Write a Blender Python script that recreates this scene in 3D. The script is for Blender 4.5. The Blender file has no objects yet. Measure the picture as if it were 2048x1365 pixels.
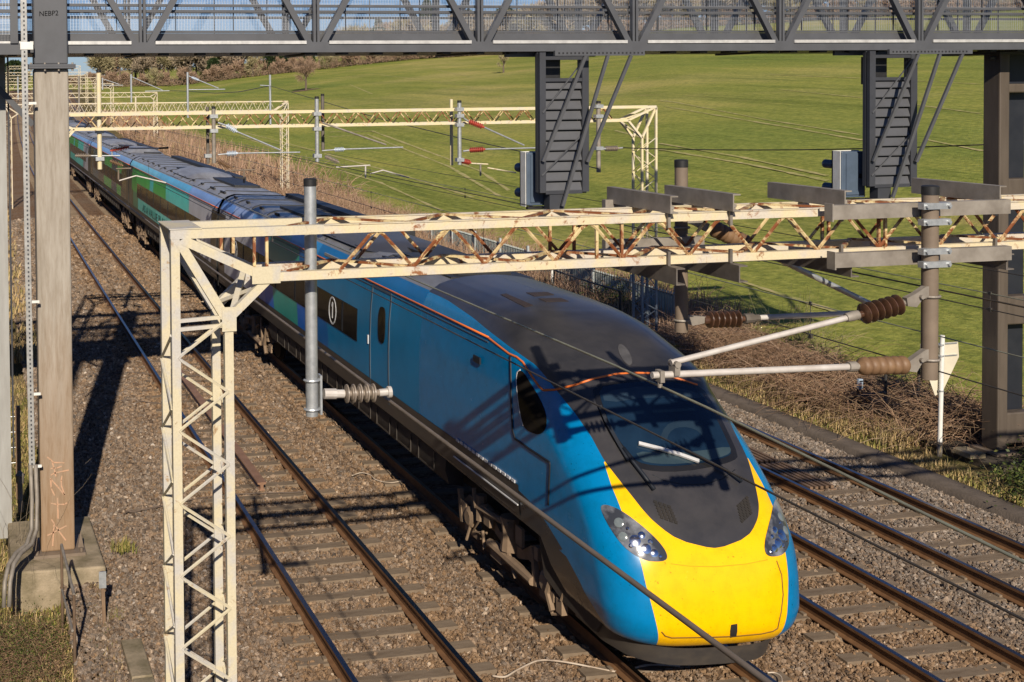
import bpy, math, random
import numpy as np
from math import sin, cos, tan, pi, sqrt, atan2, radians
from mathutils import Vector, Matrix
from mathutils.bvhtree import BVHTree
from mathutils.geometry import delaunay_2d_cdt

random.seed(7)
RNG = np.random.default_rng(11)
SC = bpy.context.scene
COL = SC.collection

# ------------------------------------------------------------------ camera model
FPX, CX, CY = 2487.417, 476.31, 245.845          # focal length and principal point, in 2048 px units
YAW, PITCH, ROLL = 0.2092815, 0.0271515, -0.0101588
CAMX, CAMZ = -0.385933, 7.395173

def rotation():
    cy, sy = cos(YAW), sin(YAW)
    r = Vector((cy, -sy, 0)); fw = Vector((sy, cy, 0)); up = Vector((0, 0, 1))
    fw2 = fw * cos(PITCH) - up * sin(PITCH); up2 = up * cos(PITCH) + fw * sin(PITCH)
    return r * cos(ROLL) + up2 * sin(ROLL), up2 * cos(ROLL) - r * sin(ROLL), fw2
RIGHT, UP, FWD = rotation()
EYE = Vector((CAMX, 0, CAMZ))

def ray(x, y):
    return (RIGHT * ((x - CX) / FPX) - UP * ((y - CY) / FPX) + FWD)
def on_axis(x, y, k, val):
    d = ray(x, y); return EYE + d * ((val - EYE[k]) / d[k])
def atX(x, y, X): return on_axis(x, y, 0, X)
def atY(x, y, Y): return on_axis(x, y, 1, Y)
def atZ(x, y, Z=0.0): return on_axis(x, y, 2, Z)

def proj(P):
    q = Vector(P) - EYE; w = q.dot(FWD); return (CX + FPX * q.dot(RIGHT) / w, CY - FPX * q.dot(UP) / w)
def dev(Y): return (Y - 25) ** 2 / 13000 if Y > 25 else 0.0      # the line curves to the right ...
def zr(Y): return (min(Y, 335) - 100) ** 2 / 7000 if Y > 100 else 0.0      # ... and climbs far away
def warp(v): return (v[0] + dev(v[1]), v[1], v[2] + zr(v[1]))

TRACK_X = (4.905, 8.431, 11.935, 15.126)
BED = -0.22                                        # ballast level, rail head is 0

# ------------------------------------------------------------------ objects
ORIG = {}
def link(o, origin):
    COL.objects.link(o); ORIG[o.name] = Vector(origin); return o
def tag(o, label=None, cat=None, group=None, kind=None):
    if label: o["label"] = label
    if cat: o["category"] = cat
    if group: o["group"] = group
    if kind: o["kind"] = kind
    return o
def thing(name, label, cat, loc, group=None):
    o = bpy.data.objects.new(name, None); o.empty_display_size = 0.3
    o.location = loc; link(o, loc)
    return tag(o, label, cat, group)

class MB:
    """collects faces and links them as ONE mesh object"""
    def __init__(s): s.v = []; s.f = []; s.m = []
    def add(s, vs, fs, mi=0):
        n = len(s.v); s.v += [tuple(a) for a in vs]
        for f in fs: s.f.append(tuple(i + n for i in f)); s.m.append(mi)
        return s
    def box(s, x0, x1, y0, y1, z0, z1, mi=0):
        vs = [(x, y, z) for z in (z0, z1) for y in (y0, y1) for x in (x0, x1)]
        return s.add(vs, [(0, 2, 3, 1), (4, 5, 7, 6), (0, 1, 5, 4), (2, 6, 7, 3), (0, 4, 6, 2), (1, 3, 7, 5)], mi)
    def beam(s, a, b, w, h, up=(0, 0, 1), mi=0):
        a = Vector(a); b = Vector(b); d = (b - a).normalized(); up = Vector(up)
        if abs(d.dot(up)) > .98: up = Vector((0, 1, 0))
        x = d.cross(up).normalized(); z = x.cross(d)
        vs = [p + x * (i * w / 2) + z * (j * h / 2) for p in (a, b) for (i, j) in ((-1, -1), (1, -1), (1, 1), (-1, 1))]
        return s.add(vs, [(3, 2, 1, 0), (4, 5, 6, 7), (0, 1, 5, 4), (1, 2, 6, 5), (2, 3, 7, 6), (3, 0, 4, 7)], mi)
    def lathe(s, a, b, prof, n=12, mi=0, cap=True):
        a = Vector(a); b = Vector(b); L = (b - a); d = L.normalized()
        x = d.orthogonal().normalized(); y = d.cross(x)
        vs = []; fs = []
        for (t, r) in prof:
            c = a + L * t
            vs += [c + (x * cos(2 * pi * k / n) + y * sin(2 * pi * k / n)) * r for k in range(n)]
        for i in range(len(prof) - 1):
            for k in range(n):
                k2 = (k + 1) % n
                fs.append((i * n + k, i * n + k2, (i + 1) * n + k2, (i + 1) * n + k))
        if cap:
            fs.append(tuple(range(n - 1, -1, -1))); m = (len(prof) - 1) * n
            fs.append(tuple(range(m, m + n)))
        return s.add(vs, fs, mi)
    def tube(s, pts, r, n=8, mi=0):
        pts = [Vector(p) for p in pts]
        if len(pts) == 2: return s.lathe(pts[0], pts[1], [(0, r), (1, r)], n, mi)
        vs = []; fs = []; x = None
        for i, p in enumerate(pts):
            d = (pts[min(i + 1, len(pts) - 1)] - pts[max(i - 1, 0)]).normalized()
            if x is None: x = d.orthogonal().normalized()
            else: x = (x - d * x.dot(d)).normalized()
            y = d.cross(x)
            vs += [p + (x * cos(2 * pi * k / n) + y * sin(2 * pi * k / n)) * r for k in range(n)]
        for i in range(len(pts) - 1):
            for k in range(n):
                k2 = (k + 1) % n
                fs.append((i * n + k, i * n + k2, (i + 1) * n + k2, (i + 1) * n + k))
        fs.append(tuple(range(n - 1, -1, -1))); m = (len(pts) - 1) * n
        fs.append(tuple(range(m, m + n)))
        return s.add(vs, fs, mi)
    def prism(s, poly, vec, mi=0):
        vec = Vector(vec); n = len(poly); P = [Vector(p) for p in poly]
        vs = P + [p + vec for p in P]
        fs = [tuple(range(n - 1, -1, -1)), tuple(range(n, 2 * n))]
        fs += [(k, (k + 1) % n, n + (k + 1) % n, n + k) for k in range(n)]
        return s.add(vs, fs, mi)
    def loft(s, rings, mi=0, close=False, caps=False):
        n = len(rings[0]); vs = [p for r in rings for p in r]; fs = []
        for i in range(len(rings) - 1):
            for k in range(n if close else n - 1):
                k2 = (k + 1) % n
                fs.append((i * n + k, i * n + k2, (i + 1) * n + k2, (i + 1) * n + k))
        if caps:
            fs.append(tuple(range(n - 1, -1, -1))); m = (len(rings) - 1) * n
            fs.append(tuple(range(m, m + n)))
        return s.add(vs, fs, mi)
    def build(s, name, mats, parent=None, smooth=False, wrp=None, base=None):
        v = [wrp(p) for p in s.v] if wrp else s.v
        if parent is not None: org = ORIG[parent.name]
        elif base is not None: org = Vector(base)
        else:
            a = np.array(v); org = Vector(((a[:, 0].min() + a[:, 0].max()) / 2, (a[:, 1].min() + a[:, 1].max()) / 2, a[:, 2].min()))
        me = bpy.data.meshes.new(name)
        me.from_pydata([(p[0] - org[0], p[1] - org[1], p[2] - org[2]) for p in v], [], s.f)
        if not isinstance(mats, (list, tuple)): mats = [mats]
        for m in mats: me.materials.append(m)
        if len(mats) > 1: me.polygons.foreach_set("material_index", s.m)
        if smooth:
            me.polygons.foreach_set("use_smooth", [True] * len(me.polygons))
            if smooth is not True: me.set_sharp_from_angle(angle=radians(smooth))
        me.update()
        o = bpy.data.objects.new(name, me); link(o, org)
        if parent is not None: o.parent = parent
        else: o.location = org
        return o

def np_mesh(name, V, F, mat, parent=None, base=(0, 0, 0), smooth=False):
    """big triangle meshes straight from arrays (all faces with the same corner count)"""
    me = bpy.data.meshes.new(name); V = np.asarray(V, np.float32) - np.asarray(base, np.float32); F = np.asarray(F, np.int32)
    k = F.shape[1]
    me.vertices.add(len(V)); me.vertices.foreach_set("co", V.ravel())
    me.loops.add(F.size); me.loops.foreach_set("vertex_index", F.ravel())
    me.polygons.add(len(F)); me.polygons.foreach_set("loop_start", np.arange(0, F.size, k, dtype=np.int32))
    if smooth: me.polygons.foreach_set("use_smooth", np.ones(len(F), bool))
    me.materials.append(mat); me.update(calc_edges=True); me.validate()
    o = bpy.data.objects.new(name, me); link(o, base)
    if parent is not None: o.parent = parent
    else: o.location = base
    return o

# ------------------------------------------------------------------ materials
def nodes(name):
    m = bpy.data.materials.new(name); m.use_nodes = True
    nt = m.node_tree; b = nt.nodes["Principled BSDF"]
    return m, nt, b
def N(nt, t, **kw):
    n = nt.nodes.new(t)
    for k, v in kw.items(): setattr(n, k, v)
    return n
def noise(nt, scale, detail=4, rough=.6, vec=None, dist=0):
    n = N(nt, "ShaderNodeTexNoise"); n.inputs["Scale"].default_value = scale; n.inputs["Detail"].default_value = detail
    n.inputs["Roughness"].default_value = rough; n.inputs["Distortion"].default_value = dist
    if vec: nt.links.new(vec, n.inputs["Vector"])
    return n.outputs["Fac"]
def ramp(nt, fac, stops):
    r = N(nt, "ShaderNodeValToRGB"); e = r.color_ramp.elements
    while len(e) < len(stops): e.new(.5)
    for i, (p, c) in enumerate(stops):
        e[i].position = p; e[i].color = (*c, 1) if len(c) == 3 else c
    nt.links.new(fac, r.inputs["Fac"]); return r.outputs["Color"]
def mixc(nt, fac, a, b):
    n = N(nt, "ShaderNodeMix", data_type='RGBA')
    for v, i in ((fac, 0), (a, 6), (b, 7)):
        if hasattr(v, "links"): nt.links.new(v, n.inputs[i])
        else: n.inputs[i].default_value = v if i == 0 else (*v, 1)
    return n.outputs[2]
def math_(nt, op, a, b=None, c=None):
    n = N(nt, "ShaderNodeMath", operation=op)
    for i, v in enumerate((a, b, c)):
        if v is None: continue
        if hasattr(v, "links"): nt.links.new(v, n.inputs[i])
        else: n.inputs[i].default_value = v
    return n.outputs[0]
def coords(nt, kind="Object"):
    return N(nt, "ShaderNodeTexCoord").outputs[kind]
def bump(nt, b, h, strength=.5, dist=.02):
    n = N(nt, "ShaderNodeBump"); n.inputs["Strength"].default_value = strength; n.inputs["Distance"].default_value = dist
    nt.links.new(h, n.inputs["Height"]); nt.links.new(n.outputs["Normal"], b.inputs["Normal"])
def setp(b, rough=.6, metal=0.0, spec=.5, coat=0):
    b.inputs["Roughness"].default_value = rough; b.inputs["Metallic"].default_value = metal
    b.inputs["Specular IOR Level"].default_value = spec
    if coat: b.inputs["Coat Weight"].default_value = coat; b.inputs["Coat Roughness"].default_value = .08

def pm(name, c1, c2=None, scale=4, rough=.6, metal=0.0, spec=.4, bmp=0, bscale=40, bdist=.01, lo=.35, hi=.65, coat=0, stretch=None):
    m, nt, b = nodes(name); setp(b, rough, metal, spec, coat)
    vec = coords(nt)
    if stretch:
        mp = N(nt, "ShaderNodeMapping"); mp.inputs["Scale"].default_value = stretch
        nt.links.new(vec, mp.inputs["Vector"]); vec = mp.outputs["Vector"]
    if c2 is None: c2 = tuple(x * .7 for x in c1)
    nt.links.new(ramp(nt, noise(nt, scale, 6, .62, vec), [(lo, c1), (hi, c2)]), b.inputs["Base Color"])
    if bmp: bump(nt, b, noise(nt, bscale, 5, .6, vec), bmp, bdist)
    return m

def paint_rust(name, paint, worn, rust, amount=.55, scale=6, rough=.6):
    """old flaking paint: paint, pale worn patches and rust blooms with shapes of their own"""
    m, nt, b = nodes(name); setp(b, rough, 0, .35)
    vec = coords(nt)
    c = mixc(nt, ramp(nt, noise(nt, scale * .5, 5, .6, vec, .4), [(.45, (0, 0, 0)), (.6, (1, 1, 1))]), paint, worn)
    f = ramp(nt, noise(nt, scale, 8, .7, vec, .8), [(amount, (0, 0, 0)), (amount + .07, (1, 1, 1))])
    c = mixc(nt, f, c, rust)
    g = ramp(nt, noise(nt, scale * 9, 3, .6, vec), [(.3, (.55, .5, .45)), (.62, (1, 1, 1))])
    n = N(nt, "ShaderNodeMix", data_type='RGBA', blend_type='MULTIPLY'); n.inputs[0].default_value = .22
    nt.links.new(c, n.inputs[6]); nt.links.new(g, n.inputs[7])
    nt.links.new(n.outputs[2], b.inputs["Base Color"])
    bump(nt, b, noise(nt, scale * 8, 4, .6, vec), .4, .004)
    return m

M = {}
M['cream'] = paint_rust('cream_paint', (.62, .53, .34), (.54, .49, .41), (.26, .11, .045), .575)
M['cream_rusty'] = paint_rust('rusty_cream_paint', (.62, .50, .26), (.42, .26, .13), (.20, .065, .022), .46)
M['white_paint'] = paint_rust('chalky_white_paint', (.56, .50, .35), (.47, .45, .41), (.33, .22, .12), .60)
M['yellow_cream'] = paint_rust('yellow_cream_paint', (.66, .57, .35), (.60, .55, .43), (.33, .19, .08), .60)
M['grey_lattice'] = pm('weathered_grey_steel', (.15, .185, .22), (.22, .25, .27), 3, .6)
M['galv'] = pm('galvanised_steel', (.50, .52, .53), (.36, .38, .39), 14, .42, .55, .5)
M['galv_dull'] = pm('dull_galvanised_steel', (.30, .27, .23), (.20, .175, .145), 5, .6, .25)
M['galv_dark'] = pm('dark_galvanised_steel', (.17, .15, .13), (.10, .085, .07), 4, .6, .2)  # darker brown-grey tone of the galvanised steel
M['brown_steel'] = pm('brown_dusty_steel', (.20, .155, .115), (.15, .115, .085), 3, .6, 0, .3)
M['tube_pale'] = pm('pale_grey_tube', (.56, .53, .49), (.44, .40, .36), 6, .5, .15)
M['porc_brown'] = pm('brown_glazed_porcelain', (.055, .028, .016), (.10, .05, .03), 9, .25, 0, .6)
M['porc_dusty'] = pm('dusty_brown_porcelain', (.21, .125, .065), (.15, .085, .045), 9, .55)
M['porc_grey'] = pm('grey_brown_porcelain', (.20, .165, .135), (.28, .23, .18), 9, .4)
M['porc_white'] = pm('pale_blue_porcelain', (.55, .62, .70), (.45, .52, .6), 9, .35)
M['porc_red'] = pm('red_insulator', (.42, .06, .035), (.30, .045, .03), 9, .45)
M['black'] = pm('black_plastic', (.012, .012, .013), (.02, .02, .02), 9, .5)
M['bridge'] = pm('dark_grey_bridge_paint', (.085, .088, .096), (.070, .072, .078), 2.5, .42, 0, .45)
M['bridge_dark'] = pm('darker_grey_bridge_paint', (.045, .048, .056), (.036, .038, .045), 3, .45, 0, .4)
M['bridge_strip'] = pm('pale_metal_strip', (.62, .61, .58), (.45, .44, .42), 8, .4, .3)
def mat_column():
    m, nt, b = nodes('weathering_brown_grey_column'); setp(b, .6, 0, .3)
    vec = coords(nt); mp = N(nt, "ShaderNodeMapping"); mp.inputs["Scale"].default_value = (3, 3, .35); nt.links.new(vec, mp.inputs["Vector"])
    c = ramp(nt, noise(nt, 2.2, 6, .65, mp.outputs["Vector"]), [(.35, (.36, .325, .275)), (.65, (.27, .235, .19))])
    # rust-brown splash staining towards the foot, with a ragged upper limit
    sp = N(nt, "ShaderNodeSeparateXYZ"); nt.links.new(vec, sp.inputs[0])
    h = math_(nt, 'ADD', sp.outputs[2], math_(nt, 'MULTIPLY', noise(nt, 3.5, 6, .7, mp.outputs["Vector"]), 3.2))
    c = mixc(nt, ramp(nt, math_(nt, 'DIVIDE', h, 8.0), [(.25, (1, 1, 1)), (.75, (0, 0, 0))]), c, (.27, .18, .108))
    g = ramp(nt, noise(nt, 7, 7, .7, mp.outputs["Vector"]), [(.30, (.72, .68, .62)), (.55, (1, 1, 1))])
    n = N(nt, "ShaderNodeMix", data_type='RGBA', blend_type='MULTIPLY'); n.inputs[0].default_value = .8
    nt.links.new(c, n.inputs[6]); nt.links.new(g, n.inputs[7]); nt.links.new(n.outputs[2], b.inputs["Base Color"])
    return m
M['column'] = mat_column()
M['steel_col'] = pm('brown_grey_column_paint', (.098, .078, .060), (.074, .058, .044), 2.2, .55, 0, .35, stretch=(3, 3, .4))
M['concrete'] = pm('mossy_concrete', (.34, .275, .19), (.15, .125, .075), 2.4, .9, 0, .2, .6, 30, .02)
M['concrete_dark'] = pm('dark_concrete', (.085, .070, .052), (.05, .042, .032), 4, .9, 0, .2, .6, 30, .02)  # concrete in a darker brown tone
M['graffiti'] = pm('faded_orange_spray_paint', (.50, .29, .18), (.38, .25, .165), 18, .85)
M['white_plastic'] = pm('off_white_plastic', (.72, .72, .68), (.62, .61, .56), 5, .5)
M['blue_grey'] = pm('blue_grey_casing', (.075, .105, .15), (.06, .085, .12), 4, .45)
M['yellow_box'] = pm('yellow_box_paint', (.62, .42, .02), (.5, .34, .02), 6, .5)
M['wood'] = pm('weathered_wood', (.23, .15, .09), (.14, .09, .055), 8, .8, stretch=(4, 4, .5))
M['copper_wire'] = pm('bronze_contact_wire', (.34, .35, .25), (.24, .23, .17), 3, .4, .4)
M['dark_wire'] = pm('dark_stranded_wire', (.075, .065, .055), (.05, .045, .04), 3, .5, .3)
M['feeder'] = pm('grey_brown_feeder_cable', (.20, .16, .125), (.15, .12, .09), 3, .55, .2)
# ------------------------------------------------------------------ ground materials
def mat_ballast():
    m, nt, b = nodes('ballast_gravel'); setp(b, .9, 0, .2)
    vec = coords(nt)
    v = N(nt, "ShaderNodeTexVoronoi"); v.inputs["Scale"].default_value = 16; nt.links.new(vec, v.inputs["Vector"])
    sep = N(nt, "ShaderNodeSeparateColor"); nt.links.new(v.outputs["Color"], sep.inputs[0])
    c = ramp(nt, sep.outputs[0], [(0, (.10, .066, .042)), (.5, (.19, .13, .085)), (1, (.29, .215, .15))])
    big = ramp(nt, noise(nt, .5, 5, .6, vec), [(.35, (1, 1, 1)), (.65, (.9, .72, .56))])
    n = N(nt, "ShaderNodeMix", data_type='RGBA', blend_type='MULTIPLY'); n.inputs[0].default_value = 1
    nt.links.new(c, n.inputs[6]); nt.links.new(big, n.inputs[7])
    nt.links.new(n.outputs[2], b.inputs["Base Color"])
    d = N(nt, "ShaderNodeTexVoronoi"); d.inputs["Scale"].default_value = 16; nt.links.new(vec, d.inputs["Vector"])
    bump(nt, b, math_(nt, 'SUBTRACT', 1.0, d.outputs["Distance"]), .9, .05)
    return m
M['ballast'] = mat_ballast()

def mat_stone():
    m, nt, b = nodes('ballast_stone'); setp(b, .85, 0, .25)
    at = N(nt, "ShaderNodeAttribute", attribute_type='INSTANCER', attribute_name='tone')
    at2 = N(nt, "ShaderNodeAttribute", attribute_type='INSTANCER', attribute_name='grey')
    warm = ramp(nt, at.outputs["Fac"], [(0, (.095, .056, .030)), (.45, (.235, .148, .082)), (.85, (.36, .24, .145)), (1, (.52, .40, .28))])
    cool = ramp(nt, at.outputs["Fac"], [(0, (.085, .072, .061)), (.45, (.20, .167, .137)), (.85, (.34, .288, .238)), (1, (.53, .46, .39))])
    nt.links.new(mixc(nt, at2.outputs["Fac"], warm, cool), b.inputs["Base Color"])
    bump(nt, b, noise(nt, 3, 4, .6, coords(nt)), .4, .3)
    return m
M['stone'] = mat_stone()

def mat_field():
    m, nt, b = nodes('young_wheat_field'); setp(b, .9, 0, .1)
    vec = coords(nt)
    c = ramp(nt, noise(nt, .02, 6, .6, vec), [(.33, (.215, .265, .055)), (.5, (.30, .315, .07)), (.66, (.42, .375, .13))])
    f = ramp(nt, noise(nt, 2.2, 8, .75, vec), [(.38, (.55, .60, .5)), (.64, (1.15, 1.1, 1.05))])
    n = N(nt, "ShaderNodeMix", data_type='RGBA', blend_type='MULTIPLY'); n.inputs[0].default_value = 1
    nt.links.new(c, n.inputs[6]); nt.links.new(f, n.inputs[7])
    # thin rows of bare soil and pale straw between the drills, in drifting streaks
    mp = N(nt, "ShaderNodeMapping"); mp.inputs["Rotation"].default_value = (0, 0, radians(-32)); mp.inputs["Scale"].default_value = (.10, .007, .1)
    nt.links.new(vec, mp.inputs["Vector"])
    st = ramp(nt, noise(nt, 2.5, 7, .65, mp.outputs["Vector"], .5), [(.60, (0, 0, 0)), (.72, (1, 1, 1))])
    pat = ramp(nt, noise(nt, .25, 6, .7, vec), [(.48, (0, 0, 0)), (.62, (1, 1, 1))])
    fac = math_(nt, 'MULTIPLY', math_(nt, 'MULTIPLY', st, pat), .8)
    nt.links.new(mixc(nt, fac, n.outputs[2], (.34, .25, .11)), b.inputs["Base Color"])
    # crop rows: fine uneven stripes along the drilling direction
    mp2 = N(nt, "ShaderNodeMapping"); mp2.inputs["Rotation"].default_value = (0, 0, radians(-32)); mp2.inputs["Scale"].default_value = (1.0, .06, 1)
    nt.links.new(vec, mp2.inputs["Vector"])
    rows = ramp(nt, math_(nt, 'ADD', math_(nt, 'MULTIPLY', noise(nt, 2.6, 9, .85, mp2.outputs["Vector"]), .55), math_(nt, 'MULTIPLY', noise(nt, .22, 6, .7, mp2.outputs["Vector"]), .45)), [(.38, (.50, .58, .48)), (.5, (1, 1, 1)), (.62, (1.35, 1.18, 1.25))])
    src = b.inputs["Base Color"].links[0].from_socket
    n2 = N(nt, "ShaderNodeMix", data_type='RGBA', blend_type='MULTIPLY'); n2.inputs[0].default_value = 1
    nt.links.new(src, n2.inputs[6]); nt.links.new(rows, n2.inputs[7]); nt.links.new(n2.outputs[2], b.inputs["Base Color"])
    bump(nt, b, noise(nt, 5, 6, .7, vec), .8, .12)
    return m
M['field'] = mat_field()
M['soil_track'] = pm('bare_soil_wheel_track', (.44, .37, .17), (.29, .29, .085), 1.3, .95, 0, .1, .5, 10, .05, .42, .6)
M['verge'] = pm('dry_verge_soil', (.17, .12, .06), (.12, .11, .035), 1.2, .95, 0, .1, .8, 14, .05)
M['verge_left'] = pm('mossy_verge_soil', (.20, .15, .08), (.10, .095, .03), 1.0, .95, 0, .1, .8, 14, .05)
M['path'] = pm('grey_brown_path', (.155, .125, .10), (.105, .085, .068), 2.5, .9, 0, .2, .6, 20, .02)

# ------------------------------------------------------------------ terrain
HEDGE = [(-400, 176, 560), (150, 176, 560), (342, 174, 520), (513, 154, 500), (700, 133, 470), (821, 120, 450), (992, 109, 420),
         (1180, 82, 400), (1348, 57, 385), (1600, 42, 370), (1885, 27, 355), (2300, 5, 345), (3000, -10, 340)]
def bearing(x): return YAW + math.atan((x - CX) / FPX)
HB = []
for (x, y, D) in HEDGE:
    d = ray(x, y); k = D / sqrt(d.x ** 2 + d.y ** 2); p = EYE + d * k
    HB.append((atan2(p.x - CAMX, p.y), D, p.z))
HB.sort()
hb_b = [h[0] for h in HB]; hb_d = [h[1] for h in HB]; hb_z = [h[2] for h in HB]
def fence_x(Y): return 20.6 + dev(Y)
def field_z(X, Y):
    b = atan2(X - CAMX, Y); d = sqrt((X - CAMX) ** 2 + Y * Y)
    dh = float(np.interp(b, hb_b, hb_d)); zh = float(np.interp(b, hb_b, hb_z))
    bb = max(b, radians(3)); df = 21.0 / sin(bb) if bb < pi / 2 else 21.0
    df = min(df, dh - 80)
    t = (d - df) / (dh - df); z0 = -.25
    if t <= 0: return z0
    if t < 1: return z0 + (zh - z0) * (t ** 1.12)
    return zh + min(d - dh, 250) * .05
def ground_z(X, Y):
    rail = BED + zr(Y)
    fx = fence_x(Y)
    if X <= fx: return rail
    t = min(1.0, (X - fx) / 30.0); t = t * t * (3 - 2 * t)
    return rail * (1 - t) + max(field_z(X, Y), -.3) * t if Y > 95 else (1 - t) * -.3 + field_z(X, Y) * t

def grid_strip(name, mat, xs_of, Ys, z_of, kind='structure'):
    mb = MB(); rings = []
    for Y in Ys: rings.append([(x, Y, z_of(x, Y)) for x in xs_of(Y)])
    mb.loft([[p for p in r] for r in rings])
    mb.f = [tuple(reversed(f)) for f in mb.f]
    o = mb.build(name, mat, smooth=True, base=(0, 0, 0)); o["kind"] = kind
    return o
Ynear = [-30 + 2 * i for i in range(75)] + [120 + 6 * i for i in range(80)]
def bed_profile(Y):
    d = dev(Y)
    return [x + d for x in (1.2, 1.7, 2.3, 4, 6.7, 9, 10.2, 13.5, 16.4, 17.0, 17.35)]
BZ = dict(zip((1.2, 1.7, 2.3, 4, 6.7, 9, 10.2, 13.5, 16.4, 17.0, 17.35), (-.42, -.36, -.25, -.235, -.27, -.235, -.255, -.235, -.245, -.32, -.36)))
grid_strip('ballast_bed', M['ballast'], bed_profile, Ynear, lambda x, Y: BZ[round(x - dev(Y), 2)] + zr(Y))
grid_strip('path', M['path'], lambda Y: [x + dev(Y) for x in (17.33, 17.36, 17.84, 17.87)], Ynear,
           lambda x, Y: (-.22 if 17.34 < x - dev(Y) < 17.86 else -.4) + zr(Y))
grid_strip('verge', M['verge'], lambda Y: [x + dev(Y) for x in (17.85, 18.4, 19.2, 20.2, 21.2, 23.2)], Ynear,
           lambda x, Y: {17.85: -.28, 18.4: -.2, 19.2: -.26, 20.2: -.3, 21.2: -.28, 23.2: -.34}[round(x - dev(Y), 2)] + zr(Y) + .06 * sin(Y * 1.7 + x * 3))
grid_strip('left_verge', M['verge_left'], lambda Y: [x + dev(Y) for x in (-60, -25, -10, -4, -1.5, 0, .7, 1.3)], Ynear,
           lambda x, Y: {-60: 4, -25: 2.2, -10: .2, -4: -.4, -1.5: -.75, 0: -.8, .7: -.76, 1.3: -.46}[round(x - dev(Y), 2)] + zr(Y) * .9 + .03 * sin(Y * .55 + x * 2))

# the big sheet out to the horizon: polar grid about the bridge foot
def field_sheet():
    bs = [radians(-80 + i * 2) for i in range(38)] + [radians(-4 + i * .75) for i in range(110)] + [radians(79 + 4 * i) for i in range(10)]
    ds = [21.2 * 1.0] + [24, 28, 33, 39, 46, 55, 65, 77, 90, 105, 122, 141, 162, 185, 210, 236, 262, 288, 314, 338, 360, 384, 410, 440, 475, 515, 560, 620, 700, 820, 1000, 1400, 2200, 4000]
    mb = MB(); rings = []
    for b in bs:
        ring = []
        for d in ds:
            X = CAMX + d * sin(b); Y = d * cos(b)
            lim = fence_x(Y) + .4
            if X < lim:
                z = (zr(min(Y, 420)) * .9 - 1.2) if d < 600 else 14 + (d - 600) * .012
                if X > 1 and d < 600: z -= .4
                if X < -30: z += min(6, (-30 - X) * .08)
            else:
                z = ground_z(X, Y) if d < 1100 else ground_z(CAMX + 1100 * sin(b), 1100 * cos(b)) - (d - 1100) * .01
                z -= .03
            ring.append((X, Y, z))
        rings.append(ring)
    mb.loft(rings)
    o = mb.build('field', M['field'], smooth=True, base=(0, 0, 0)); o["kind"] = 'structure'
    bv = BVHTree.FromPolygons([Vector(p) for p in mb.v], mb.f)
    return o, bv
FIELD, BV_FIELD = field_sheet()
def on_field(x, y):
    d = ray(x, y).normalized()
    h = BV_FIELD.ray_cast(EYE, d, 5000)
    return h[0]
def drop(X, Y):
    h = BV_FIELD.ray_cast(Vector((X, Y, 400)), Vector((0, 0, -1)), 1000)
    return h[0].z if h[0] else 0

# pairs of wheel tracks pressed into the young crop
def tramline(pts, w=.36, sep=0.0):
    P = []
    for a, b in zip(pts, pts[1:]):
        n = max(2, int(sqrt((a[0] - b[0]) ** 2 + (a[1] - b[1]) ** 2) / 14))
        for i in range(n):
            t = i / n; h = on_field(a[0] + (b[0] - a[0]) * t, a[1] + (b[1] - a[1]) * t)
            if h: P.append(h)
    return P
def tram_mesh(mb, P, w):
    L = []; R = []
    for i, p in enumerate(P):
        d = (P[min(i + 1, len(P) - 1)] - P[max(i - 1, 0)]); n = Vector((d.y, -d.x, 0)).normalized()
        ww = w * random.uniform(.35, 1.0)
        for s, A in ((-1, L), (1, R)):
            q = p + n * (s * ww / 2); A.append((q.x, q.y, drop(q.x, q.y) + .035))
    if len(L) > 1: mb.loft([L, R])
TR = [[(480, 272), (600, 318), (760, 366), (900, 430)], [(490, 266), (640, 305), (800, 350), (960, 400)], [(660, 265), (745, 263), (958, 342), (1030, 390)], [(655, 275), (735, 270), (900, 335), (1010, 400)],
      [(1320, 202), (1348, 205), (1530, 240), (1734, 273)], [(1330, 214), (1560, 253), (1740, 284)], [(1320, 288), (1480, 315), (1670, 356)], [(1320, 300), (1500, 330), (1670, 366)],
      [(1310, 508), (1375, 529), (1560, 590), (1758, 652)], [(500, 330), (640, 385), (700, 425)], [(1230, 262), (1320, 285)], [(1850, 280), (1980, 306)],
      [(760, 150), (900, 168), (960, 178)], [(1540, 150), (1740, 158), (1975, 170)], [(1560, 180), (1740, 198), (1975, 230)], [(700, 170), (760, 195)], [(870, 140), (960, 158)]]
mb = MB()
for t in TR: tram_mesh(mb, tramline(t), .38)
mb.f = [tuple(f) for f in mb.f]
tag(mb.build('farm_track', M['soil_track'], base=(0, 0, 0)), kind='structure')

# ------------------------------------------------------------------ railway tracks
def mat_rail_side():
    return pm('rusty_rail_side', (.20, .105, .048), (.14, .07, .032), 6, .7, .1, .3)
M['rail_rust'] = mat_rail_side()
M['rail_head'] = pm('polished_rail_head', (.22, .21, .21), (.15, .14, .14), 2, .28, 1.0, .5, stretch=(8, .15, 8))
M['rail_shade'] = pm('dark_worn_rail_edge', (.05, .032, .022), (.035, .022, .015), 6, .5, .3)
M['sleeper'] = pm('dusty_concrete_sleeper', (.225, .172, .12), (.14, .102, .068), 2.0, .9, 0, .2, .5, 40, .008, stretch=(1, 3, 1))
HEAD = [(-.036, 0, 0), (.036, 0, 0), (.036, -.04, 1), (.010, -.06, 1), (.010, -.165, 1), (.07, -.185, 1), (.07, -.2, 1), (-.07, -.2, 1), (-.07, -.185, 1), (-.010, -.165, 1), (-.010, -.06, 1), (-.036, -.04, 1)]
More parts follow.
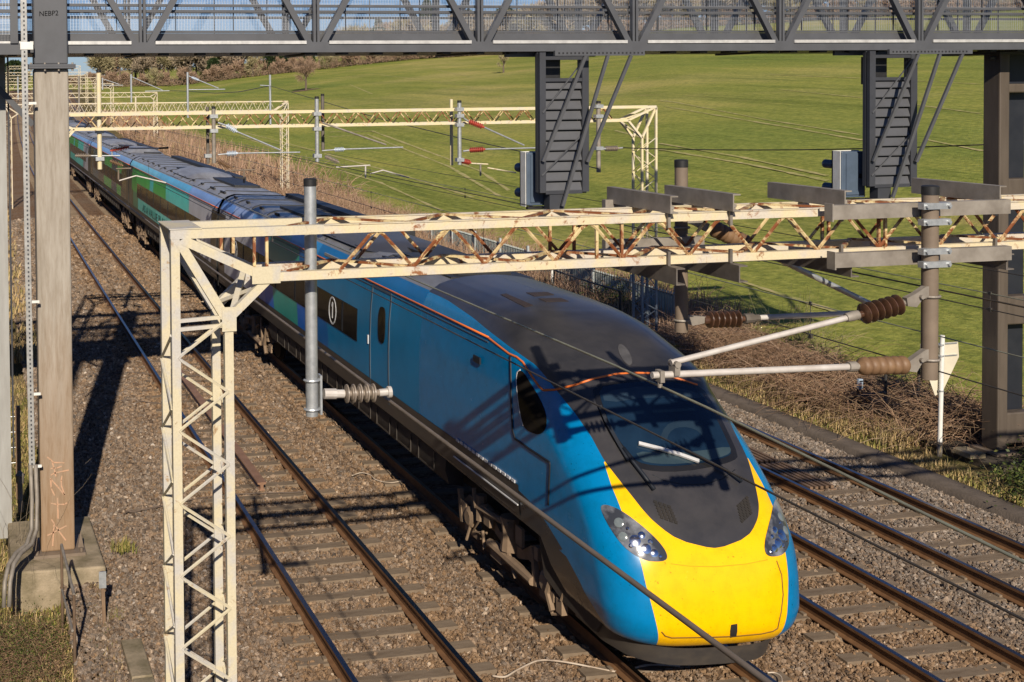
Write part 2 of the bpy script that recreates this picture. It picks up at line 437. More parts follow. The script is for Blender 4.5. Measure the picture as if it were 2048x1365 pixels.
def rail_bm(x, Ys, mb=None):
    mb = mb or MB()
    rings = [[(x + a, Y, b) for a, b, _ in HEAD] for Y in Ys]
    n = len(HEAD); v0 = len(mb.v); mb.loft(rings, 0, True, True)
    # colour: running surface bright, the rest rust
    k = 0
    for i in range(len(rings) - 1):
        for j in range(n):
            mb.m[k] = 0 if j == 0 else 1; k += 1
    return mb
def sleeper_bm():
    mb = MB()
    for x0, x1, z0, z1 in ((-1.25, -.45, -.185, -.20), (-.45, .45, -.20, -.20), (.45, 1.25, -.20, -.185)):
        mb.prism([(x0, -.14, -.4), (x1, -.14, -.4), (x1, -.11, z1), (x0, -.11, z0)], (0, 0, 0)) if False else None
        vs = [(x0, -.145, -.42), (x1, -.145, -.42), (x1, -.115, z1), (x0, -.115, z0), (x0, .145, -.42), (x1, .145, -.42), (x1, .115, z1), (x0, .115, z0)]
        mb.add(vs, [(0, 1, 2, 3), (7, 6, 5, 4), (3, 2, 6, 7), (0, 3, 7, 4), (1, 5, 6, 2)])
    for s in (-.7525, .7525):
        for e in (-.1, .1): mb.box(s + e - .025, s + e + .025, -.05, .05, -.2, -.16)
    return mb
SLP = sleeper_bm()
Yr = [-4 + 2 * i for i in range(12)] + [20 + 3 * i for i in range(60)] + [200 + 8 * i for i in range(30)]
TN = ('leftmost railway track with dusty concrete sleepers and a loose rail lying in it',
      'railway track under the blue and yellow train',
      'railway track between the train and the far right track',
      'far right railway track beside the path with a slatted panel between its rails')
PH = (atZ(660, 1156.2, -.2).y, atZ(660, 1156.2, -.2).y + .2, atZ(1670, 1140.8, -.2).y, 12.1)
SL_MESH = None
for i, X in enumerate(TRACK_X):
    t = thing('railway_track', TN[i], 'railway track', (X, 0, 0), 'parallel railway tracks')
    for s in (-.7525, .7525):
        rail_bm(X + s, Yr).build('rail', [M['rail_head'], M['rail_rust']], t, wrp=warp)
    sp = .665; y = PH[i] - int((PH[i] - 6) / sp) * sp; n = 0
    while n < 96:
        vs = warp((X, y, 0))
        if SL_MESH is None:
            o = SLP.build('sleeper', M['sleeper'], None, base=(0, 0, 0)); SL_MESH = o.data; o.parent = t
        else:
            o = bpy.data.objects.new('sleeper', SL_MESH); link(o, (0, 0, 0)); o.parent = t
        o.location = (vs[0] - X, vs[1], vs[2]); o.rotation_euler = (0, 0, radians(random.uniform(-.4, .4)))
        y += sp; n += 1
    far = MB()
    while y < 330:
        far.box(X - 1.25, X + 1.25, y - .12, y + .12, -.4, -.19); y += sp
    tag(far.build('sleeper', M['sleeper'], t, wrp=warp), kind='stuff')

# ------------------------------------------------------------------ loose ballast stones near the camera
def ballast_stones():
    n = 1000000
    u = RNG.random(n)
    # density falls off with distance
    Y = 7 + (75 - 7) * u ** 2.1
    X = .85 + (17.3 - .85) * RNG.random(n)
    # keep the wedge the photograph looks at, with a generous margin
    th = np.arctan2(X - CAMX, Y)
    keep = (th > YAW - .245) & (th < YAW + .62)
    # not on sleepers' tops where they lie bare, not on rails
    for i, tx in enumerate(TRACK_X):
        a = np.abs(X - tx)
        for s in (.7525,): keep &= ~(np.abs(a - s) < .085)
        ph = ((Y - PH[i] + .3325) % .665) - .3325
        bare = (np.abs(ph) < .115) & (a < 1.22)
        cover = RNG.random(n) < (0.13 + .55 * (a > .95))
        keep &= ~(bare & ~cover)
    # the shop-window: less under the train
    keep &= ~((np.abs(X - TRACK_X[1]) < .9) & (Y > 16))
    X = X[keep]; Y = Y[keep]; n = len(X)
    xs = np.array(sorted(BZ)); zs = np.array([BZ[k] for k in xs])
    Z = np.interp(X, xs, zs) + .005
    r = np.clip(RNG.lognormal(-.15, .33, n), .45, 1.9) * .0200 * (1 + np.clip((Y - 18) / 45, 0, 1) * 1.5)
    dv = np.where(Y > 25, (Y - 25) ** 2 / 13000, 0)
    P = np.stack([X + dv, Y, Z + r * RNG.random(n) * .9], 1).astype(np.float32)
    me = bpy.data.meshes.new('ballast_stones'); me.vertices.add(n); me.vertices.foreach_set("co", P.ravel())
    def att(nm, ty, arr, key):
        a = me.attributes.new(nm, ty, 'POINT'); a.data.foreach_set(key, np.asarray(arr, np.float32).ravel())
    att('rot', 'FLOAT_VECTOR', RNG.random((n, 3)) * 6.28, 'vector')
    sc = r[:, None] * np.stack([RNG.uniform(.8, 1.45, n), RNG.uniform(.8, 1.2, n), RNG.uniform(.55, .95, n)], 1)
    att('size', 'FLOAT_VECTOR', sc, 'vector')
    tone = np.clip(RNG.normal(.42, .22, n), 0, 1)
    att('tone', 'FLOAT', tone, 'value')
    # cleaner grey stone by the right hand track, rusty brown elsewhere
    g = np.clip(np.interp(X, [1, 6, 10.5, 12.6, 13.4, 17.5], [.6, .4, .32, .2, .7, .85]) + RNG.normal(0, .22, n), 0, 1)
    for i, tx in enumerate(TRACK_X[:3]): g = g - .55 * np.exp(-((np.abs(X - tx) - .85) / .45) ** 2) * (.4 + .6 * (np.sin(Y * .9 + i) > -.2))
    att('grey', 'FLOAT', np.clip(g, 0, 1), 'value')
    me.materials.append(M['stone'])
    o = bpy.data.objects.new('ballast_stones', me); link(o, (0, 0, 0)); o["kind"] = 'stuff'
    ng = bpy.data.node_groups.new('scatter_stones', 'GeometryNodeTree')
    ng.interface.new_socket('Geometry', in_out='INPUT', socket_type='NodeSocketGeometry')
    ng.interface.new_socket('Geometry', in_out='OUTPUT', socket_type='NodeSocketGeometry')
    A = ng.nodes.new; L = ng.links.new
    gi = A('NodeGroupInput'); go = A('NodeGroupOutput')
    join = A('GeometryNodeGeometryToInstance')
    for k in range(5):
        ico = A('GeometryNodeMeshIcoSphere'); ico.inputs['Radius'].default_value = 1; ico.inputs['Subdivisions'].default_value = 2
        pos = A('GeometryNodeInputPosition')
        nz = A('ShaderNodeTexNoise'); nz.noise_dimensions = '4D'; nz.inputs['W'].default_value = k * 3.7; nz.inputs['Scale'].default_value = 1.1; nz.inputs['Detail'].default_value = 1
        L(pos.outputs[0], nz.inputs['Vector'])
        sub = A('ShaderNodeVectorMath'); sub.operation = 'SUBTRACT'; sub.inputs[1].default_value = (.5, .5, .5); L(nz.outputs['Color'], sub.inputs[0])
        scl = A('ShaderNodeVectorMath'); scl.operation = 'SCALE'; scl.inputs['Scale'].default_value = 2.1; L(sub.outputs[0], scl.inputs[0])
        sp = A('GeometryNodeSetPosition'); L(ico.outputs['Mesh'], sp.inputs['Geometry']); L(scl.outputs[0], sp.inputs['Offset'])
        sm = A('GeometryNodeSetMaterial'); sm.inputs['Material'].default_value = M['stone']; L(sp.outputs[0], sm.inputs['Geometry'])
        L(sm.outputs[0], join.inputs[0])
    iop = A('GeometryNodeInstanceOnPoints'); iop.inputs['Pick Instance'].default_value = True
    L(gi.outputs[0], iop.inputs['Points']); L(join.outputs[0], iop.inputs['Instance'])
    def named(nm, ty):
        q = A('GeometryNodeInputNamedAttribute'); q.data_type = ty; q.inputs['Name'].default_value = nm
        return [s for s in q.outputs if s.enabled and s.name == 'Attribute'][0]
    e2r = A('FunctionNodeEulerToRotation'); L(named('rot', 'FLOAT_VECTOR'), e2r.inputs[0])
    L(e2r.outputs[0], iop.inputs['Rotation']); L(named('size', 'FLOAT_VECTOR'), iop.inputs['Scale'])
    L(iop.outputs[0], go.inputs[0])
    md = o.modifiers.new('scatter', 'NODES'); md.node_group = ng
    return o
ballast_stones()
# ------------------------------------------------------------------ the train
TX = TRACK_X[1]
def lean(v): return (v[0], v[1], v[2] - .05 * (v[0] - TX))                 # the body leans a little on the canted track
def twarp(v): return warp(lean(v))
WZ = [(.55, 1.18), (.63, 1.24), (.9, 1.33), (1.3, 1.365), (1.6, 1.385), (2.4, 1.385), (3.0, 1.365), (3.56, 1.31), (3.7, 1.255), (3.83, 1.175), (3.95, 1.0), (4.03, .78), (4.08, .52), (4.11, .25), (4.12, 0.0)]
def W(z): return float(np.interp(z, [a for a, b in WZ], [b for a, b in WZ]))
NZ = [(.55, 13.50), (.63, 13.40), (.8, 13.36), (1.0, 13.38), (1.24, 13.42), (1.5, 13.48), (1.72, 13.57), (1.95, 13.71), (2.15, 13.86), (2.4, 14.12), (2.6, 14.33), (2.9, 14.62), (3.2, 14.87), (3.42, 15.07), (3.55, 15.45), (3.68, 15.92), (3.82, 16.35), (3.95, 16.85), (4.03, 17.35), (4.08, 17.8), (4.12, 18.5)]
def yc(z): return float(np.interp(z, [a for a, b in NZ], [b for a, b in NZ]))
LZ = [(.55, .6), (1.3, .62), (1.8, .7), (2.1, .8), (2.6, .95), (2.9, 1.3), (3.2, 1.9), (3.5, 1.9), (3.8, 1.6), (4.0, 1.3), (4.12, 1.0)]
def Ln(z): return float(np.interp(z, [a for a, b in LZ], [b for a, b in LZ]))
NOSE_END = 20.2
def smooth_arr(a, k=2):
    a = np.array(a, float)
    for _ in range(k):
        b = a.copy(); b[1:-1] = (a[:-2] + 2 * a[1:-1] + a[2:]) / 4; a = b
    return a
zs_n = np.concatenate([np.linspace(.55, 3.3, 48), np.linspace(3.34, 4.0, 30)[0:], np.linspace(4.01, 4.12, 14)])
ycs = smooth_arr([yc(z) for z in zs_n], 3); lns = smooth_arr([Ln(z) for z in zs_n], 3)
us = [0, .1, .2, .3, .4, .5, .58, .66, .73, .79, .84, .88, .91, .935, .955, .97, .982, .991, .997, 1.0]
def nose_row(i):
    z = zs_n[i]; w = max(W(z), .002); row = []
    y1 = ycs[i] + lns[i]
    for u in us: row.append((u * w, ycs[i] + lns[i] * (1 - sqrt(max(0, 1 - u ** 4)))))
    ye = NOSE_END if z > 1.22 else 15.0 + (z - .55) * .9
    for k in range(1, 15): row.append((w, y1 + (ye - y1) * k / 14))
    half = row
    return [(-x, y, z) for x, y in reversed(half)] + [(x, y, z) for x, y in half[1:]]
nose_rows = [nose_row(i) for i in range(len(zs_n))]

# boundary of the dark cab roof and of the yellow end, measured along each level of the nose: m = (y - y_centre) + |x|
DARK_B = [(1.66, -.5), (1.70, .0), (1.75, .30), (1.85, .56), (2.0, .76), (2.11, .86), (2.3, .99), (2.55, 1.17), (2.8, 1.27), (3.0, 1.45), (3.2, 1.75), (3.45, 2.1), (3.6, 2.7), (3.72, 3.3), (3.80, 4.2), (3.83, 8), (4.2, 9)]
YEL_B = [(.5, .86), (.66, .90), (1.33, 1.06), (1.63, 1.10), (1.8, 1.18), (2.1, 1.20), (2.3, 1.22), (2.55, 1.19), (2.62, 1.0), (2.7, .5), (2.9, 0), (3.1, -1)]

def mat_nose():
    m, nt, b = nodes('nose_livery'); setp(b, .22, 0, .5, .0)
    def edge(at): 
        a = N(nt, "ShaderNodeAttribute", attribute_name=at)
        return ramp(nt, math_(nt, 'ADD', math_(nt, 'MULTIPLY', a.outputs["Fac"], 1.0), .5), [(.497, (0, 0, 0)), (.503, (1, 1, 1))])
    vec = coords(nt)
    blue = ramp(nt, noise(nt, 1.5, 6, .7, vec), [(.35, (.0, .180, .42)), (.7, (.0, .164, .385))])
    c = mixc(nt, edge('yellow'), blue, (.90, .485, .0))
    flies = ramp(nt, noise(nt, 26, 3, .6, vec), [(.66, (1, 1, 1)), (.74, (.42, .36, .3))])
    stain = ramp(nt, noise(nt, 5, 8, .75, vec), [(.30, (.84, .82, .78)), (.55, (1, 1, 1))])
    for tex in (flies, stain):
        n = N(nt, "ShaderNodeMix", data_type='RGBA', blend_type='MULTIPLY'); n.inputs[0].default_value = 1
        nt.links.new(c, n.inputs[6]); nt.links.new(tex, n.inputs[7]); c = n.outputs[2]
    c = mixc(nt, edge('low'), c, ramp(nt, noise(nt, 2.5, 5, .6, vec), [(.35, (.018, .026, .036)), (.65, (.045, .040, .036))]))
    c = mixc(nt, edge('dark'), c, ramp(nt, noise(nt, 1.6, 6, .65, vec), [(.35, (.026, .026, .029)), (.68, (.048, .045, .046))]))
    nt.links.new(c, b.inputs["Base Color"])
    rg = ramp(nt, noise(nt, 3, 5, .6, vec), [(.3, (.18, .18, .18)), (.7, (.28, .28, .28))])
    nt.links.new(mixc(nt, edge('dark'), rg, (.30, .30, .30)), b.inputs["Roughness"])
    return m
M['nose'] = mat_nose()

def livery(name, stops, wob=1.2, rough=.28, off=0.0, upper=None):
    stops = [(a + off, c) for a, c in stops]
    """full-height vinyl: bands along the train with wavy edges"""
    m, nt, b = nodes(name); setp(b, rough, 0, .16, .0)
    vec = coords(nt); sp = N(nt, "ShaderNodeSeparateXYZ"); nt.links.new(vec, sp.inputs[0])
    nz = noise(nt, .42, 1, .4, vec)
    y = math_(nt, 'ADD', sp.outputs[1], math_(nt, 'MULTIPLY', math_(nt, 'SUBTRACT', nz, .5), wob * 2))
    y = math_(nt, 'ADD', y, math_(nt, 'MULTIPLY', sp.outputs[2], -.12))
    lo = stops[0][0]; hi = stops[-1][0]
    fac = math_(nt, 'DIVIDE', math_(nt, 'SUBTRACT', y, lo), hi - lo)
    r = N(nt, "ShaderNodeValToRGB"); r.color_ramp.interpolation = 'CONSTANT'; e = r.color_ramp.elements
    while len(e) < len(stops): e.new(.5)
    for i, (p, c) in enumerate(stops): e[i].position = (p - lo) / (hi - lo); e[i].color = (*c, 1)
    nt.links.new(fac, r.inputs[0])
    out = r.outputs[0]
    if upper:
        r2 = N(nt, "ShaderNodeValToRGB"); r2.color_ramp.interpolation = 'CONSTANT'; e = r2.color_ramp.elements
        up_ = [(a + off, c) for a, c in upper]
        while len(e) < len(up_): e.new(.5)
        for i, (p, c) in enumerate(up_): e[i].position = max(0, min(1, (p - lo) / (hi - lo))); e[i].color = (*c, 1)
        nt.links.new(fac, r2.inputs[0])
        zz_ = math_(nt, 'ADD', sp.outputs[2], math_(nt, 'MULTIPLY', math_(nt, 'SUBTRACT', noise(nt, .6, 1, .4, vec), .5), .9))
        out = mixc(nt, math_(nt, 'GREATER_THAN', zz_, 2.6), out, r2.outputs[0])
    # drifting road film
    film = ramp(nt, noise(nt, .9, 6, .65, vec), [(.35, (.8, .8, .8)), (.65, (1, 1, 1))])
    n = N(nt, "ShaderNodeMix", data_type='RGBA', blend_type='MULTIPLY'); n.inputs[0].default_value = 1
    nt.links.new(out, n.inputs[6]); nt.links.new(film, n.inputs[7])
    nt.links.new(n.outputs[2], b.inputs["Base Color"])
    return m
BLUE = (.0, .205, .43)
GREY = (.62, .62, .66); TEAL = (.12, .80, .70); GREEN = (.07, .52, .11); AZURE = (.03, .20, .56); INDIGO = (.03, .05, .14); OLIVE = (.06, .055, .03); LILAC = (.17, .2, .42)
ROYAL = (.012, .15, .58)
M['lead_side'] = livery('blue_livery_with_swirls', [(0, BLUE), (11.9, (.003, .13, .40)), (13.2, ROYAL), (15.0, (.03, .36, .30)), (16.9, ROYAL), (18.0, (.16, .26, .60)), (19.2, GREY), (26, GREY)], .9,
                         upper=[(0, BLUE), (12.6, (.003, .13, .40)), (14.6, (.03, .36, .30)), (17.6, (.09, .24, .62)), (18.6, (.20, .30, .60)), (19.4, GREY), (26, GREY)])
SECOND = [(-3, GREY), (4.9, TEAL), (13.0, (.08, .64, .54)), (19.5, (.03, .22, .12)), (21.5, OLIVE), (24, OLIVE)]
SECOND_UP = [(-3, GREY), (4.9, TEAL), (10.6, GREEN), (14.2, (.08, .70, .66)), (15.4, GREEN), (20.4, (.05, .36, .07)), (22, OLIVE)]
THIRD = [(-3, OLIVE), (3, GREEN), (5, (.03, .06, .12)), (8, GREEN), (12, (.05, .06, .07)), (16, (.02, .10, .15)), (20, OLIVE)]
M['cantrail'] = livery('light_blue_cantrail', [(20, (.22, .36, .70)), (30, (.10, .46, .75)), (38, (.14, .52, .72)), (48, (.2, .38, .72)), (150, (.1, .28, .6))], .5)
M['lead_cantrail'] = livery('blue_cantrail', [(-1, (.001, .15, .40)), (13, (.03, .26, .58)), (15.5, (.02, .30, .40)), (17.5, (.12, .30, .60)), (20, (.30, .38, .62)), (22.5, (.12, .25, .6)), (26, (.1, .2, .5))], .3)
M['roof_grey'] = pm('dusty_grey_roof', (.20, .205, .215), (.13, .125, .12), 1.5, .36, 0, .5, .15, 20, .01, stretch=(2, .4, 2))
M['coach_roof'] = pm('pale_dusty_coach_roof', (.30, .308, .32), (.20, .195, .19), 1.5, .4, 0, .5, .15, 20, .01, stretch=(2, .4, 2))
M['cab_roof_shell'] = pm('charcoal_roof_shell', (.062, .060, .058), (.045, .044, .046), 1.2, .38, 0, .5, stretch=(1, .3, 1))
M['roof_well'] = pm('black_roof_equipment', (.018, .019, .022), (.03, .03, .03), 3, .5)
M['valance'] = pm('dirty_dark_valance', (.040, .036, .034), (.065, .055, .045), 2, .45, 0, .5, stretch=(2, .6, 3))
M['skirt'] = pm('brown_dusty_skirt', (.050, .040, .032), (.032, .027, .023), 2.4, .7)
M['bogie'] = pm('brake_dust_brown', (.27, .19, .122), (.17, .118, .075), 3, .85)
M['under'] = pm('black_underframe', (.012, .011, .010), (.02, .016, .013), 3, .8)
M['glass_dark'] = pm('tinted_window_glass', (.014, .012, .010), (.026, .021, .016), 1, .08, 0, .10)
M['glass_dark'].node_tree.nodes['Principled BSDF'].inputs['IOR'].default_value = 1.18
M['ws_glass'] = pm('windscreen_glass', (.004, .011, .024), (.010, .026, .05), .8, .03, 0, .6)  # blue of the reflected sky is put into the base colour
M['orange'] = pm('orange_stripe_paint', (.72, .17, .03), (.62, .145, .03), 4, .4)
M['seam'] = pm('dark_panel_seam', (.010, .014, .022), None, 4, .6)
M['seam_grey'] = pm('grey_door_seal', (.07, .10, .13), None, 4, .6)
M['rubber'] = pm('black_rubber_gangway', (.015, .014, .014), None, 4, .7)
M['mark_white'] = pm('white_marking', (.62, .63, .64), (.5, .5, .5), 6, .5)
M['wiper_white'] = pm('pale_wiper_blade', (.55, .55, .54), (.42, .42, .42), 6, .4)
M['hl_black'] = pm('smoky_headlamp_glass', (.035, .038, .045), (.20, .21, .235), 2.6, .10, 0, .6, lo=.42, hi=.60)
M['hl_chrome'] = pm('chrome_reflector', (.75, .76, .8), (.55, .56, .6), 20, .12, 1.0)
M['hl_lens'] = pm('milky_lens', (.17, .20, .20), (.11, .13, .14), 8, .15, 0, .7)
M['grey_disc'] = pm('matt_grey_disc', (.095, .092, .092), None, 5, .6)
M['vent_brown'] = pm('brown_roof_vent', (.050, .034, .026), (.035, .025, .02), 9, .6)

train = thing('passenger_train', 'blue electric express train with a yellow nose running towards the camera', 'train', (TX, 13.4, 0))

lead = None
def make_lead():
    global lead, BV_NOSE
    # nose shell, carries livery attributes
    mb = MB(); rows = [[(TX + x, y, z) for x, y, z in r] for r in nose_rows]
    # turned-under lower lip
    low = [(TX + (p[0] - TX) * .9, p[1] + .10, p[2] - .06) for p in rows[0]]
    lip = [(TX + (p[0] - TX) * .7, p[1] + .5, p[2] - .07) for p in rows[0]]
    allr = [lip, low] + rows
    mb.loft(allr)
    nose = mb.build('front_car', [M['nose']], train, smooth=75, wrp=twarp)
    at1 = nose.data.attributes.new('dark', 'FLOAT', 'POINT'); at2 = nose.data.attributes.new('yellow', 'FLOAT', 'POINT'); at3 = nose.data.attributes.new('low', 'FLOAT', 'POINT')
    a1 = []; a2 = []; a3 = []
    for k, r in enumerate(allr):
        zi = max(0, k - 2); z = zs_n[zi]; y0 = ycs[zi]
        fd = float(np.interp(z, [a for a, b in DARK_B], [b for a, b in DARK_B])); fy = float(np.interp(z, [a for a, b in YEL_B], [b for a, b in YEL_B]))
        for p in (nose_rows[zi]):
            mm = (p[1] - y0) + abs(p[0]); a1.append(max(-.5, min(.5, fd - mm))); a2.append(max(-.5, min(.5, fy - mm)))
            zb = float(np.interp(p[1], [13.7, 14.05, 14.5, 15.2, 16.0, 17.5], [.3, .62, 1.0, 1.42, 1.62, 1.70])); a3.append(max(-.5, min(.5, zb - z)))
    at1.data.foreach_set('value', a1); at2.data.foreach_set('value', a2); at3.data.foreach_set('value', a3)
    v = [Vector(twarp(p)) for p in mb.v]
    BV_NOSE = BVHTree.FromPolygons(v, mb.f)
    lead = nose
    return nose
make_lead()
def on_nose(x, y):
    d = ray(x, y).normalized(); h = BV_NOSE.ray_cast(EYE, d, 100)
    if h[0]: return h[0], (h[1] if h[1].dot(d) < 0 else -h[1])
    # nearest point to the ray
    p = EYE + d * 17.5; q = BV_NOSE.find_nearest(p)
    return q[0], (q[1] if q[1].dot(d) < 0 else -q[1])
MID = lambda p: Vector((2 * TX - p.x, p.y, p.z - .10 * (TX - p.x) if False else p.z - 2 * .05 * (TX - p.x)))

def patch(name, poly, mat, parent, off=.006, step=5.0, mirror=False, depth=.012, smooth=True):
    """a thin shaped piece laid on the nose: outline -> filled sheet with a returned rim"""
    P = [Vector(p) for p in poly]; b = []
    for i, p in enumerate(P):
        q = P[(i + 1) % len(P)]; n = max(1, int((q - p).length / step))
        b += [p + (q - p) * (k / n) for k in range(n)]
    nb = len(b); pts = list(b)
    xs = [p.x for p in b]; ys = [p.y for p in b]
    def inside(x, y):
        c = False; j = nb - 1
        for i in range(nb):
            if (b[i].y > y) != (b[j].y > y) and x < (b[j].x - b[i].x) * (y - b[i].y) / (b[j].y - b[i].y) + b[i].x: c = not c
            j = i
        return c
    y = min(ys) + step * .6
    while y < max(ys):
        x = min(xs) + step * .6
        while x < max(xs):
            if inside(x, y) and min((Vector((x, y)) - q).length for q in b) > step * .45: pts.append(Vector((x, y)))
            x += step
        y += step
    r = delaunay_2d_cdt(pts, [(i, (i + 1) % nb) for i in range(nb)], [list(range(nb))], 1, 1e-5)
    V = []; Nn = []
    for p in r[0]:
        h, n = on_nose(p.x, p.y); V.append(h + n * off); Nn.append(n)
    F = [tuple(f) for f in r[2]]
    mb = MB()
    def put(VV, flip):
        fs = []
        for f in F:
            a, bb, c = VV[f[0]], VV[f[1]], VV[f[2]]
            n = (bb - a).cross(c - a)
            fs.append(f if n.dot(a - EYE) < 0 or flip else tuple(reversed(f)))
        mb.add(VV, fs)
        # rim
        o = r[3]; ring = [i for i in range(len(VV)) if o[i] and o[i][0] < nb] if False else list(range(nb))
        base = [VV[i] - (Nn[i] * (off + depth) if not flip else Vector((-Nn[i].x, Nn[i].y, Nn[i].z)) * (off + depth)) for i in ring]
        n0 = len(mb.v); mb.v += [tuple(VV[i]) for i in ring] + [tuple(q) for q in base]
        for k in range(nb):
            k2 = (k + 1) % nb; mb.f.append((n0 + k, n0 + k2, n0 + nb + k2, n0 + nb + k)); mb.m.append(0)
    if mirror != 'only': put(V, False)
    if mirror: put([MID(p) for p in V], True)
    return mb.build(name, mat, parent, smooth=60 if smooth else False)
def seam(name, pts, mat, parent, r=.012, mirror=False, sub=6, n=5):
    mb = MB()
    P = []
    for a, b in zip(pts, pts[1:]):
        for k in range(sub): P.append((a[0] + (b[0] - a[0]) * k / sub, a[1] + (b[1] - a[1]) * k / sub))
    P.append(pts[-1])
    Q = [on_nose(*p)[0] for p in P]
    mb.tube(Q, r, n)
    if mirror: mb.tube([MID(q) for q in Q], r, n)
    return mb.build(name, mat, parent, smooth=True)
def smooth_poly(poly, it=2):
    for _ in range(it):
        q = []
        for i, p in enumerate(poly):
            n = poly[(i + 1) % len(poly)]
            q += [(p[0] * .75 + n[0] * .25, p[1] * .75 + n[1] * .25), (p[0] * .25 + n[0] * .75, p[1] * .25 + n[1] * .75)]
        poly = q
    return poly

M['mask_black'] = pm('gloss_black_mask', (.010, .010, .011), (.016, .016, .017), 2, .16, 0, .5)
WS = [(1196, 776), (1240, 768), (1302, 763), (1360, 767), (1396, 777), (1420, 815), (1442, 858), (1464, 905), (1455, 914), (1420, 924), (1363, 933), (1310, 933), (1274, 925), (1262, 910), (1240, 885), (1222, 855), (1206, 815)]
WSC = (1330, 850); patch('windscreen_surround', smooth_poly([(WSC[0] + (x - WSC[0]) * 1.10, WSC[1] + (y - WSC[1]) * (1.13 if y > 850 else 1.06)) for x, y in WS], 1), M['mask_black'], lead, .004, 8)
ws = patch('windscreen', smooth_poly(WS, 1), M['ws_glass'], lead, .008, 7)
patch('painted_reflection_low', smooth_poly([(1270, 903), (1330, 908), (1400, 903), (1458, 893), (1462, 904), (1452, 912), (1420, 921), (1363, 929), (1310, 929), (1280, 922)], 1), pm('grey_green_reflection_tint', (.026, .045, .056), (.036, .058, .07), 3, .06, 0, .6), lead, .0095, 7)  # paler band laid on the opaque glass, a reflection painted as colour
patch('painted_reflection_arch', smooth_poly([(1318, 880), (1330, 852), (1352, 842), (1385, 842), (1408, 852), (1424, 880), (1410, 882), (1398, 864), (1376, 855), (1352, 856), (1338, 866), (1332, 884)], 1), pm('blue_grey_reflection_tint', (.011, .022, .036), (.016, .03, .046), 3, .06, 0, .6), lead, .0095, 7)  # curved paler patch painted on the outside of the glass as a reflection
patch('painted_reflection_top', smooth_poly([(1203, 784), (1300, 771), (1392, 783), (1404, 800), (1300, 794), (1210, 808)], 1), pm('dark_blue_reflection_tint', (.014, .028, .046), (.02, .036, .055), 3, .06, 0, .6), lead, .0095, 7)  # top band of lighter blue, reflected sky painted onto the glass
HLL = [(1201, 1016), (1206, 1010), (1218, 1011), (1244, 1022), (1285, 1053), (1312, 1078), (1328, 1097), (1335, 1113), (1331, 1122), (1312, 1124), (1288, 1121), (1254, 1101), (1230, 1072), (1211, 1040)]
HLR = [(1552, 1008), (1557, 1008), (1567, 1026), (1580, 1056), (1587, 1080), (1588, 1100), (1578, 1111), (1556, 1115), (1543, 1108), (1538, 1090), (1538, 1066), (1543, 1040)]
def headlight(poly, lens, refl, mir):
    h = patch('headlight', smooth_poly(poly, 2), M['hl_black'], lead, .010, 5, mirror='only' if mir else False)
    def both(p, n): return (MID(p), Vector((-n.x, n.y, n.z))) if mir else (p, n)
    mb = MB()
    for (x, y, r) in lens:
        p, n = both(*on_nose(x, y)); mb.lathe(p + n * .008, p + n * .022, [(0, r), (.6, r * .95), (1, r * .7)], 14)
    mb.build('lens', M['hl_lens'], h, smooth=40)
    mb = MB()
    for (x, y, r) in refl:
        p, n = both(*on_nose(x, y))
        mb.lathe(p + n * .006, p + n * .020, [(0, r), (.5, r), (1, r * .5)], 9)
    mb.build('reflector', M['hl_chrome'], h, smooth=20)
HLP = ([(1238, 1046, .062), (1246, 1074, .058)], [(1270, 1082, .07), (1292, 1098, .062), (1283, 1071, .045), (1308, 1107, .05), (1262, 1092, .03), (1320, 1114, .025), (1300, 1084, .03), (1280, 1104, .03), (1255, 1058, .022)])
headlight(HLL, *HLP, False); headlight(HLL, *HLP, True)
CW = [(1034, 760), (1036, 745), (1042, 741), (1049, 747), (1062, 768), (1081, 799), (1092, 826), (1094, 848), (1089, 863), (1078, 870), (1064, 866), (1052, 859), (1045, 846), (1039, 815), (1035, 785)]
patch('cab_side_window', smooth_poly(CW, 1), M['glass_dark'], lead, .008, 6)
patch('cab_side_window', smooth_poly(CW, 1), M['glass_dark'], lead, .008, 6, mirror='only')
seam('window_rim', [(1047, 852), (1041, 830), (1036, 795), (1033, 762), (1035, 745), (1041, 740)], M['mark_white'], lead, .012)
seam('orange_stripe', [proj(twarp((TX - W(3.56), 17.5, 3.565))), (1018, 708), (1034, 715), (1046, 725), (1056, 740), (1067, 757), (1078, 773), (1087, 781), (1110, 780), (1148, 771), (1186, 758), (1234, 748), (1270, 746), (1302, 747), (1330, 751), (1357, 758), (1376, 764), (1394, 770)], M['orange'], lead, .017)
seam('cab_panel_line', [(1021, 712), (1022, 750), (1023, 800), (1026, 862), (1031, 878), (1060, 899), (1100, 925), (1100, 940), (1097, 1010)], M['seam'], lead, .020, True)
seam('coupler_cover_seam', [(1553, 1122), (1563, 1150), (1566, 1190), (1562, 1225), (1555, 1257), (1545, 1263), (1523, 1268), (1470, 1273), (1414, 1275), (1343, 1276), (1330, 1272), (1323, 1264)], pm('dark_yellow_seam', (.20, .10, .005), None, 5, .6), lead, .010)
seam('upper_cover_seam', [(1342, 1128), (1380, 1133), (1430, 1134), (1490, 1129), (1535, 1120)], pm('faint_yellow_seam', (.62, .36, .004), None, 5, .6), lead, .005)
patch('tow_slot', [(1462, 1250), (1474, 1248), (1474, 1262), (1472, 1273), (1460, 1275), (1460, 1262)], M['under'], lead, .008, 5)
seam('bonnet_seam', [(1305, 950), (1330, 962), (1365, 969), (1410, 969), (1445, 958), (1470, 940)], M['seam'], lead, .006)
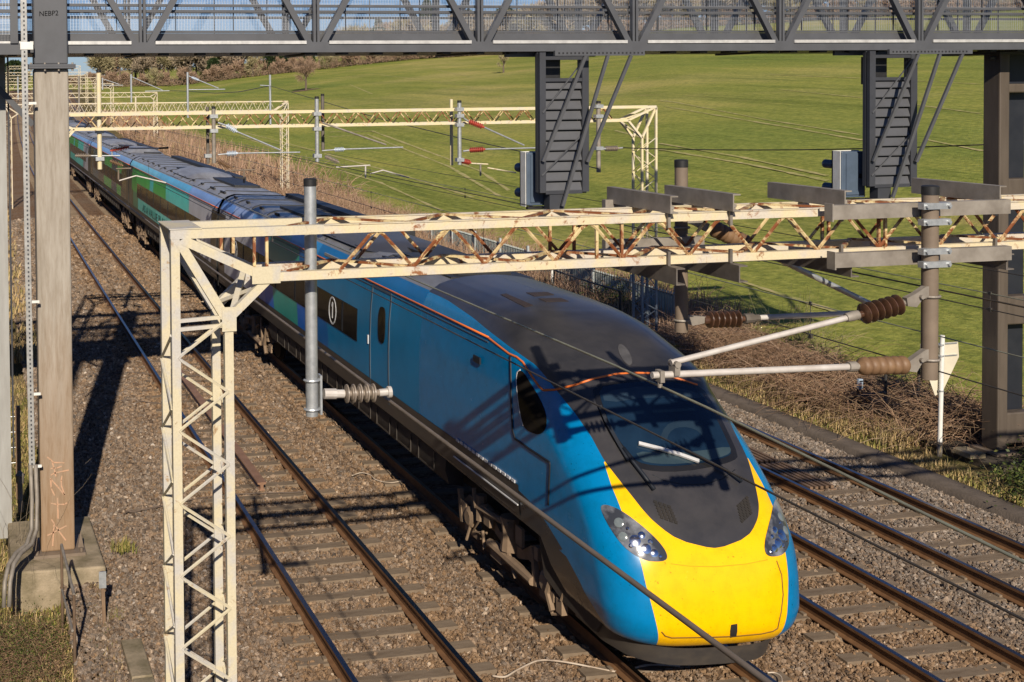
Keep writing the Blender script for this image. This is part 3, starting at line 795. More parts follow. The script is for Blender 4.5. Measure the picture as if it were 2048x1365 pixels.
def grille(p0, p1, rows, slant):
    mb = MB()
    for i in range(rows):
        for k in range(4):
            x = p0[0] + slant[0] * i + (p1[0] - p0[0]) * (k + .1) / 4; y = p0[1] + slant[1] * i + (p1[1] - p0[1]) * (k + .1) / 4
            a, n = on_nose(x, y); b, n2 = on_nose(x + (p1[0] - p0[0]) / 4 * .75, y + (p1[1] - p0[1]) / 4 * .75)
            mb.beam(a + n * .004, b + n2 * .004, .034, .014, n)
    mb.build('nose_grille', M['under'], lead)
grille((1306, 1003), (1343, 1016), 6, (2.6, 6.2)); grille((1474, 1015), (1496, 994), 6, (1.5, 6))
DISC = [(1250 + 17 * cos(a) * .75 + 6 * sin(a), 710 + 22 * sin(a) * .9 + 6 * cos(a)) for a in [k * pi / 10 for k in range(20)]]
patch('roof_aerial_disc', DISC, M['grey_disc'], lead, .006, 6)
for q in ([(1001, 590), (1012, 588), (1066, 611), (1050, 615)], [(1052, 586), (1095, 585), (1108, 590), (1068, 593)], [(1077, 598), (1122, 597), (1137, 603), (1092, 604)]):
    patch('roof_vent', q, M['vent_brown'], lead, .006, 6)
# wipers
def wiper(arm, blade, mat2, r1=.020):
    mb = MB(); P = [on_nose(*p) for p in arm]; mb.tube([p + n * .05 for p, n in P], r1, 6)
    w = mb.build('wiper', M['seam'], lead, smooth=True)
    mb = MB(); P = [on_nose(*p) for p in blade]
    for (a, na), (b, nb) in zip(P, P[1:]): mb.beam(a + na * .04, b + nb * .04, .045, .03, na)
    mb.build('wiper_blade', mat2, w)
wiper([(1306, 983), (1285, 955), (1262, 925), (1245, 900)], [(1256, 925), (1237, 893), (1213, 848), (1200, 815)], M['seam'], .026)
wiper([(1480, 968), (1450, 945), (1410, 925), (1370, 905)], [(1275, 890), (1318, 901), (1356, 912), (1395, 926)], M['wiper_white'])
# obstacle deflector and side fairings under the nose
def nose_skirt():
    mb = MB(); top = []; bot = []
    for k in range(25):
        a = -1 + 2 * k / 24; u = abs(a); x = a * 1.12
        y = 13.52 + .8 * (1 - sqrt(max(0, 1 - u ** 3.2))) 
        top.append((TX + x, y, .50)); bot.append((TX + x * .96, y + .06, .26))
    top += [(TX + 1.14, 15.1, .52)]; bot += [(TX + 1.08, 15.1, .28)]
    top = [(TX - 1.14, 15.1, .52)] + top; bot = [(TX - 1.08, 15.1, .28)] + bot
    mb.loft([top, bot])
    inner = [(p[0], p[1] + .08, p[2]) for p in bot]; mb.loft([bot, inner])
    mb.build('obstacle_deflector', M['valance'], lead, smooth=50, wrp=twarp)
    mb = MB()
    mb.box(TX - 1.0, TX + 1.0, 14.1, 15.0, .3, 1.1); mb.box(TX - .9, TX + .9, 15.0, 38, .75, 1.4); mb.box(TX - 1.25, TX + 1.25, 15.0, 38, 1.24, 1.4)
    mb.build('underframe', M['under'], lead, wrp=twarp)
    for s in (-1, 1):
        mb = MB(); mb.prism([(TX + s * 1.16, 14.25, .56), (TX + s * 1.14, 14.45, .34), (TX + s * 1.2, 15.2, .42), (TX + s * 1.28, 15.62, .62), (TX + s * 1.33, 15.72, 1.25), (TX + s * 1.30, 15.0, 1.25)], (-s * .08, 0, 0))
        mb.build('side_fairing', M['skirt'], lead, wrp=twarp)
nose_skirt()

# ---------------- car bodies
SIDE_Z = [1.3, 1.36, 1.6, 2.0, 2.4, 2.7, 3.0, 3.3, 3.56]
CANT_Z = [3.56, 3.63, 3.7, 3.77, 3.83]
ROOF_Z = [3.83, 3.90, 3.95, 4.0]
def sect(zl, s): return [(TX + s * W(z), z) for z in zl]
def ysteps(a, b): n = max(2, int((b - a) / 1.6)); return [a + (b - a) * i / n for i in range(n + 1)]
def side_parts(y0, y1, parent, mside, mcant, sname='side_panel'):
    for s in (-1, 1):
        mb = MB(); mb.loft([[(x, y, z) for x, z in sect(SIDE_Z, s)] for y in ysteps(y0, y1)])
        mb.build(sname, mside, parent, smooth=True, wrp=twarp)
        mb = MB(); mb.loft([[(x, y, z) for x, z in sect(CANT_Z, s)] for y in ysteps(y0, y1)])
        mb.build('cantrail', mcant, parent, smooth=True, wrp=twarp)
        mb = MB(); mb.loft([[(TX + s * (W(1.66) + .006), y, 1.70), (TX + s * (W(1.5) + .008), y, 1.5), (TX + s * (W(1.3) + .006), y, 1.27), (TX + s * 1.26, y, 1.18), (TX + s * 1.1, y, 1.16)] for y in ysteps(y0 + (0 if y0 > 21 else -4.0), y1)])
        mb.build('valance', M['valance'], parent, smooth=30, wrp=twarp)
def roof_flat(y0, y1, parent, mat, ribs=True):
    mb = MB(); pr = [(TX - W(z), z) for z in ROOF_Z] + [(TX - .8, 4.02), (TX + .8, 4.02)] + [(TX + W(z), z) for z in reversed(ROOF_Z)]
    mb.loft([[(x, y, z) for x, z in pr] for y in ysteps(y0, y1)])
    r = mb.build('roof', mat, parent, smooth=35, wrp=twarp)
    if ribs:
        mb = MB(); y = y0 + 1.2
        while y < y1 - .5:
            ring = [(TX + sx * 1.002 * (x - TX), y, z + .012) for x, z, sx in [(TX - W(z), z, 1) for z in (3.9, 3.95, 4.0)] + [(TX + .8, 4.02, -1), (TX + .8, 4.02, 1)] + [(TX + W(z), z, 1) for z in (4.0, 3.95, 3.9)]]
            for a, b in zip(ring, ring[1:]): mb.beam(a, b, .05, .02)
            y += 1.9
        mb.build('roof_rib', M['roof_well'], r, wrp=twarp)
        # fairing strips, raised boards and a dark well along the far half of the roof
        mb = MB(); mb.box(TX - .15, TX + .75, y0 + 3, y0 + 8, 4.03, 4.10); mb.box(TX - .5, TX + .3, y0 + 11, y0 + 13.5, 4.03, 4.09)
        mb.box(TX + .7, TX + 1.12, y0 + 7, y1 - .4, 3.9, 4.14); mb.build('roof_well', M['roof_well'], r, wrp=twarp)
        mb = MB()
        for k in range(12): mb.box(TX - .98, TX - .92, y0 + 1 + k * 1.8, y0 + 1.35 + k * 1.8, 3.97, 4.03)
        mb.build('roof_bracket', M['roof_well'], r, wrp=twarp)
    return r
def shell(y0, y1, parent, mat, top=4.13, name='roof_shell', wd=1.0):
    mb = MB(); rings = []
    for k in range(17):
        t = k / 16; y = y0 + (y1 - y0) * t; e = min(1, min(t, 1 - t) * 4.5); e = e * e * (3 - 2 * e)
        rings.append([(TX + x * wd * (.75 + .25 * e), y, 3.98 + (top - 3.98) * e * (1 - abs(x) ** 3) + .02) for x in (-1, -.9, -.7, -.4, 0, .4, .7, .9, 1)])
    mb.loft(rings); return mb.build(name, mat, parent, smooth=True, wrp=twarp)
def bogie(yc_, parent):
    mb = MB()
    for s in (-1, 1):
        for dy in (-1.35, 1.35):
            x = TX + s * .76
            mb.lathe((x - s * .06, yc_ + dy, .50), (x + s * .07, yc_ + dy, .50), [(0, .49), (.3, .50), (.35, .45), (1, .44)], 20)
    w = mb.build('bogie', M['under'], parent, smooth=30, wrp=warp)
    for s in (-1, 1):
        mb = MB(); X = TX + s * 1.08
        mb.prism([(X, yc_ - 1.9, .58), (X, yc_ - 1.6, .80), (X, yc_ - .7, .80), (X, yc_ - .4, .62), (X, yc_ + .4, .62), (X, yc_ + .7, .80), (X, yc_ + 1.6, .80), (X, yc_ + 1.9, .58), (X, yc_ + 1.5, .52), (X, yc_ + .6, .55), (X, yc_ + .3, .45), (X, yc_ - .3, .45), (X, yc_ - .6, .55), (X, yc_ - 1.5, .52)], (-s * .12, 0, 0))
        for dy in (-1.35, 1.35):
            mb.lathe((X + s * .02, yc_ + dy, .52), (X + s * .14, yc_ + dy, .52), [(0, .17), (.7, .17), (1, .11)], 10)
            mb.lathe((X + s * .05, yc_ + dy - .38, .60), (X + s * .05, yc_ + dy - .38, 1.0), [(0, .09), (1, .09)], 8)
            mb.beam((X + s * .08, yc_ + dy + .3, .35), (X + s * .08, yc_ + dy + .42, .85), .07, .09)
            mb.box(X + s * .02 - .05, X + s * .02 + .05, yc_ + dy - .25, yc_ + dy + .25, .24, .34)
        mb.tube([(X + s * .12, yc_ - 1.0, .40), (X + s * .12, yc_ + .5, .42)], .065, 8)
        mb.tube([(X + s * .1, yc_ - .2, .92), (X + s * .1, yc_ + 1.0, .80)], .05, 8)
        mb.lathe((X + s * .02, yc_ - .05, .5), (X + s * .02, yc_ - .05, 1.0), [(0, .16), (.5, .13), (1, .16)], 10)
        mb.tube([(X + s * .13, yc_ - 1.75, .95), (X + s * .13, yc_ - 1.5, .45), (X + s * .13, yc_ - 1.65, .25)], .05, 6)
        rb = random.Random(int(yc_ * 10) + s)
        for k in range(22):
            yy = yc_ + rb.uniform(-2.0, 2.0); zz_ = rb.uniform(.35, 1.12); a_, b_, c_ = rb.uniform(.04, .12), rb.uniform(.05, .2), rb.uniform(.04, .14)
            if k % 3: mb.box(X + s * .02 - a_, X + s * .08 + a_ * .4, yy - b_, yy + b_, zz_ - c_, zz_ + c_)
            else: mb.tube([(X + s * .1, yy, zz_), (X + s * .12, yy + rb.uniform(-.3, .3), zz_ - .25), (X + s * .05, yy + rb.uniform(-.6, .6), zz_ - .15)], rb.uniform(.02, .045), 6)
        mb.build('bogie_frame', M['bogie'], w, smooth=30, wrp=warp)
def skirts(y0, y1, parent):
    for s in (-1, 1):
        mb = MB(); X = TX + s * 1.27
        mb.loft([[(X, y, 1.22), (X + s * .02, y, 1.0), (X - s * .05, y, .76), (X - s * .3, y, .72)] for y in ysteps(y0, y1)])
        mb.add([(X, y0, 1.22), (X + s * .02, y0, 1.0), (X - s * .05, y0, .76), (X - s * .3, y0, .72), (X - s * .3, y0, 1.22)], [(0, 1, 2, 3, 4)])
        mb.add([(X, y1, 1.22), (X + s * .02, y1, 1.0), (X - s * .05, y1, .76), (X - s * .3, y1, .72), (X - s * .3, y1, 1.22)], [(0, 1, 2, 3, 4)])
        sk = mb.build('equipment_skirt', M['skirt'], parent, smooth=25, wrp=twarp)
        mb = MB(); y = y0 + .5
        while y < y1 - 1:
            for (a, b) in (((y, 1.16), (y, .84)), ((y + .75, 1.16), (y + .75, .84)), ((y, .84), (y + .75, .84))):
                mb.beam((X + s * .025, a[0], a[1]), (X + s * .0 + s * .025 * (1 if a[1] > .9 else .4), b[0], b[1]), .022, .016, (1, 0, 0))
            y += 1.15
        mb.build('skirt_panel_frame', M['valance'], sk, wrp=twarp)
def strip(mb, y0, y1, z0, z1, s, th=.012, zc=None):
    zz = [z0 + (z1 - z0) * k / 4 for k in range(5)]
    rows = [[(TX + s * (W(z) + th), y, z) for z in zz] for y in ysteps(y0, y1)]
    mb.loft(rows)
    for z in (z0, z1): mb.loft([[(TX + s * (W(z) + th), y, z), (TX + s * (W(z) - .01), y, z)] for y in ysteps(y0, y1)])
    for y in (y0, y1): mb.loft([[(TX + s * (W(z) + th), y, z), (TX + s * (W(z) - .01), y, z)] for z in zz])
ZW0, ZW1 = 2.25, 2.90
def window_band(y0, y1, parent, posts):
    mb = MB()
    for s in (-1, 1): strip(mb, y0, y1, ZW0, ZW1, s, .010)
    wb = mb.build('window', M['glass_dark'], parent, smooth=20, wrp=twarp)
    mb = MB()
    for s in (-1, 1):
        for y in posts: strip(mb, y - .05, y + .05, ZW0 + .02, ZW1 - .02, s, .014)
    mb.build('window_post', M['seam'], wb, wrp=twarp)
    return wb
def oval(y, z, ry, rz, parent, name='first_class_mark'):
    mb = MB(); n = 22
    for s in (-1, 1):
        P = [Vector((TX + s * (W(z + rz * sin(a)) + .018), y + ry * cos(a), z + rz * sin(a))) for a in [2 * pi * k / n for k in range(n + 1)]]
        for a, b in zip(P, P[1:]): mb.beam(a, b, .035, .008, (s, 0, 0))
        # the numeral 1
        q = lambda dy, dz: Vector((TX + s * (W(z + dz) + .018), y - s * dy, z + dz))
        mb.beam(q(.0, -.16), q(.0, .17), .045, .008, (s, 0, 0)); mb.beam(q(.0, .17), q(.07, .09), .04, .008, (s, 0, 0))
    return mb.build(name, M['mark_white'], parent, wrp=twarp)
def door(y0, y1, parent, mat, plug=True):
    mb = MB()
    for s in (-1, 1):
        for y in (y0, y1): strip(mb, y - .022, y + .022, 1.45, 3.50, s, .012)
        strip(mb, y0, y1, 3.48, 3.52, s, .012)
    d = mb.build('door', M['seam_grey'], parent, wrp=twarp)
    ym = (y0 + y1) / 2; mb = MB()
    for s in (-1, 1):
        out = [(ym - .12 + .20 * (abs(cos(a)) ** .6) * (1 if cos(a) > 0 else -1), 2.86 + .34 * (abs(sin(a)) ** .7) * (1 if sin(a) > 0 else -1)) for a in [2 * pi * k / 20 for k in range(20)]]
        mb.prism([(TX + s * (W(z) - .004), y, z) for y, z in out], (s * .018, 0, 0))
    mb.build('door_window', M['glass_dark'], d, wrp=twarp)
    mb = MB()
    for s in (-1, 1): mb.box(TX + s * 1.385 - .015, TX + s * 1.385 + .015, y1 + .10, y1 + .14, 2.35, 2.52)
    mb.build('door_handle', M['mark_white'], d, wrp=twarp)
    return d
def orange_line(y0, y1, parent, right0=None):
    mb = MB()
    for s in (-1, 1):
        mb.tube([(TX + s * (W(3.56) + .004), y, 3.565) for y in ysteps(right0 or y0 if s > 0 else y0, y1)], .017, 5)
    mb.build('orange_stripe', M['orange'], parent, smooth=True, wrp=twarp)
    mb = MB()
    for s in (-1, 1): mb.tube([(TX + s * (W(3.5) + .004), y, 3.49) for y in ysteps(y0, y1)], .010, 4)
    mb.build('rain_gutter', M['seam_grey'], parent, wrp=twarp)

# leading car, behind the nose
L0, L1 = NOSE_END, 38.25
side_parts(L0, L1, lead, M['lead_side'], M['lead_cantrail'])
roof_flat(L0, L1, lead, M['roof_grey'])
shell(23.6, 28.6, lead, M['cab_roof_shell'], 4.16, wd=1.02)
mb = MB(); mb.box(TX - .75, TX + .8, 20.3, 23.4, 4.02, 4.05); mb.box(TX - .5, TX + .5, 20.6, 21.6, 4.05, 4.14); mb.box(TX - .65, TX + .2, 22.0, 23.2, 4.05, 4.12)
mb.build('roof_equipment', M['roof_well'], lead, wrp=twarp)
DOOR = (21.8, 22.9, 23.75, 25.45, 17.15)
window_band(DOOR[2], 36.4, lead, [DOOR[2] + 1.0 + 1.95 * k for k in range(6)])
oval(DOOR[3], (ZW0 + ZW1) / 2, .26, .28, lead); oval(35.6, (ZW0 + ZW1) / 2, .26, .28, lead)
door(DOOR[0], DOOR[1], lead, None)
orange_line(17.4, L1, lead, 21.0)
bogie(DOOR[4], lead); bogie(DOOR[4] + 17.0, lead); skirts(DOOR[4] + 2.1, DOOR[4] + 14.7, lead)
mb = MB(); mb.tube([(TX - 1.40, y, 1.42) for y in ysteps(16.2, 18.6)], .012, 4)
for k in range(14): mb.box(TX - 1.405, TX - 1.39, 16.3 + k * .16, 16.41 + k * .16, 1.70, 1.74)
mb.build('side_lettering', M['mark_white'], lead, wrp=twarp)
mb = MB(); mb.box(TX - 1.395, TX - 1.37, 17.55, 17.8, 3.12, 3.22); mb.build('marker_light', M['seam'], lead, wrp=twarp)
mb = MB(); mb.box(TX - W(3.66) - .02, TX - W(3.66) + .02, 24.3, 26.4, 3.64, 3.70); mb.build('roof_handrail', M['galv'], lead, wrp=twarp)
def end_door(y, parent, s):
    mb = MB(); mb.loft([[(TX + x, y, z) for x, z in ((-1.34, 1.1), (-1.37, 2), (-1.3, 3.4), (-.9, 3.95), (0, 4.0))], [(TX - x, y, z) for x, z in ((-1.34, 1.1), (-1.37, 2), (-1.3, 3.4), (-.9, 3.95), (0, 4.0))]])
    mb.build('end_wall', M['rubber'], parent, wrp=twarp)
    mb = MB()
    for sd in (-1, 1): strip(mb, min(y, y + s * .95), max(y, y + s * .95), 1.35, 3.45, sd, .010)
    mb.build('vestibule_door', pm('dark_vestibule_door', (.055, .05, .047), (.04, .037, .035), 3, .3) if 'vest' not in M else M['vest'], parent, wrp=twarp)
M['vest'] = pm('dark_vestibule_door', (.055, .05, .047), (.04, .037, .035), 3, .3)
end_door(L1, lead, -1)

def text_mesh(txt, size, name):
    cu = bpy.data.curves.new(name, 'FONT'); cu.body = txt; cu.size = size; cu.extrude = .002; cu.resolution_u = 2
    o = bpy.data.objects.new(name, cu); COL.objects.link(o); bpy.context.view_layer.update()
    me = bpy.data.meshes.new_from_object(o.evaluated_get(bpy.context.evaluated_depsgraph_get()))
    v = [tuple(p.co) for p in me.vertices]; f = [tuple(p.vertices) for p in me.polygons]
    bpy.data.objects.remove(o); bpy.data.meshes.remove(me)
    return v, f
y = 38.6; idx = 0
SIDES = [livery('coach_livery_%d' % k, (SECOND, THIRD)[k % 2], (.8, 1.5)[k % 2], (.28, .16)[k % 2], 25.2 + 23.65 * k, SECOND_UP if k % 2 == 0 else None) for k in range(6)]
while idx < 6:
    y0, y1 = y, y + 23.3
    # body core carries the car
    mb = MB(); mb.loft([[(TX - 1.1, yy, .6), (TX + 1.1, yy, .6), (TX + 1.2, yy, 3.7), (TX - 1.2, yy, 3.7)] for yy in ysteps(y0 + .3, y1 - .3)], 0, True, True)
    car = mb.build('carriage', M['under'], train, wrp=twarp)
    side_parts(y0, y1, car, SIDES[idx], M['cantrail'])
    # livery of later cars is laid out from the car's own end
    roof_flat(y0, y1, car, M['coach_roof'])
    if idx in (1, 2): shell(y0 + 3, y0 + 8, car, M['coach_roof'], 4.25); shell(y0 + 12, y0 + 20, car, M['coach_roof'], 4.2)
    else: shell(y0 + 6.5, y0 + 12.5, car, M['coach_roof'], 4.22)
    window_band(y0 + 2.9, y1 - 3.2, car, [y0 + 3.9 + 2.1 * k for k in range(8)])
    orange_line(y0, y1, car)
    bogie(y0 + 3.2, car); bogie(y1 - 3.2, car); skirts(y0 + 5.2, y1 - 5.2, car)
    end_door(y0, car, 1); end_door(y1, car, -1)
    if idx == 0:
        v, f = text_mesh("AS A VALUE PLANT", .46, 't'); mb = MB()
        mb.add([(TX - W(1.9) - .014 - p[2], y0 + 18.0 - p[0] * 2.0, 1.78 + p[1]) for p in v], f)
        mb.build('livery_lettering', pm('dark_teal_lettering', (.01, .06, .06), None, 4, .5), car, wrp=twarp)
    mb = MB(); mb.box(TX - 1.0, TX + 1.0, y0 - .36, y0 + .02, 1.2, 3.7); mb.build('gangway', M['rubber'], car, wrp=twarp)
    y = y1 + .35; idx += 1
# ------------------------------------------------------------------ footbridge (lattice girders) on its columns
YN, YF = 20.45, 22.55                     # near and far girder
M['mesh'] = None
def mat_mesh():
    m, nt, b = nodes('fine_wire_mesh'); setp(b, .5, .6, .5)
    b.inputs["Base Color"].default_value = (.42, .44, .47, 1)
    vec = coords(nt); sp = N(nt, "ShaderNodeSeparateXYZ"); nt.links.new(vec, sp.inputs[0])
    def lines(o, pitch, wd):
        f = math_(nt, 'FRACT', math_(nt, 'DIVIDE', o, pitch)); return math_(nt, 'LESS_THAN', f, wd)
    g = math_(nt, 'MAXIMUM', lines(sp.outputs[0], .05, .09), lines(sp.outputs[2], .025, .12))
    tr = N(nt, "ShaderNodeBsdfTransparent"); mx = N(nt, "ShaderNodeMixShader")
    nt.links.new(g, mx.inputs[0]); nt.links.new(tr.outputs[0], mx.inputs[1]); nt.links.new(b.outputs[0], mx.inputs[2])
    nt.links.new(mx.outputs[0], nt.nodes["Material Output"].inputs["Surface"])
    return m
M['mesh'] = mat_mesh()

nodes_px = [285, 622, 947, 1263, 1556, 1838]
nx = [atY(x, 90, YN).x for x in nodes_px]
pitch = (nx[-1] - nx[0]) / 5
nxs = [nx[0] + pitch * k for k in range(-3, 8)]
ZB0 = atY(1000, 104, YN).z; ZB1 = atY(1000, 84, YN).z; ZH = 10.55
bridge = thing('footbridge', 'dark grey lattice footbridge with mesh sides crossing high over the tracks', 'footbridge', ((nxs[0] + nxs[-1]) / 2, 21.5, ZB0))
X0, X1 = nxs[0] - .4, nxs[-1] + .4
def girder(Y, mats, near):
    mb = MB(); mb.box(X0, X1, Y - .11, Y + .11, ZB0, ZB1)
    c = mb.build('bottom_chord', mats, bridge)
    mb = MB(); mb.box(X0, X1, Y - .12, Y + .12, ZH - .1, ZH + .14); mb.build('top_chord', mats, bridge)
    for k, x in enumerate(nxs):
        mb = MB(); mb.box(x - .055, x - .012, Y - .05, Y + .05, ZB1, ZH - .1); mb.box(x + .012, x + .055, Y - .05, Y + .05, ZB1, ZH - .1)
        mb.build('girder_post', mats, bridge)
        for s in (-1, 1):
            mb = MB(); mb.beam((x + s * .12, Y, ZB1 - .02), (x + s * pitch / 2 * .96, Y, ZH - .08), .10, .11, (0, 1, 0)); mb.build('diagonal', mats, bridge)
    if near:
        # pale strip lying on the chord, interrupted at the nodes
        mb = MB()
        for a, b in zip(nxs, nxs[1:]): mb.box(a + .2, b - .2, Y - .135, Y - .112, ZB1 - .035, ZB1 + .02)
        mb.build('pale_strip', M['bridge_strip'], c)
        mb = MB(); x = X0 + .3
        while x < X1: mb.box(x, x + .14, Y - .02, Y + .3, ZB0 - .035, ZB0 - .002); x += .62
        mb.build('deck_clip', M['black'], c)
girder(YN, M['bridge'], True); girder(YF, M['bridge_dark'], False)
# deck with kick plates, mesh panels and rails
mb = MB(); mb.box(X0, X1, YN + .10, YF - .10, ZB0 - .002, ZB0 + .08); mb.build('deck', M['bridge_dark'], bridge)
for Y, m, s in ((YN + .2, M['bridge'], -1), (YF - .2, M['bridge_dark'], 1)):
    mb = MB(); mb.box(X0, X1, Y - .012, Y + .012, ZB1 + .0, ZB1 + .16); mb.box(X0, X1, Y - .02, Y + .02, ZB1 + .165, ZB1 + .205); mb.build('kick_plate', m, bridge)
    mb = MB(); z1 = ZB1 + .21; z2 = ZH - .15
    mb.add([(X0, Y, z1), (X1, Y, z1), (X1, Y, z2), (X0, Y, z2)], [(0, 1, 2, 3)]); mb.build('mesh_panel', M['mesh'], bridge)
    mb = MB()
    zz = [atY(1000, 13, YN).z, atY(1000, 24, YN).z]
    for z in zz: mb.box(X0, X1, Y + s * .06 - .02, Y + s * .06 + .02, z - .022, z + .022)
    for z in (ZH - .55,): mb.box(X0, X1, Y + s * .06 - .02, Y + s * .06 + .02, z - .022, z + .022)
    mb.build('handrail', m, bridge)
    mb = MB(); x = X0
    while x < X1: mb.box(x - .006, x + .006, Y - .015, Y + .015, z1, z2); x += pitch / 3
    mb.build('mesh_frame', M['bridge_dark'], bridge)
mb = MB()
for k, x in enumerate(nxs): mb.box(x - .06, x + .06, YN + .12, YF - .12, ZB0 - .035, ZB0 - .004)
mb.build('cross_beam', M['bridge_dark'], bridge)

# left column: weathered lower part, painted upper part, flange between
cx0, cx1 = atY(82, 1080, 20.2).x, atY(150, 1085, 20.2).x
def base_z(y): return atY(115, y, 20.2).z
zf = base_z(135); zfoot = base_z(1108)
col = thing('bridge_column', 'tall weathered bridge column with orange graffiti near its foot', 'column', ((cx0 + cx1) / 2, 20.5, zfoot))
mb = MB(); mb.box(cx0, cx1, 20.2, 20.75, zfoot + .04, zf - .02)
lowcol = mb.build('lower_shaft', M['column'], col)
bv = lowcol.modifiers.new('bevel', 'BEVEL'); bv.width = .03; bv.segments = 2
mb = MB(); mb.box(cx0 + .0, cx1 - .005, 20.2, 20.75, zf + .05, 12.0)
up = mb.build('upper_shaft', M['bridge'], col); bv = up.modifiers.new('bevel', 'BEVEL'); bv.width = .02; bv.segments = 2
mb = MB(); mb.box(cx0 - .10, cx1 + .11, 20.1, 20.87, zf - .02, zf + .015); mb.box(cx0 - .10, cx1 + .11, 20.1, 20.87, zf + .018, zf + .05)
fl = mb.build('flange_plate', M['bridge'], col)
mb = MB()
for k in range(4):
    x = cx0 - .05 + k * (cx1 - cx0 + .11) / 3; mb.lathe((x, 20.14, zf - .06), (x, 20.14, zf + .075), [(0, .018), (1, .018)], 6)
mb.build('bolt', M['galv_dull'], fl)
mb = MB(); mb.box(cx0 - .12, cx1 + .16, 20.05, 20.9, zfoot - .01, zfoot + .04)
for x in (cx0 - .07, cx1 + .1): mb.lathe((x, 20.12, zfoot + .04), (x, 20.12, zfoot + .1), [(0, .03), (1, .03)], 6); mb.prism([(x - .05, 20.3, zfoot + .04), (x + .05, 20.3, zfoot + .04), (x + .05 * 0, 20.3, zfoot + .3)], (0, .03, 0))
mb.build('base_plate', M['brown_steel'], col)
def gpx(p): return atY(80 + p[0] * 70 / 455, 900 + p[1] * 210 / 1365, 20.195)
STROKES = [[(95, 95), (140, 130), (175, 165), (310, 170)], [(160, 165), (180, 230), (205, 340)], [(140, 245), (210, 240), (280, 215)], [(140, 330), (200, 300), (365, 265)],
           [(190, 595), (145, 500), (140, 380), (230, 480), (320, 590), (280, 470), (275, 400), (285, 340)], [(140, 695), (215, 710), (320, 710), (350, 690)], [(228, 625), (235, 880)],
           [(150, 905), (185, 960), (175, 1080), (165, 1240)], [(95, 1115), (160, 1085), (240, 1040), (340, 990)], [(205, 990), (240, 1050), (330, 1170)]]
mb = MB()
for st in STROKES:
    P = [gpx(p) for p in st]
    for a, b in zip(P, P[1:]): mb.beam(a, b + (b - a) * .06, .022, .004, (0, 1, 0))
mb.build('graffiti', M['graffiti'], lowcol)
v, f = text_mesh("NEBP2", .115, 'txt'); mb = MB()
o = atY(78, 33, 20.195); mb.add([(o.x + p[0] * .95, 20.197, o.z + p[1] + p[0] * .05) for p in v], f); mb.build('raised_lettering', M['bridge_dark'], up)

# concrete plinth under the column
fy = 18.55
a = atY(22, 1135, fy); b = atY(215, 1132, fy)
mb = MB(); zt = zfoot - .012
poly = [(atZ(24, 1146, zt)), (atZ(212, 1133, zt)), (atZ(178, 1032, zt)), (atZ(15, 1044, zt))]
mb.prism([(p.x, p.y, -1.3) for p in poly], (0, 0, zt + 1.3)); 
pl = mb.build('concrete_plinth', M['concrete']); tag(pl, 'stained concrete plinth under the graffitied bridge column', 'plinth')
bv = pl.modifiers.new('bevel', 'BEVEL'); bv.width = .03; bv.segments = 2

# perforated cable tray climbing beside the column
tray = thing('cable_tray', 'pale perforated cable tray running up beside the graffitied column', 'cable tray', (cx0 - .15, 20.1, 0))
yt = 20.0
P = [atY(46, -60, yt), atY(47, 0, yt), atY(55, 480, yt), atY(64, 930, yt)]
mb = MB()
for p, q in zip(P, P[1:]):
    mb.beam(p, q, .012, .085, (1, 0, 0)); mb.beam(p + Vector((-.045, .02, 0)), q + Vector((-.045, .02, 0)), .04, .006, (1, 0, 0)); mb.beam(p + Vector((.045, .02, 0)), q + Vector((.045, .02, 0)), .04, .006, (1, 0, 0))
mb.build('tray', pm('weathered_pale_tray', (.40, .40, .385), (.27, .265, .25), 9, .5, .3), tray)
mb = MB()
z = P[-1].z
while z < P[0].z:
    t = (z - P[-1].z) / (P[0].z - P[-1].z); x = P[-1].x + (P[0].x - P[-1].x) * t
    mb.box(x - .012, x + .012, yt - .0105, yt - .004, z, z + .03); z += .07
mb.build('slot', M['bridge_dark'], tray)
mb = MB(); Q = [atY(66, 930, yt), atY(69, 1000, yt), atY(68, 1060, yt - .1), atY(58, 1090, yt - .4), atY(36, 1108, yt - .7), atY(22, 1130, yt - 1.0), atY(15, 1165, yt - 1.2), atY(13, 1215, yt - 1.3)]
for dx in (-.04, .04): mb.tube([q + Vector((dx, 0, 0)) for q in Q], .035, 8)
mb.build('cable_conduit', M['galv_dull'], tray, smooth=True)
mb = MB()
for y in (207, 605, 790, 935): 
    p = atY(60, y, yt); mb.box(p.x - .02, cx0 + .02, yt + .012, yt + .05, p.z - .02, p.z + .02)
p = atY(52, 92, yt); mb.box(p.x - .09, p.x + .11, yt - .02, yt + .06, p.z - .06, p.z + .06); mb.build('bracket', M['white_plastic'], tray)

# grey post at the left edge (stair support) with its brace
yp = 21.9
post = thing('stair_post', 'slim pale grey post at the left edge carrying the footbridge stair', 'post', (atY(9, 1040, yp).x, yp, 0))
xa, xb = atY(-6, 700, yp).x, atY(19, 700, yp).x
mb = MB(); mb.box(xa, xb, yp - .02, yp + .25, -.4, ZB0); mb.build('post_shaft', pm('pale_grey_post_paint', (.34, .34, .325), (.27, .265, .25), 3, .55, stretch=(3, 3, .4)), post)
mb = MB(); mb.beam(atY(-10, 170, yp - .3), atY(66, 250, yp - .3), .10, .1, (0, 1, 0)); mb.build('brace', M['bridge'], post)
mb = MB(); mb.box(xb + .03, xb + .06, yp, yp + .03, 1.0, 8.0); mb.build('down_pipe', M['bridge_dark'], post)
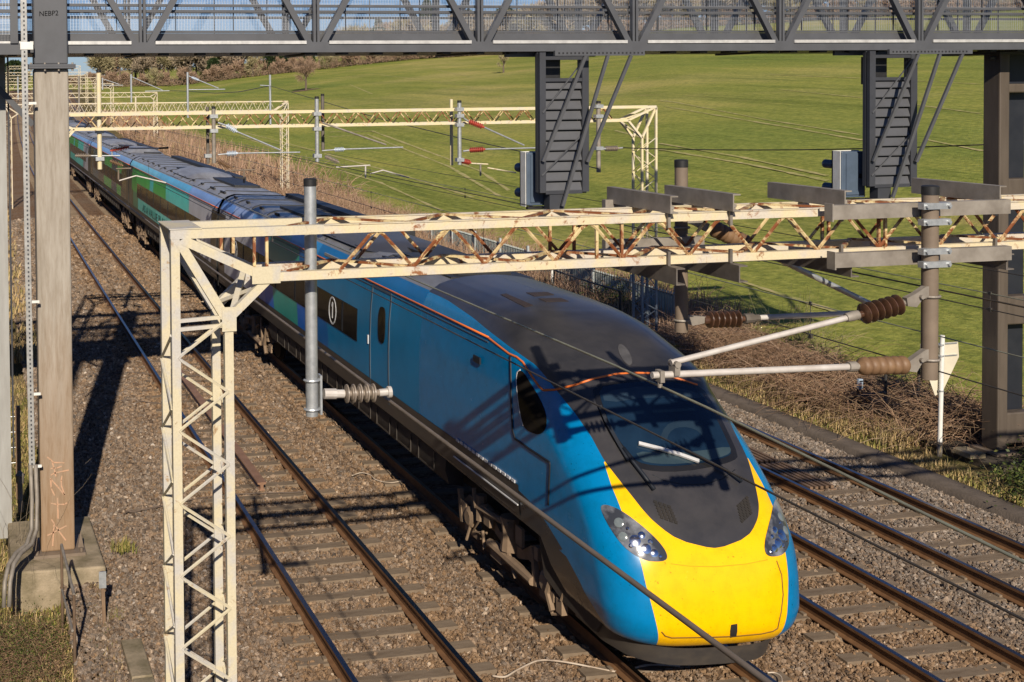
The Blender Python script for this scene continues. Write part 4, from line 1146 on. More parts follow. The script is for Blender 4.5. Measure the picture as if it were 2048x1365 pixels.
# landing frame left of the column
xl = atY(36, 60, YN).x
land = thing('stair_landing', 'grey framed stair landing with glazed side left of the tall column', 'landing', (xl - 1.5, 21.5, ZB0))
mb = MB(); mb.box(xl - 4, xl + .12, YN - .2, YN + 1.6, ZB0 - .02, ZB0 + .16); mb.build('landing_deck', M['bridge'], land)
for xp in (xl - .13, xl - 2.0):
    mb = MB(); mb.box(xp, xp + .12, YN - .24, YN - .14, ZB0 + .16, 11.0); mb.build('landing_post', M['bridge'], land)
z = atY(10, 24, YN).z
mb = MB(); mb.box(xl - 4, xl - .13, YN - .22, YN - .18, z - .025, z + .025); mb.build('landing_rail', M['bridge'], land)
mb = MB(); mb.add([(xl - 4, YN - .17, ZB0 + .3), (xl - .1, YN - .17, ZB0 + .3), (xl - .1, YN - .17, 11), (xl - 4, YN - .17, 11)], [(0, 1, 2, 3)]); mb.build('landing_mesh', M['mesh'], land)

# ------------------------------------------------------------------ right hand columns
M['navy'] = pm('blue_black_steel', (.012, .014, .020), (.018, .02, .026), 3, .5, 0, .4)
def rcol():
    zt = ZB0 - .02
    t = thing('bridge_column', 'brown grey twin legged bridge column on the right with boxed links between its legs', 'column', (19.5, 20.9, -.1))
    p0 = atZ(1979, 896, -.05); p1 = atZ(1995, 904, -.05); p2 = atZ(2017, 900, -.05)
    ya, yb = p1.y, p0.y
    x0 = p1.x; x1 = atY(2017, 600, ya).x
    mb = MB(); mb.box(x0, x1, ya, ya + .42, -.05, zt)
    a = mb.build('column_leg', M['steel_col'], t); bv = a.modifiers.new('bevel', 'BEVEL'); bv.width = .025; bv.segments = 2
    y2 = ya + .34; xx0 = atY(2013, 600, y2).x; xx1 = atY(2046, 600, y2).x
    mb = MB(); mb.box(max(xx0, x1 + .01), xx1, y2, y2 + .3, -.05, zt); mb.build('column_leg', M['navy'], t)
    for (ya_, yb_) in ((826, 888), (593, 650), (358, 396), (168, 186)):
        za = atY(2025, yb_, ya + .05).z; zb = atY(2025, ya_, ya + .05).z
        mb = MB(); mb.box(x1 - .02, xx1 + .02, ya + .05, ya + .3, za, zb)
        k = mb.build('link_box', M['steel_col'], t); bv = k.modifiers.new('bevel', 'BEVEL'); bv.width = .03; bv.segments = 2
    mb = MB(); mb.box(x0 - .16, x1 + .14, ya - .16, ya + .55, -.10, -.05); mb.build('base_plate', M['brown_steel'], t)
    mb = MB(); mb.box(x0 - .05, x1 + .4, ya - .05, ya + 1.5, zt - .05, zt); mb.lathe((x0 - .14, ya + .1, zt - .12), (x0, ya + .1, zt - .12), [(0, .03), (.5, .05), (1, .03)], 6); mb.build('head_plate', M['bridge_dark'], t)
    pb = MB(); q0 = atZ(1888, 897, -.12); 
    pb.prism([(q0.x, q0.y, -.12), (x0 - .55, ya - .75, -.12), (x1 + 2.4, ya - .9, -.12), (x1 + 2.4, ya + 2, -.12), (q0.x + .2, q0.y + 1.4, -.12)], (0, 0, -.75))
    k = pb.build('concrete_plinth', M['concrete_dark']); tag(k, 'dark concrete plinth under the right hand twin legged column', 'plinth')
    bv = k.modifiers.new('bevel', 'BEVEL'); bv.width = .03; bv.segments = 2
    mb = MB(); q = atZ(1900, 878, -.1); mb.box(18.9, 19.25, 21.0, 21.5, -.118, -.02)
    tag(mb.build('paving_slab', M['concrete']), 'small concrete slab lying on the right hand column plinth', 'slab')
rcol()

# ------------------------------------------------------------------ signal cages under the bridge and their signal heads
def cage(dx, y_top, y_bot, label, sc=1.0):
    YC = 20.25; YB = 20.36
    def q(x, y, Y=YC): return atY(1127 + dx + (x - 1127) * sc, y, Y)
    xl0, xl1 = q(1080, 250).x, q(1092, 250).x; xr0, xr1 = q(1165, 250).x, q(1178, 250).x
    zt = ZB0 - .02; zb = q(1127, y_bot).z; zs = q(1127, y_top).z
    t = thing('signal_cage', label, 'signal cage', ((xl0 + xr1) / 2, 20.6, zb - .6), 'signal cages under the footbridge')
    mb = MB()
    for (a, b) in ((xl0, xl1), (xr0, xr1)):
        for Y in (YC, YB): mb.box(a, b, Y, Y + .08, zb, zt)
    for z in (zb, zs, zt - .1):
        for Y in (YC, YB): mb.box(xl1, xr0, Y + .01, Y + .05, z - .03, z + .03)
        for (a, b) in ((xl0, xl1), (xr0, xr1)): mb.box(a + .01, b - .01, YC + .081, YB - .001, z - .03, z + .03)
    mb.build('frame', M['bridge_dark'], t)
    n = 11; h = (zs - zb) / n; mb = MB()
    for k in range(n):
        z0 = zb + k * h
        mb.prism([(xl1 + .004, YC + .02, z0 + .02), (xl1 + .004, YC + .02, z0 + .04), (xl1 + .004, YC + .075, z0 + h * .93), (xl1 + .004, YC + .09, z0 + h * .93)], (xr0 - xl1 - .008, 0, 0))
    mb.build('louvre', M['bridge'], t)
    mb = MB(); mb.box(xl0 + .01, xl0 + .02, YC + .085, YB - .005, zb, zs); mb.box(xr1 - .02, xr1 - .01, YC + .085, YB - .005, zb, zs); mb.box(xl1, xr0, YB + .081, YB + .09, zb, zs); mb.build('side_sheet', M['bridge_dark'], t)
    mb = MB(); mb.box(xl1 + .02, xl1 + (xr0 - xl1) * .55, YC + .22, YC + .42, zs - .1, zt - .1); mb.build('inner_box', M['black'], t)
    mb = MB(); mb.box(xl1 + .08, xl1 + .36, YC + .03, YC + .25, zb - .45, zb - .03); mb.build('lower_arm', M['bridge_dark'], t)
    mb = MB(); mb.box(xl1 + .04, xl1 + .36, YC - .03, YC + .3, zb - .56, zb - .452); mb.build('foot_plate', M['rail_rust'], t)
    # perforated hanger beams
    mb = MB(); z = zt + .02; mb.box(xl1 - .0, xr1 + .88, YC - .36, YC - .3, z - .09, z); mb.box(xl0 - .5, xr1 + .3, YC + .32, YC + .38, z - .09, z - .001); hb = mb.build('hanger_beam', M['bridge'], t)
    mb = MB()
    for k in range(22):
        x = xl1 + .06 + k * .075
        if x < xr1 + .82: mb.box(x, x + .03, YC - .364, YC - .359, z - .06, z - .03)
    mb.build('slot', M['bridge_strip'] if False else M['black'], hb)
    zz = z - .09
    for (xa, xb_, yb_) in ((q(1153, 113).x, q(1083, 325).x, 322), (q(1197, 118).x, q(1122, 415).x, 412 if dx == 0 else 395), (q(1243, 113).x, q(1171, 328).x, 325)):
        mb = MB(); mb.beam((xa, YC - .33, zz), (xb_, YC - .06, q(1127, yb_).z), .055, .05, (0, 1, 0)); mb.build('strut', M['bridge'], t)
    mb = MB()
    for (a, b) in (((1084, 352), (1166, 268)), ((1086, 226), (1166, 122))):
        mb.beam(q(*a, YC - .01), q(*b, YC - .01), .02, .02, (0, 1, 0))
    mb.build('tie_bar', M['bridge'], t)
    return t
cage(0, 160, 385, 'louvred dark grey signal cage hanging under the middle of the footbridge')
cage(658, 158, 372, 'louvred dark grey signal cage hanging under the right end of the footbridge', .97)
def head(xl, xr, yt, yb, hx, hoods, label):
    Y = 20.62
    a = atY(xl, yt, Y); b = atY(xr, yb, Y)
    t = thing('railway_signal', label, 'railway signal', ((a.x + b.x) / 2, Y, b.z), 'signal heads beside the cages')
    mb = MB(); mb.box(a.x, b.x, Y, Y + .22, b.z, a.z); k = mb.build('casing', M['blue_grey'], t); bv = k.modifiers.new('bevel', 'BEVEL'); bv.width = .02; bv.segments = 2
    mb = MB(); mb.box(a.x - .012, a.x - .002, Y + .02, Y + .26, b.z - .02, a.z + .01); mb.box(a.x - .012, b.x + .03, Y + .225, Y + .26, b.z - .02, a.z + .012); mb.build('backboard', M['white_plastic'], t)
    w = b.x - a.x
    mb = MB(); mb.box(a.x + w * .18, b.x - w * .06, Y - .022, Y - .002, b.z + .05, a.z - .03); d = mb.build('back_door', M['blue_grey'], t); bv = d.modifiers.new('bevel', 'BEVEL'); bv.width = .01
    mb = MB(); mb.box(b.x - w * .32, b.x - w * .22, Y - .035, Y - .023, b.z + (a.z - b.z) * .42, b.z + (a.z - b.z) * .52); mb.build('door_lock', M['black'], d)
    for y in hoods:
        c = atY(hx, y, Y + .5); x = a.x + .13
        mb = MB(); mb.lathe((x, Y + .262, c.z), (x, Y + .62, c.z), [(0, .085), (1, .085)], 14, 0, True); mb.build('hood', M['blue_grey'], t, smooth=40)
    mb = MB(); mb.box(a.x + .04, b.x + .25, Y + .04, Y + .12, b.z - .07, b.z - .021); mb.build('mounting', M['black'], t)
head(1053, 1092, 306, 411, 1042, (336, 386), 'blue grey signal head with two hoods beside the middle cage')
head(1683, 1731, 304, 395, 1672, (328, 374), 'blue grey signal head with two hoods beside the right hand cage')
# ------------------------------------------------------------------ overhead line gantries
def lattice_mast(mb, xl, xr, ya, yb, z0, z1, leg, rad, pitch, zig=True, up_l=None, bars=True):
    """four legs with zigzag lacing on all faces"""
    for x in (xl, xr):
        for y in (ya, yb):
            top = up_l if (up_l and x == xl) else z1
            mb.box(x - leg / 2, x + leg / 2, y - leg / 2, y + leg / 2, z0, top)
    n = max(1, int((z1 - z0) / pitch))
    for k in range(n):
        a = z1 - k * pitch; m = a - pitch / 2; b = a - pitch
        for y, off in ((ya - leg / 2, 0), (yb - leg / 2 * .2, pitch * .3)):
            if b - off < z0: continue
            mb.tube([(xr - .01, y, a - off), (xl + .05, y, m - off + .03), (xl + .02, y, m - off), (xl + .05, y, m - off - .03), (xr - .01, y, b - off)], rad, 5)
        if zig:
            for x, off in ((xl - leg / 2, pitch * .2), (xr + leg / 2, pitch * .7)):
                if b - off < z0: continue
                mb.tube([(x, ya, a - off), (x, yb, m - off), (x, ya, b - off)], rad, 5)
def chords(mb, x0, x1, ya, yb, zt, zb, ch):
    for y in (ya, yb):
        for z in (zt, zb): mb.box(x0, x1, y - ch / 2, y + ch / 2, z - ch / 2, z + ch / 2)
def lacing(mb, x0, x1, y, zt, zb, pitch, rad, ph=0, round_=True):
    x = x0 + ph
    while x + pitch <= x1:
        if round_: mb.tube([(x, y, zb), (x + pitch * .40, y, zt - (zt - zb) * .12), (x + pitch * .5, y, zt), (x + pitch * .60, y, zt - (zt - zb) * .12), (x + pitch, y, zb)], rad, 5)
        else:
            mb.beam((x, y, zb), (x + pitch / 2, y, zt), rad * 2, rad * 2, (0, 1, 0)); mb.beam((x + pitch / 2, y, zt), (x + pitch, y, zb), rad * 2, rad * 2, (0, 1, 0))
        x += pitch
def flat_lacing(mb, x0, x1, ya, yb, z, pitch, rad):
    x = x0
    while x + pitch <= x1:
        mb.beam((x, ya, z), (x + pitch / 2, yb, z), rad * 2, rad, (0, 0, 1)); mb.beam((x + pitch / 2, yb, z), (x + pitch, ya, z), rad * 2, rad, (0, 0, 1)); x += pitch

# ---------- near gantry
GY, GB = 10.0, 10.56
gl = atY(354, 900, GY).x; gr = atY(459, 900, GY).x
gt = atY(1000, 441, GY).z - .02; gb = atY(1000, 534, GY).z
gk = atY(530, 545, GY).x; gz = atY(458, 637, GY).z
GX1 = 20.9
g1 = thing('overhead_gantry', 'cream lattice overhead gantry nearest the camera with rusty lacing and a white lattice leg', 'gantry', ((gl + GX1) / 2, 10.3, -.4), 'lattice gantries over the tracks')
mb = MB(); lattice_mast(mb, gl, gr, GY, GB, -.45, gz, .072, .0135, .60, True, gt)
for z in (gz - .05, gz + .02): mb.beam((gl, GY - .02, z - .02), (gr, GY - .02, z), .03, .03)
mb.build('gantry_leg', M['white_paint'], g1)
mb = MB(); lattice_mast(mb, GX1 - .45, GX1, GY, GB, -.45, gt, .075, .0155, .6); mb.build('gantry_leg', M['white_paint'], g1)
mb = MB()
for y in (GY, GB):
    mb.box(gl - .04, gk + .5, y - .038, y + .038, gt - .04, gt + .036)
    mb.beam((gl + .06, y, gt - .05), (gk, y, gb), .075, .085, (0, 1, 0)); mb.beam((gl + .03, y, gt - .06), (gr - .02, y, gz), .075, .08, (0, 1, 0)); mb.beam((gr, y, gz), (gk + .01, y, gb - .03), .07, .07, (0, 1, 0))
mb.box(gl - .05, gl + .22, GY - .045, GB + .04, gt + .037, gt + .045); mb.beam((gr + .03, GY, gz + .03), (gk - .06, GB, gb - .03), .05, .03); mb.beam((gr, GB, gz + .03), (gk, GY, gb - .06), .05, .03)
mb.box(gk - .12, gk + .12, GY - .05, GY - .039, gb - .05, gb + .09); mb.box(gr - .06, gr + .06, GY - .05, GY - .039, gz - .1, gz + .1)
mb.build('knee_brace', M['white_paint'], g1)
mb = MB()
for y in (GY, GB):
    mb.box(gk + .5, GX1, y - .036, y + .036, gt - .04, gt + .035); mb.box(gk, GX1, y - .036, y + .036, gb - .036, gb + .036)
    mb.box(gk + .5, GX1, y - .045, y + .02, gt + .03, gt + .038); mb.box(gk, GX1, y - .02, y + .045, gb - .044, gb - .035)
mb.build('boom_chord', M['cream'], g1)
mb = MB(); xs0 = atY(679, 548, GY).x; pt = (atY(1108, 530, GY).x - xs0) / 3
x00 = xs0 - pt * int((xs0 - gk) / pt)
lacing(mb, x00, GX1, GY - .01, gt - .03, gb + .03, pt, .0155); lacing(mb, x00, GX1, GB + .01, gt - .03, gb + .03, pt, .0155, pt * .5)
flat_lacing(mb, gk + .2, GX1, GY, GB, gt + .03, 1.05, .02); flat_lacing(mb, gk + .2, GX1, GY, GB, gb + .04, 1.05, .02)
for px_ in (508, 533, 1243, 1193, 1757, 1770):
    x = atY(px_, 480, GY).x; mb.box(x - .012, x + .012, GY - .015, GY + .012, gb + .03, gt - .03)
    mb.box(x - .18, x - .155, GB - .012, GB + .012, gb + .03, gt - .03)
mb.build('boom_lacing', M['cream_rusty'], g1)

def channel(mb, x, ya, yb, z, h, w=.075, t=.012, flip=1):
    mb.box(x, x + t, ya, yb, z, z + h); mb.box(x + t, x + w, ya, yb, z + h - t, z + h); mb.box(x + t, x + w, ya, yb, z, z + t)
def bolts(mb, pts, r=.014, h=.05):
    for p in pts: mb.lathe((p[0], p[1], p[2]), (p[0], p[1], p[2] + h), [(0, r), (.5, r), (.5, r * 1.6), (1, r * 1.6)], 6)
bk = thing('mounting_bracket', 'set of grey channel brackets clamped across the near gantry boom', 'bracket', (7.5, 10.3, gb))
for i, (px_, py_) in enumerate(((1345, 412), (1470, 405), (1693, 412), (2003, 398))):
    x = atY(px_, py_, 9.86).x - .02
    mb = MB(); channel(mb, x, 9.86, 10.98, gt + .042, .155); bolts(mb, [(x + .05, 9.92, gt + .05), (x + .05, 10.6, gt + .05)]); mb.box(x + .02, x + .045, 9.93, 9.96, gt - .09, gt + .041)
    mb.build('cross_channel', M['galv_dull'], bk)
    mb = MB(); channel(mb, x + .02, 9.80, 10.98, gb - .20, .15, .085); mb.box(x + .02, x + .045, 9.93, 9.96, gb - .045, gb + .08)
    mb.build('cross_channel', M['galv_dark'], bk)
for (xa, ya_, xb, yb_) in ((1662, 428, 2018, 411), (1667, 523, 2020, 505)):
    p = atY(xa, ya_, 9.78); q = atY(xb, yb_, 9.78)
    mb = MB(); mb.box(p.x, q.x, 9.76, 9.84, (p.z + q.z) / 2 - .065, (p.z + q.z) / 2 + .065); mb.box(p.x - .015, p.x - .001, 9.74, 9.85, (p.z + q.z) / 2 - .08, (p.z + q.z) / 2 + .08)
    mb.build('long_beam', M['galv_dull'], bk)
p = atY(1205, 492, 10.92); q = atY(1402, 480, 10.92)
mb = MB(); mb.box(p.x, q.x, 10.86, 10.93, (p.z + q.z) / 2 - .05, (p.z + q.z) / 2 + .05); mb.box(p.x, q.x, 10.86, 10.93, gt - .02, gt + .08); mb.build('long_beam', M['galv_dull'], bk)

# ---------- drop posts with insulated arms
def insul(mb, a, b, r, n, core=.35, capm=None):
    a = Vector(a); b = Vector(b); prof = [(0, r * core)]
    for k in range(n):
        t0 = .08 + .84 * k / n; d = .84 / n
        prof += [(t0, r * core), (t0 + d * .18, r * .97), (t0 + d * .34, r), (t0 + d * .5, r * .75), (t0 + d * .62, r * core), (t0 + d * .98, r * core)]
    prof += [(1, r * core)]
    mb.lathe(a, b, prof, 18)
def fat_insul(mb, a, b, r, n):
    prof = [(0, r * .4)]
    for k in range(n):
        t0 = .05 + .9 * k / n; d = .9 / n
        prof += [(t0, r * .82), (t0 + d * .2, r * .97), (t0 + d * .5, r), (t0 + d * .85, r * .93), (t0 + d * .97, r * .80)]
    prof += [(1, r * .4)]
    mb.lathe(a, b, prof, 18)
def ubolt(mb, c, r, n=12):
    P = [c + Vector((cos(a) * (r + .012), -sin(a) * (r + .012), 0)) for a in [pi * k / n for k in range(n + 1)]]
    mb.tube(P, .012, 6)
def drop_post(label, x0, x1, yt, yb, Y, mat, cap='black', name='drop_post', gp='drop posts and arms on the gantries', r=None):
    a = atY((x0 + x1) / 2, yt, Y); b = atY((x0 + x1) / 2, yb, Y); c = (a.x + b.x) / 2; r = r or (atY(x1, yt, Y).x - atY(x0, yt, Y).x) / 2
    t = thing(name, label, 'support post', (c, Y, b.z), gp)
    mb = MB(); mb.lathe((c, Y, b.z), (c, Y, a.z), [(0, r * .9), (.0, r), (1, r)], 16); mb.build('post', mat, t, smooth=40)
    if cap:
        mb = MB(); mb.lathe((c, Y, a.z - .05 * r / .05), (c, Y, a.z + .012), [(0, r * 1.06), (.9, r * 1.06), (1, r * .9)], 16); mb.build('post_cap', M[cap], t, smooth=40)
    return t, c, r, a.z, b.z
def arm(t, a, b, r, mat, name='arm'):
    mb = MB(); mb.lathe(a, b, [(0, r), (1, r)], 10); return mb.build(name, mat, t, smooth=40)

# D1: by the white leg
t, c, r, zt_, zb_ = drop_post('galvanised drop post with a horizontal ribbed insulator beside the white gantry leg', 610, 634, 360, 832, 10.28, M['galv'])
mb = MB()
for y in (450, 545, 760, 818): 
    p = atY(620, y, 10.28); ubolt(mb, Vector((c, 10.28, p.z)), r)
mb.box(c + r + .012, c + r + .03, 10.24, 10.33, atY(640, 828, 10.28).z, atY(640, 750, 10.28).z)
mb.build('clamp', M['galv'], t)
a = atY(648, 788, 10.28); b = atY(688, 788, 10.28); d = atY(758, 786, 10.28); e = atY(782, 784, 10.28)
mb = MB(); mb.lathe(a, b, [(0, .045), (.6, .045), (.6, .037), (1, .037)], 12); mb.lathe(d, e, [(0, .032), (.7, .032), (.7, .05), (1, .05)], 12); mb.build('insulator_fitting', M['tube_pale'], t, smooth=30)
mb = MB(); insul(mb, b - Vector((.02, 0, 0)), d + Vector((.02, 0, 0)), .082, 5, .34); insul(mb, b + Vector((.035, 0, 0)), d + Vector((.0, 0, 0)), .060, 4, .3); mb.build('insulator', M['porc_grey'], t, smooth=30)
FEED = atY(786, 786, 10.28)

# D2: big post on the right
Y2 = 9.69
t, c, r, zt_, zb_ = drop_post('thick brown drop post with two long pale arms reaching left over the train', 1846, 1873, 374, 758, Y2, M['brown_steel'])
mb = MB()
for y in (411, 443, 501, 527):
    p = atY(1860, y, Y2); mb.box(c - r - .075, c + r + .07, Y2 - r - .022, Y2 - r * .3, p.z - .028, p.z + .028)
    for sx in (-1, 1): mb.lathe((c + sx * (r + .045), Y2 - r - .045, p.z), (c + sx * (r + .045), Y2 - .0, p.z), [(0, .016), (1, .016)], 6)
mb.build('clamp', M['galv'], t)
def lug(mb, p, q, w=.05):
    mb.prism([p + Vector((0, 0, .05)), p + Vector((0, 0, -.05)), q + Vector((0, 0, -.045)), q + Vector((0, 0, .035))], (0, w, 0))
mb = MB()
for (y0, xq, yq) in ((592, 1815, 603), (718, 1820, 733)):
    p = atY(1868, y0 - 8, Y2); q = atY(xq, yq, Y2)
    P = [atY(x, y, Y2 - .05) for x, y in ((1868, y0 - 20), (1852, y0 - 18), (1832, y0 - 4), (1814, yq - 6), (1816, yq + 10), (1834, yq + 12), (1846, y0 + 6), (1868, y0 + 4))]
    mb.prism(P, (0, .06, 0)); mb.lathe((P[2].x + .05, Y2 - .08, P[2].z - .03), (P[2].x + .05, Y2 + .04, P[2].z - .03), [(0, .02), (1, .02)], 8)
    ubolt(mb, Vector((c, Y2, atY(1860, y0, Y2).z)), r)
mb.build('swivel_lug', M['galv_dull'], t)
a = atY(1814, 605, Y2); b = atY(1702, 634, Y2); mb = MB(); mb.lathe(a, b, [(0, .028), (1, .028)], 10); insul(mb, atY(1806, 607, Y2), atY(1712, 632, Y2), .095, 6, .30); mb.build('insulator', M['porc_brown'], t, smooth=30)
a = atY(1820, 730, Y2); b = atY(1712, 733, Y2); mb = MB(); fat_insul(mb, atY(1816, 730, Y2), atY(1716, 733, Y2), .083, 6); mb.build('insulator', M['porc_dusty'], t, smooth=40)
mb = MB(); mb.lathe(atY(1716, 630, Y2), atY(1692, 636, Y2), [(0, .042), (.5, .045), (1, .038)], 12); mb.lathe(atY(1722, 733, Y2), atY(1696, 734, Y2), [(0, .035), (.4, .03), (.4, .045), (1, .045)], 12); mb.lathe(atY(1808, 730, Y2), atY(1826, 729, Y2), [(0, .03), (1, .03)], 8); mb.lathe(atY(1802, 608, Y2), atY(1822, 602, Y2), [(0, .035), (1, .03)], 8); mb.build('insulator_fitting', M['galv_dull'], t, smooth=30)
arm(t, atY(1698, 635, Y2), atY(1342, 726, Y2), .026, M['tube_pale'])
arm(t, atY(1700, 734, Y2), atY(1304, 751, Y2), .030, M['tube_pale'])
mb = MB(); p = atY(1349, 738, Y2)
mb.box(p.x - .025, p.x + .025, Y2 - .05, Y2 + .05, p.z - .05, p.z + .05); mb.lathe((p.x, Y2 - .06, p.z + .045), (p.x, Y2 + .06, p.z + .045), [(0, .03), (1, .03)], 8)
q = atY(1320, 750, Y2); mb.box(q.x - .02, q.x + .02, Y2 - .045, Y2 + .045, q.z - .06, q.z + .04); mb.lathe((q.x, Y2, q.z - .11), (q.x, Y2, q.z - .04), [(0, .02), (1, .02)], 8)
mb.build('end_clamp', M['galv_dull'], t, smooth=30)
HANG1 = atY(1322, 764, Y2)

# P3: dark post behind the boom
Y3 = 11.02
t, c, r, zt_, zb_ = drop_post('brown drop post behind the near gantry boom with a dark ribbed insulator at its foot', 1351, 1374, 322, 664, Y3, M['brown_steel'])
mb = MB()
for y in (455, 640): ubolt(mb, Vector((c, Y3, atY(1362, y, Y3).z)), r)
P = [atY(x, y, Y3 - .03) for x, y in ((1374, 632), (1412, 634), (1414, 646), (1386, 652), (1374, 648))]; mb.prism(P, (0, .05, 0)); 
P = [atY(x, y, Y3 - .03) for x, y in ((1374, 432), (1398, 440), (1420, 448), (1414, 464), (1392, 452), (1374, 446))]; mb.prism(P, (0, .05, 0)); mb.build('swivel_lug', M['galv_dull'], t)
mb = MB(); mb.lathe(atY(1406, 640, Y3), atY(1418, 640, Y3), [(0, .045), (1, .045)], 10); insul(mb, atY(1409, 640, Y3), atY(1489, 638, Y3), .085, 6, .32); mb.build('insulator', M['porc_brown'], t, smooth=30)
mb = MB(); fat_insul(mb, atY(1424, 456, Y3), atY(1498, 490, Y3), .085, 6); mb.build('insulator', M['porc_dusty'], t, smooth=30)
mb = MB(); mb.lathe(atY(1488, 638, Y3), atY(1518, 636, Y3), [(0, .05), (.6, .05), (.6, .035), (1, .035)], 10); mb.build('insulator_fitting', M['galv_dark'], t, smooth=30)
arm(t, atY(1515, 636, Y3), atY(1722, 626, Y3), .027, M['tube_pale']); arm(t, atY(1498, 490, Y3), atY(1748, 612, Y3), .030, M['galv'])

# ---------- more distant gantries
def far_gantry(Y, label, ztop, zbot, mat, matb, leg_r, xl=1.3, low=None, xr=None, light=False, lab_y=None):
    d = dev(Y); g = zr(Y); xr = xr or 19.7 + d; xl = xl + d
    t = thing('overhead_gantry', label, 'gantry', ((xl + xr) / 2, Y, g - .3), 'lattice gantries over the tracks')
    s = .55; rad = .013 if not light else .02; ch = .075 if not light else .09
    for side, (xa, xb) in (('l', (xl, xl + .45)), ('r', (xr - .45, xr))):
        mb = MB()
        if side == 'r' and low:
            lattice_mast(mb, xa, xb, Y, Y + .5, low, ztop - .9, .06, rad, .6, not light)
            m2 = MB(); lattice_mast(m2, xa, xb, Y, Y + .5, -.4, low, .06, rad, .5, True); k = m2.build('lower_leg', M['grey_lattice'], t)
        else: lattice_mast(mb, xa, xb, Y, Y + .5, g - .4, ztop - .9, .06, rad, .62, not light)
        out = xb if side == 'r' else xa; inn = xa if side == 'r' else xb; sg = 1 if side == 'l' else -1
        for y in (Y, Y + .5):
            mb.box(out - .03, out + .03, y - .03, y + .03, ztop - .9, ztop)
        mb.build('gantry_leg', mat, t)
        mb = MB()
        for y in (Y, Y + .5):
            mb.beam((out, y, ztop), (inn, y, ztop - .9), .06, .06, (0, 1, 0)); mb.beam((inn, y, ztop - .9), (inn + sg * .45, y, zbot), .06, .06, (0, 1, 0)); mb.beam((out, y, ztop), (inn + sg * .45, y, zbot), .06, .06, (0, 1, 0))
        mb.beam((inn, Y, ztop - .9), (inn + sg * .45, Y + .5, zbot), .04, .04); mb.beam((out, Y, ztop - .05), (inn + sg * .4, Y + .5, zbot), .04, .04)
        mb.build('knee_brace', mat, t)
    mb = MB()
    for y in (Y, Y + .5):
        mb.box(xl, xr, y - ch / 2, y + ch / 2, ztop - ch / 2, ztop + ch / 2); mb.box(xl + .9, xr - .9, y - ch / 2, y + ch / 2, zbot - ch / 2, zbot + ch / 2)
    mb.build('boom_chord', mat, t)
    mb = MB(); pt_ = .62 if not light else 1.1
    lacing(mb, xl + .9, xr - .9, Y, ztop, zbot, pt_, rad, 0, False)
    if not light: lacing(mb, xl + .9, xr - .9, Y + .5, ztop, zbot, pt_, rad, pt_ / 2, False)
    flat_lacing(mb, xl + .9, xr - .9, Y, Y + .5, ztop + .02, 1.3, rad)
    mb.build('boom_lacing', matb, t)
    return t
zt2 = atY(1312, 214, 33).z; zb2 = atY(1265, 241, 33).z
far_gantry(33.0, 'yellow cream lattice gantry with a grey lower leg just beyond the footbridge', zt2, zb2, M['yellow_cream'], M['cream_rusty'], .06, low=2.3, xr=atY(1312, 240, 33).x)
zt3 = atY(577, 203, 83).z; zb3 = atY(545, 221, 83).z
far_gantry(83.0, 'pale cream lattice gantry standing well beyond the yellow one', zt3, zb3, M['cream'], M['cream'], .05, xr=atY(577, 300, 83).x)
far_gantry(158.0, 'small distant cream gantry where the line begins to curve', atY(315, 185, 158).z, atY(300, 194, 158).z, M['cream'], M['cream'], .05, xr=atY(315, 230, 158).x, light=True)
FARG = ((205, 'far off cream gantry ahead of the tail of the train'), (245, 'very small cream gantry in the distance on the curve'), (280, 'tiny cream gantry second from the end of the line'), (318, 'tiny cream gantry at the far end of the line'))
for k, (Y, lab) in enumerate(FARG):
    far_gantry(float(Y), lab, zr(Y) + 6.9, zr(Y) + 6.2, M['cream'], M['cream'], .05, light=True)

# hanging posts on the farther gantries
def px_post(label, Y, x, yt, yb, w, mat, cap=None, parts=()):
    t, c, r, zt_, zb_ = drop_post(label, x - w / 2, x + w / 2, yt, yb, Y, M[mat], cap)
    s = Y / 10.0
    mbc = MB()
    for (kind, *g) in parts:
        if kind == 'ins':
            x0, y0, x1, y1, rr, n, m = g; mb = MB(); a = atY(x0, y0, Y); b = atY(x1, y1, Y); rr = rr * Y / FPX; insul(mb, a, b, rr, n, .4); mb.build('insulator', M[m], t, smooth=30)
        elif kind == 'arm':
            x0, y0, x1, y1, wd, m = g; arm(t, atY(x0, y0, Y), atY(x1, y1, Y), wd * Y / FPX / 2, M[m])
        elif kind == 'clamp':
            y0, = g; p = atY(x, y0, Y); mbc.box(c - r - .05, c + r + .05, Y - r - .03, Y + r + .03, p.z - .05, p.z + .05)
    if mbc.v: mbc.build('clamp', M['galv'], t)
    return t
px_post('cream drop post with a dark top hanging over the green coach', 33.2, 198.5, 141, 339, 9.5, 'yellow_cream', 'black',
        (('clamp', 231), ('clamp', 263), ('clamp', 318), ('ins', 150, 312, 182, 312, 5, 8, 'porc_grey'), ('arm', 178, 312, 240, 312, 3, 'galv'), ('ins', 220, 322, 246, 332, 5, 7, 'porc_dusty'), ('arm', 232, 338, 262, 337, 3, 'brown_steel'), ('arm', 237, 340, 237, 360, 4, 'brown_steel'), ('arm', 238, 362, 272, 352, 3, 'tube_pale'), ('arm', 272, 352, 332, 366, 3, 'tube_pale')))
px_post('red insulator arm reaching from the cream drop post over the coach roof', 34.0, 224, 300, 312, 3, 'galv', None, (('ins', 220, 302, 258, 294, 5, 10, 'porc_red'), ('arm', 256, 297, 318, 297, 3, 'galv'), ('arm', 318, 297, 337, 296, 4, 'black')))
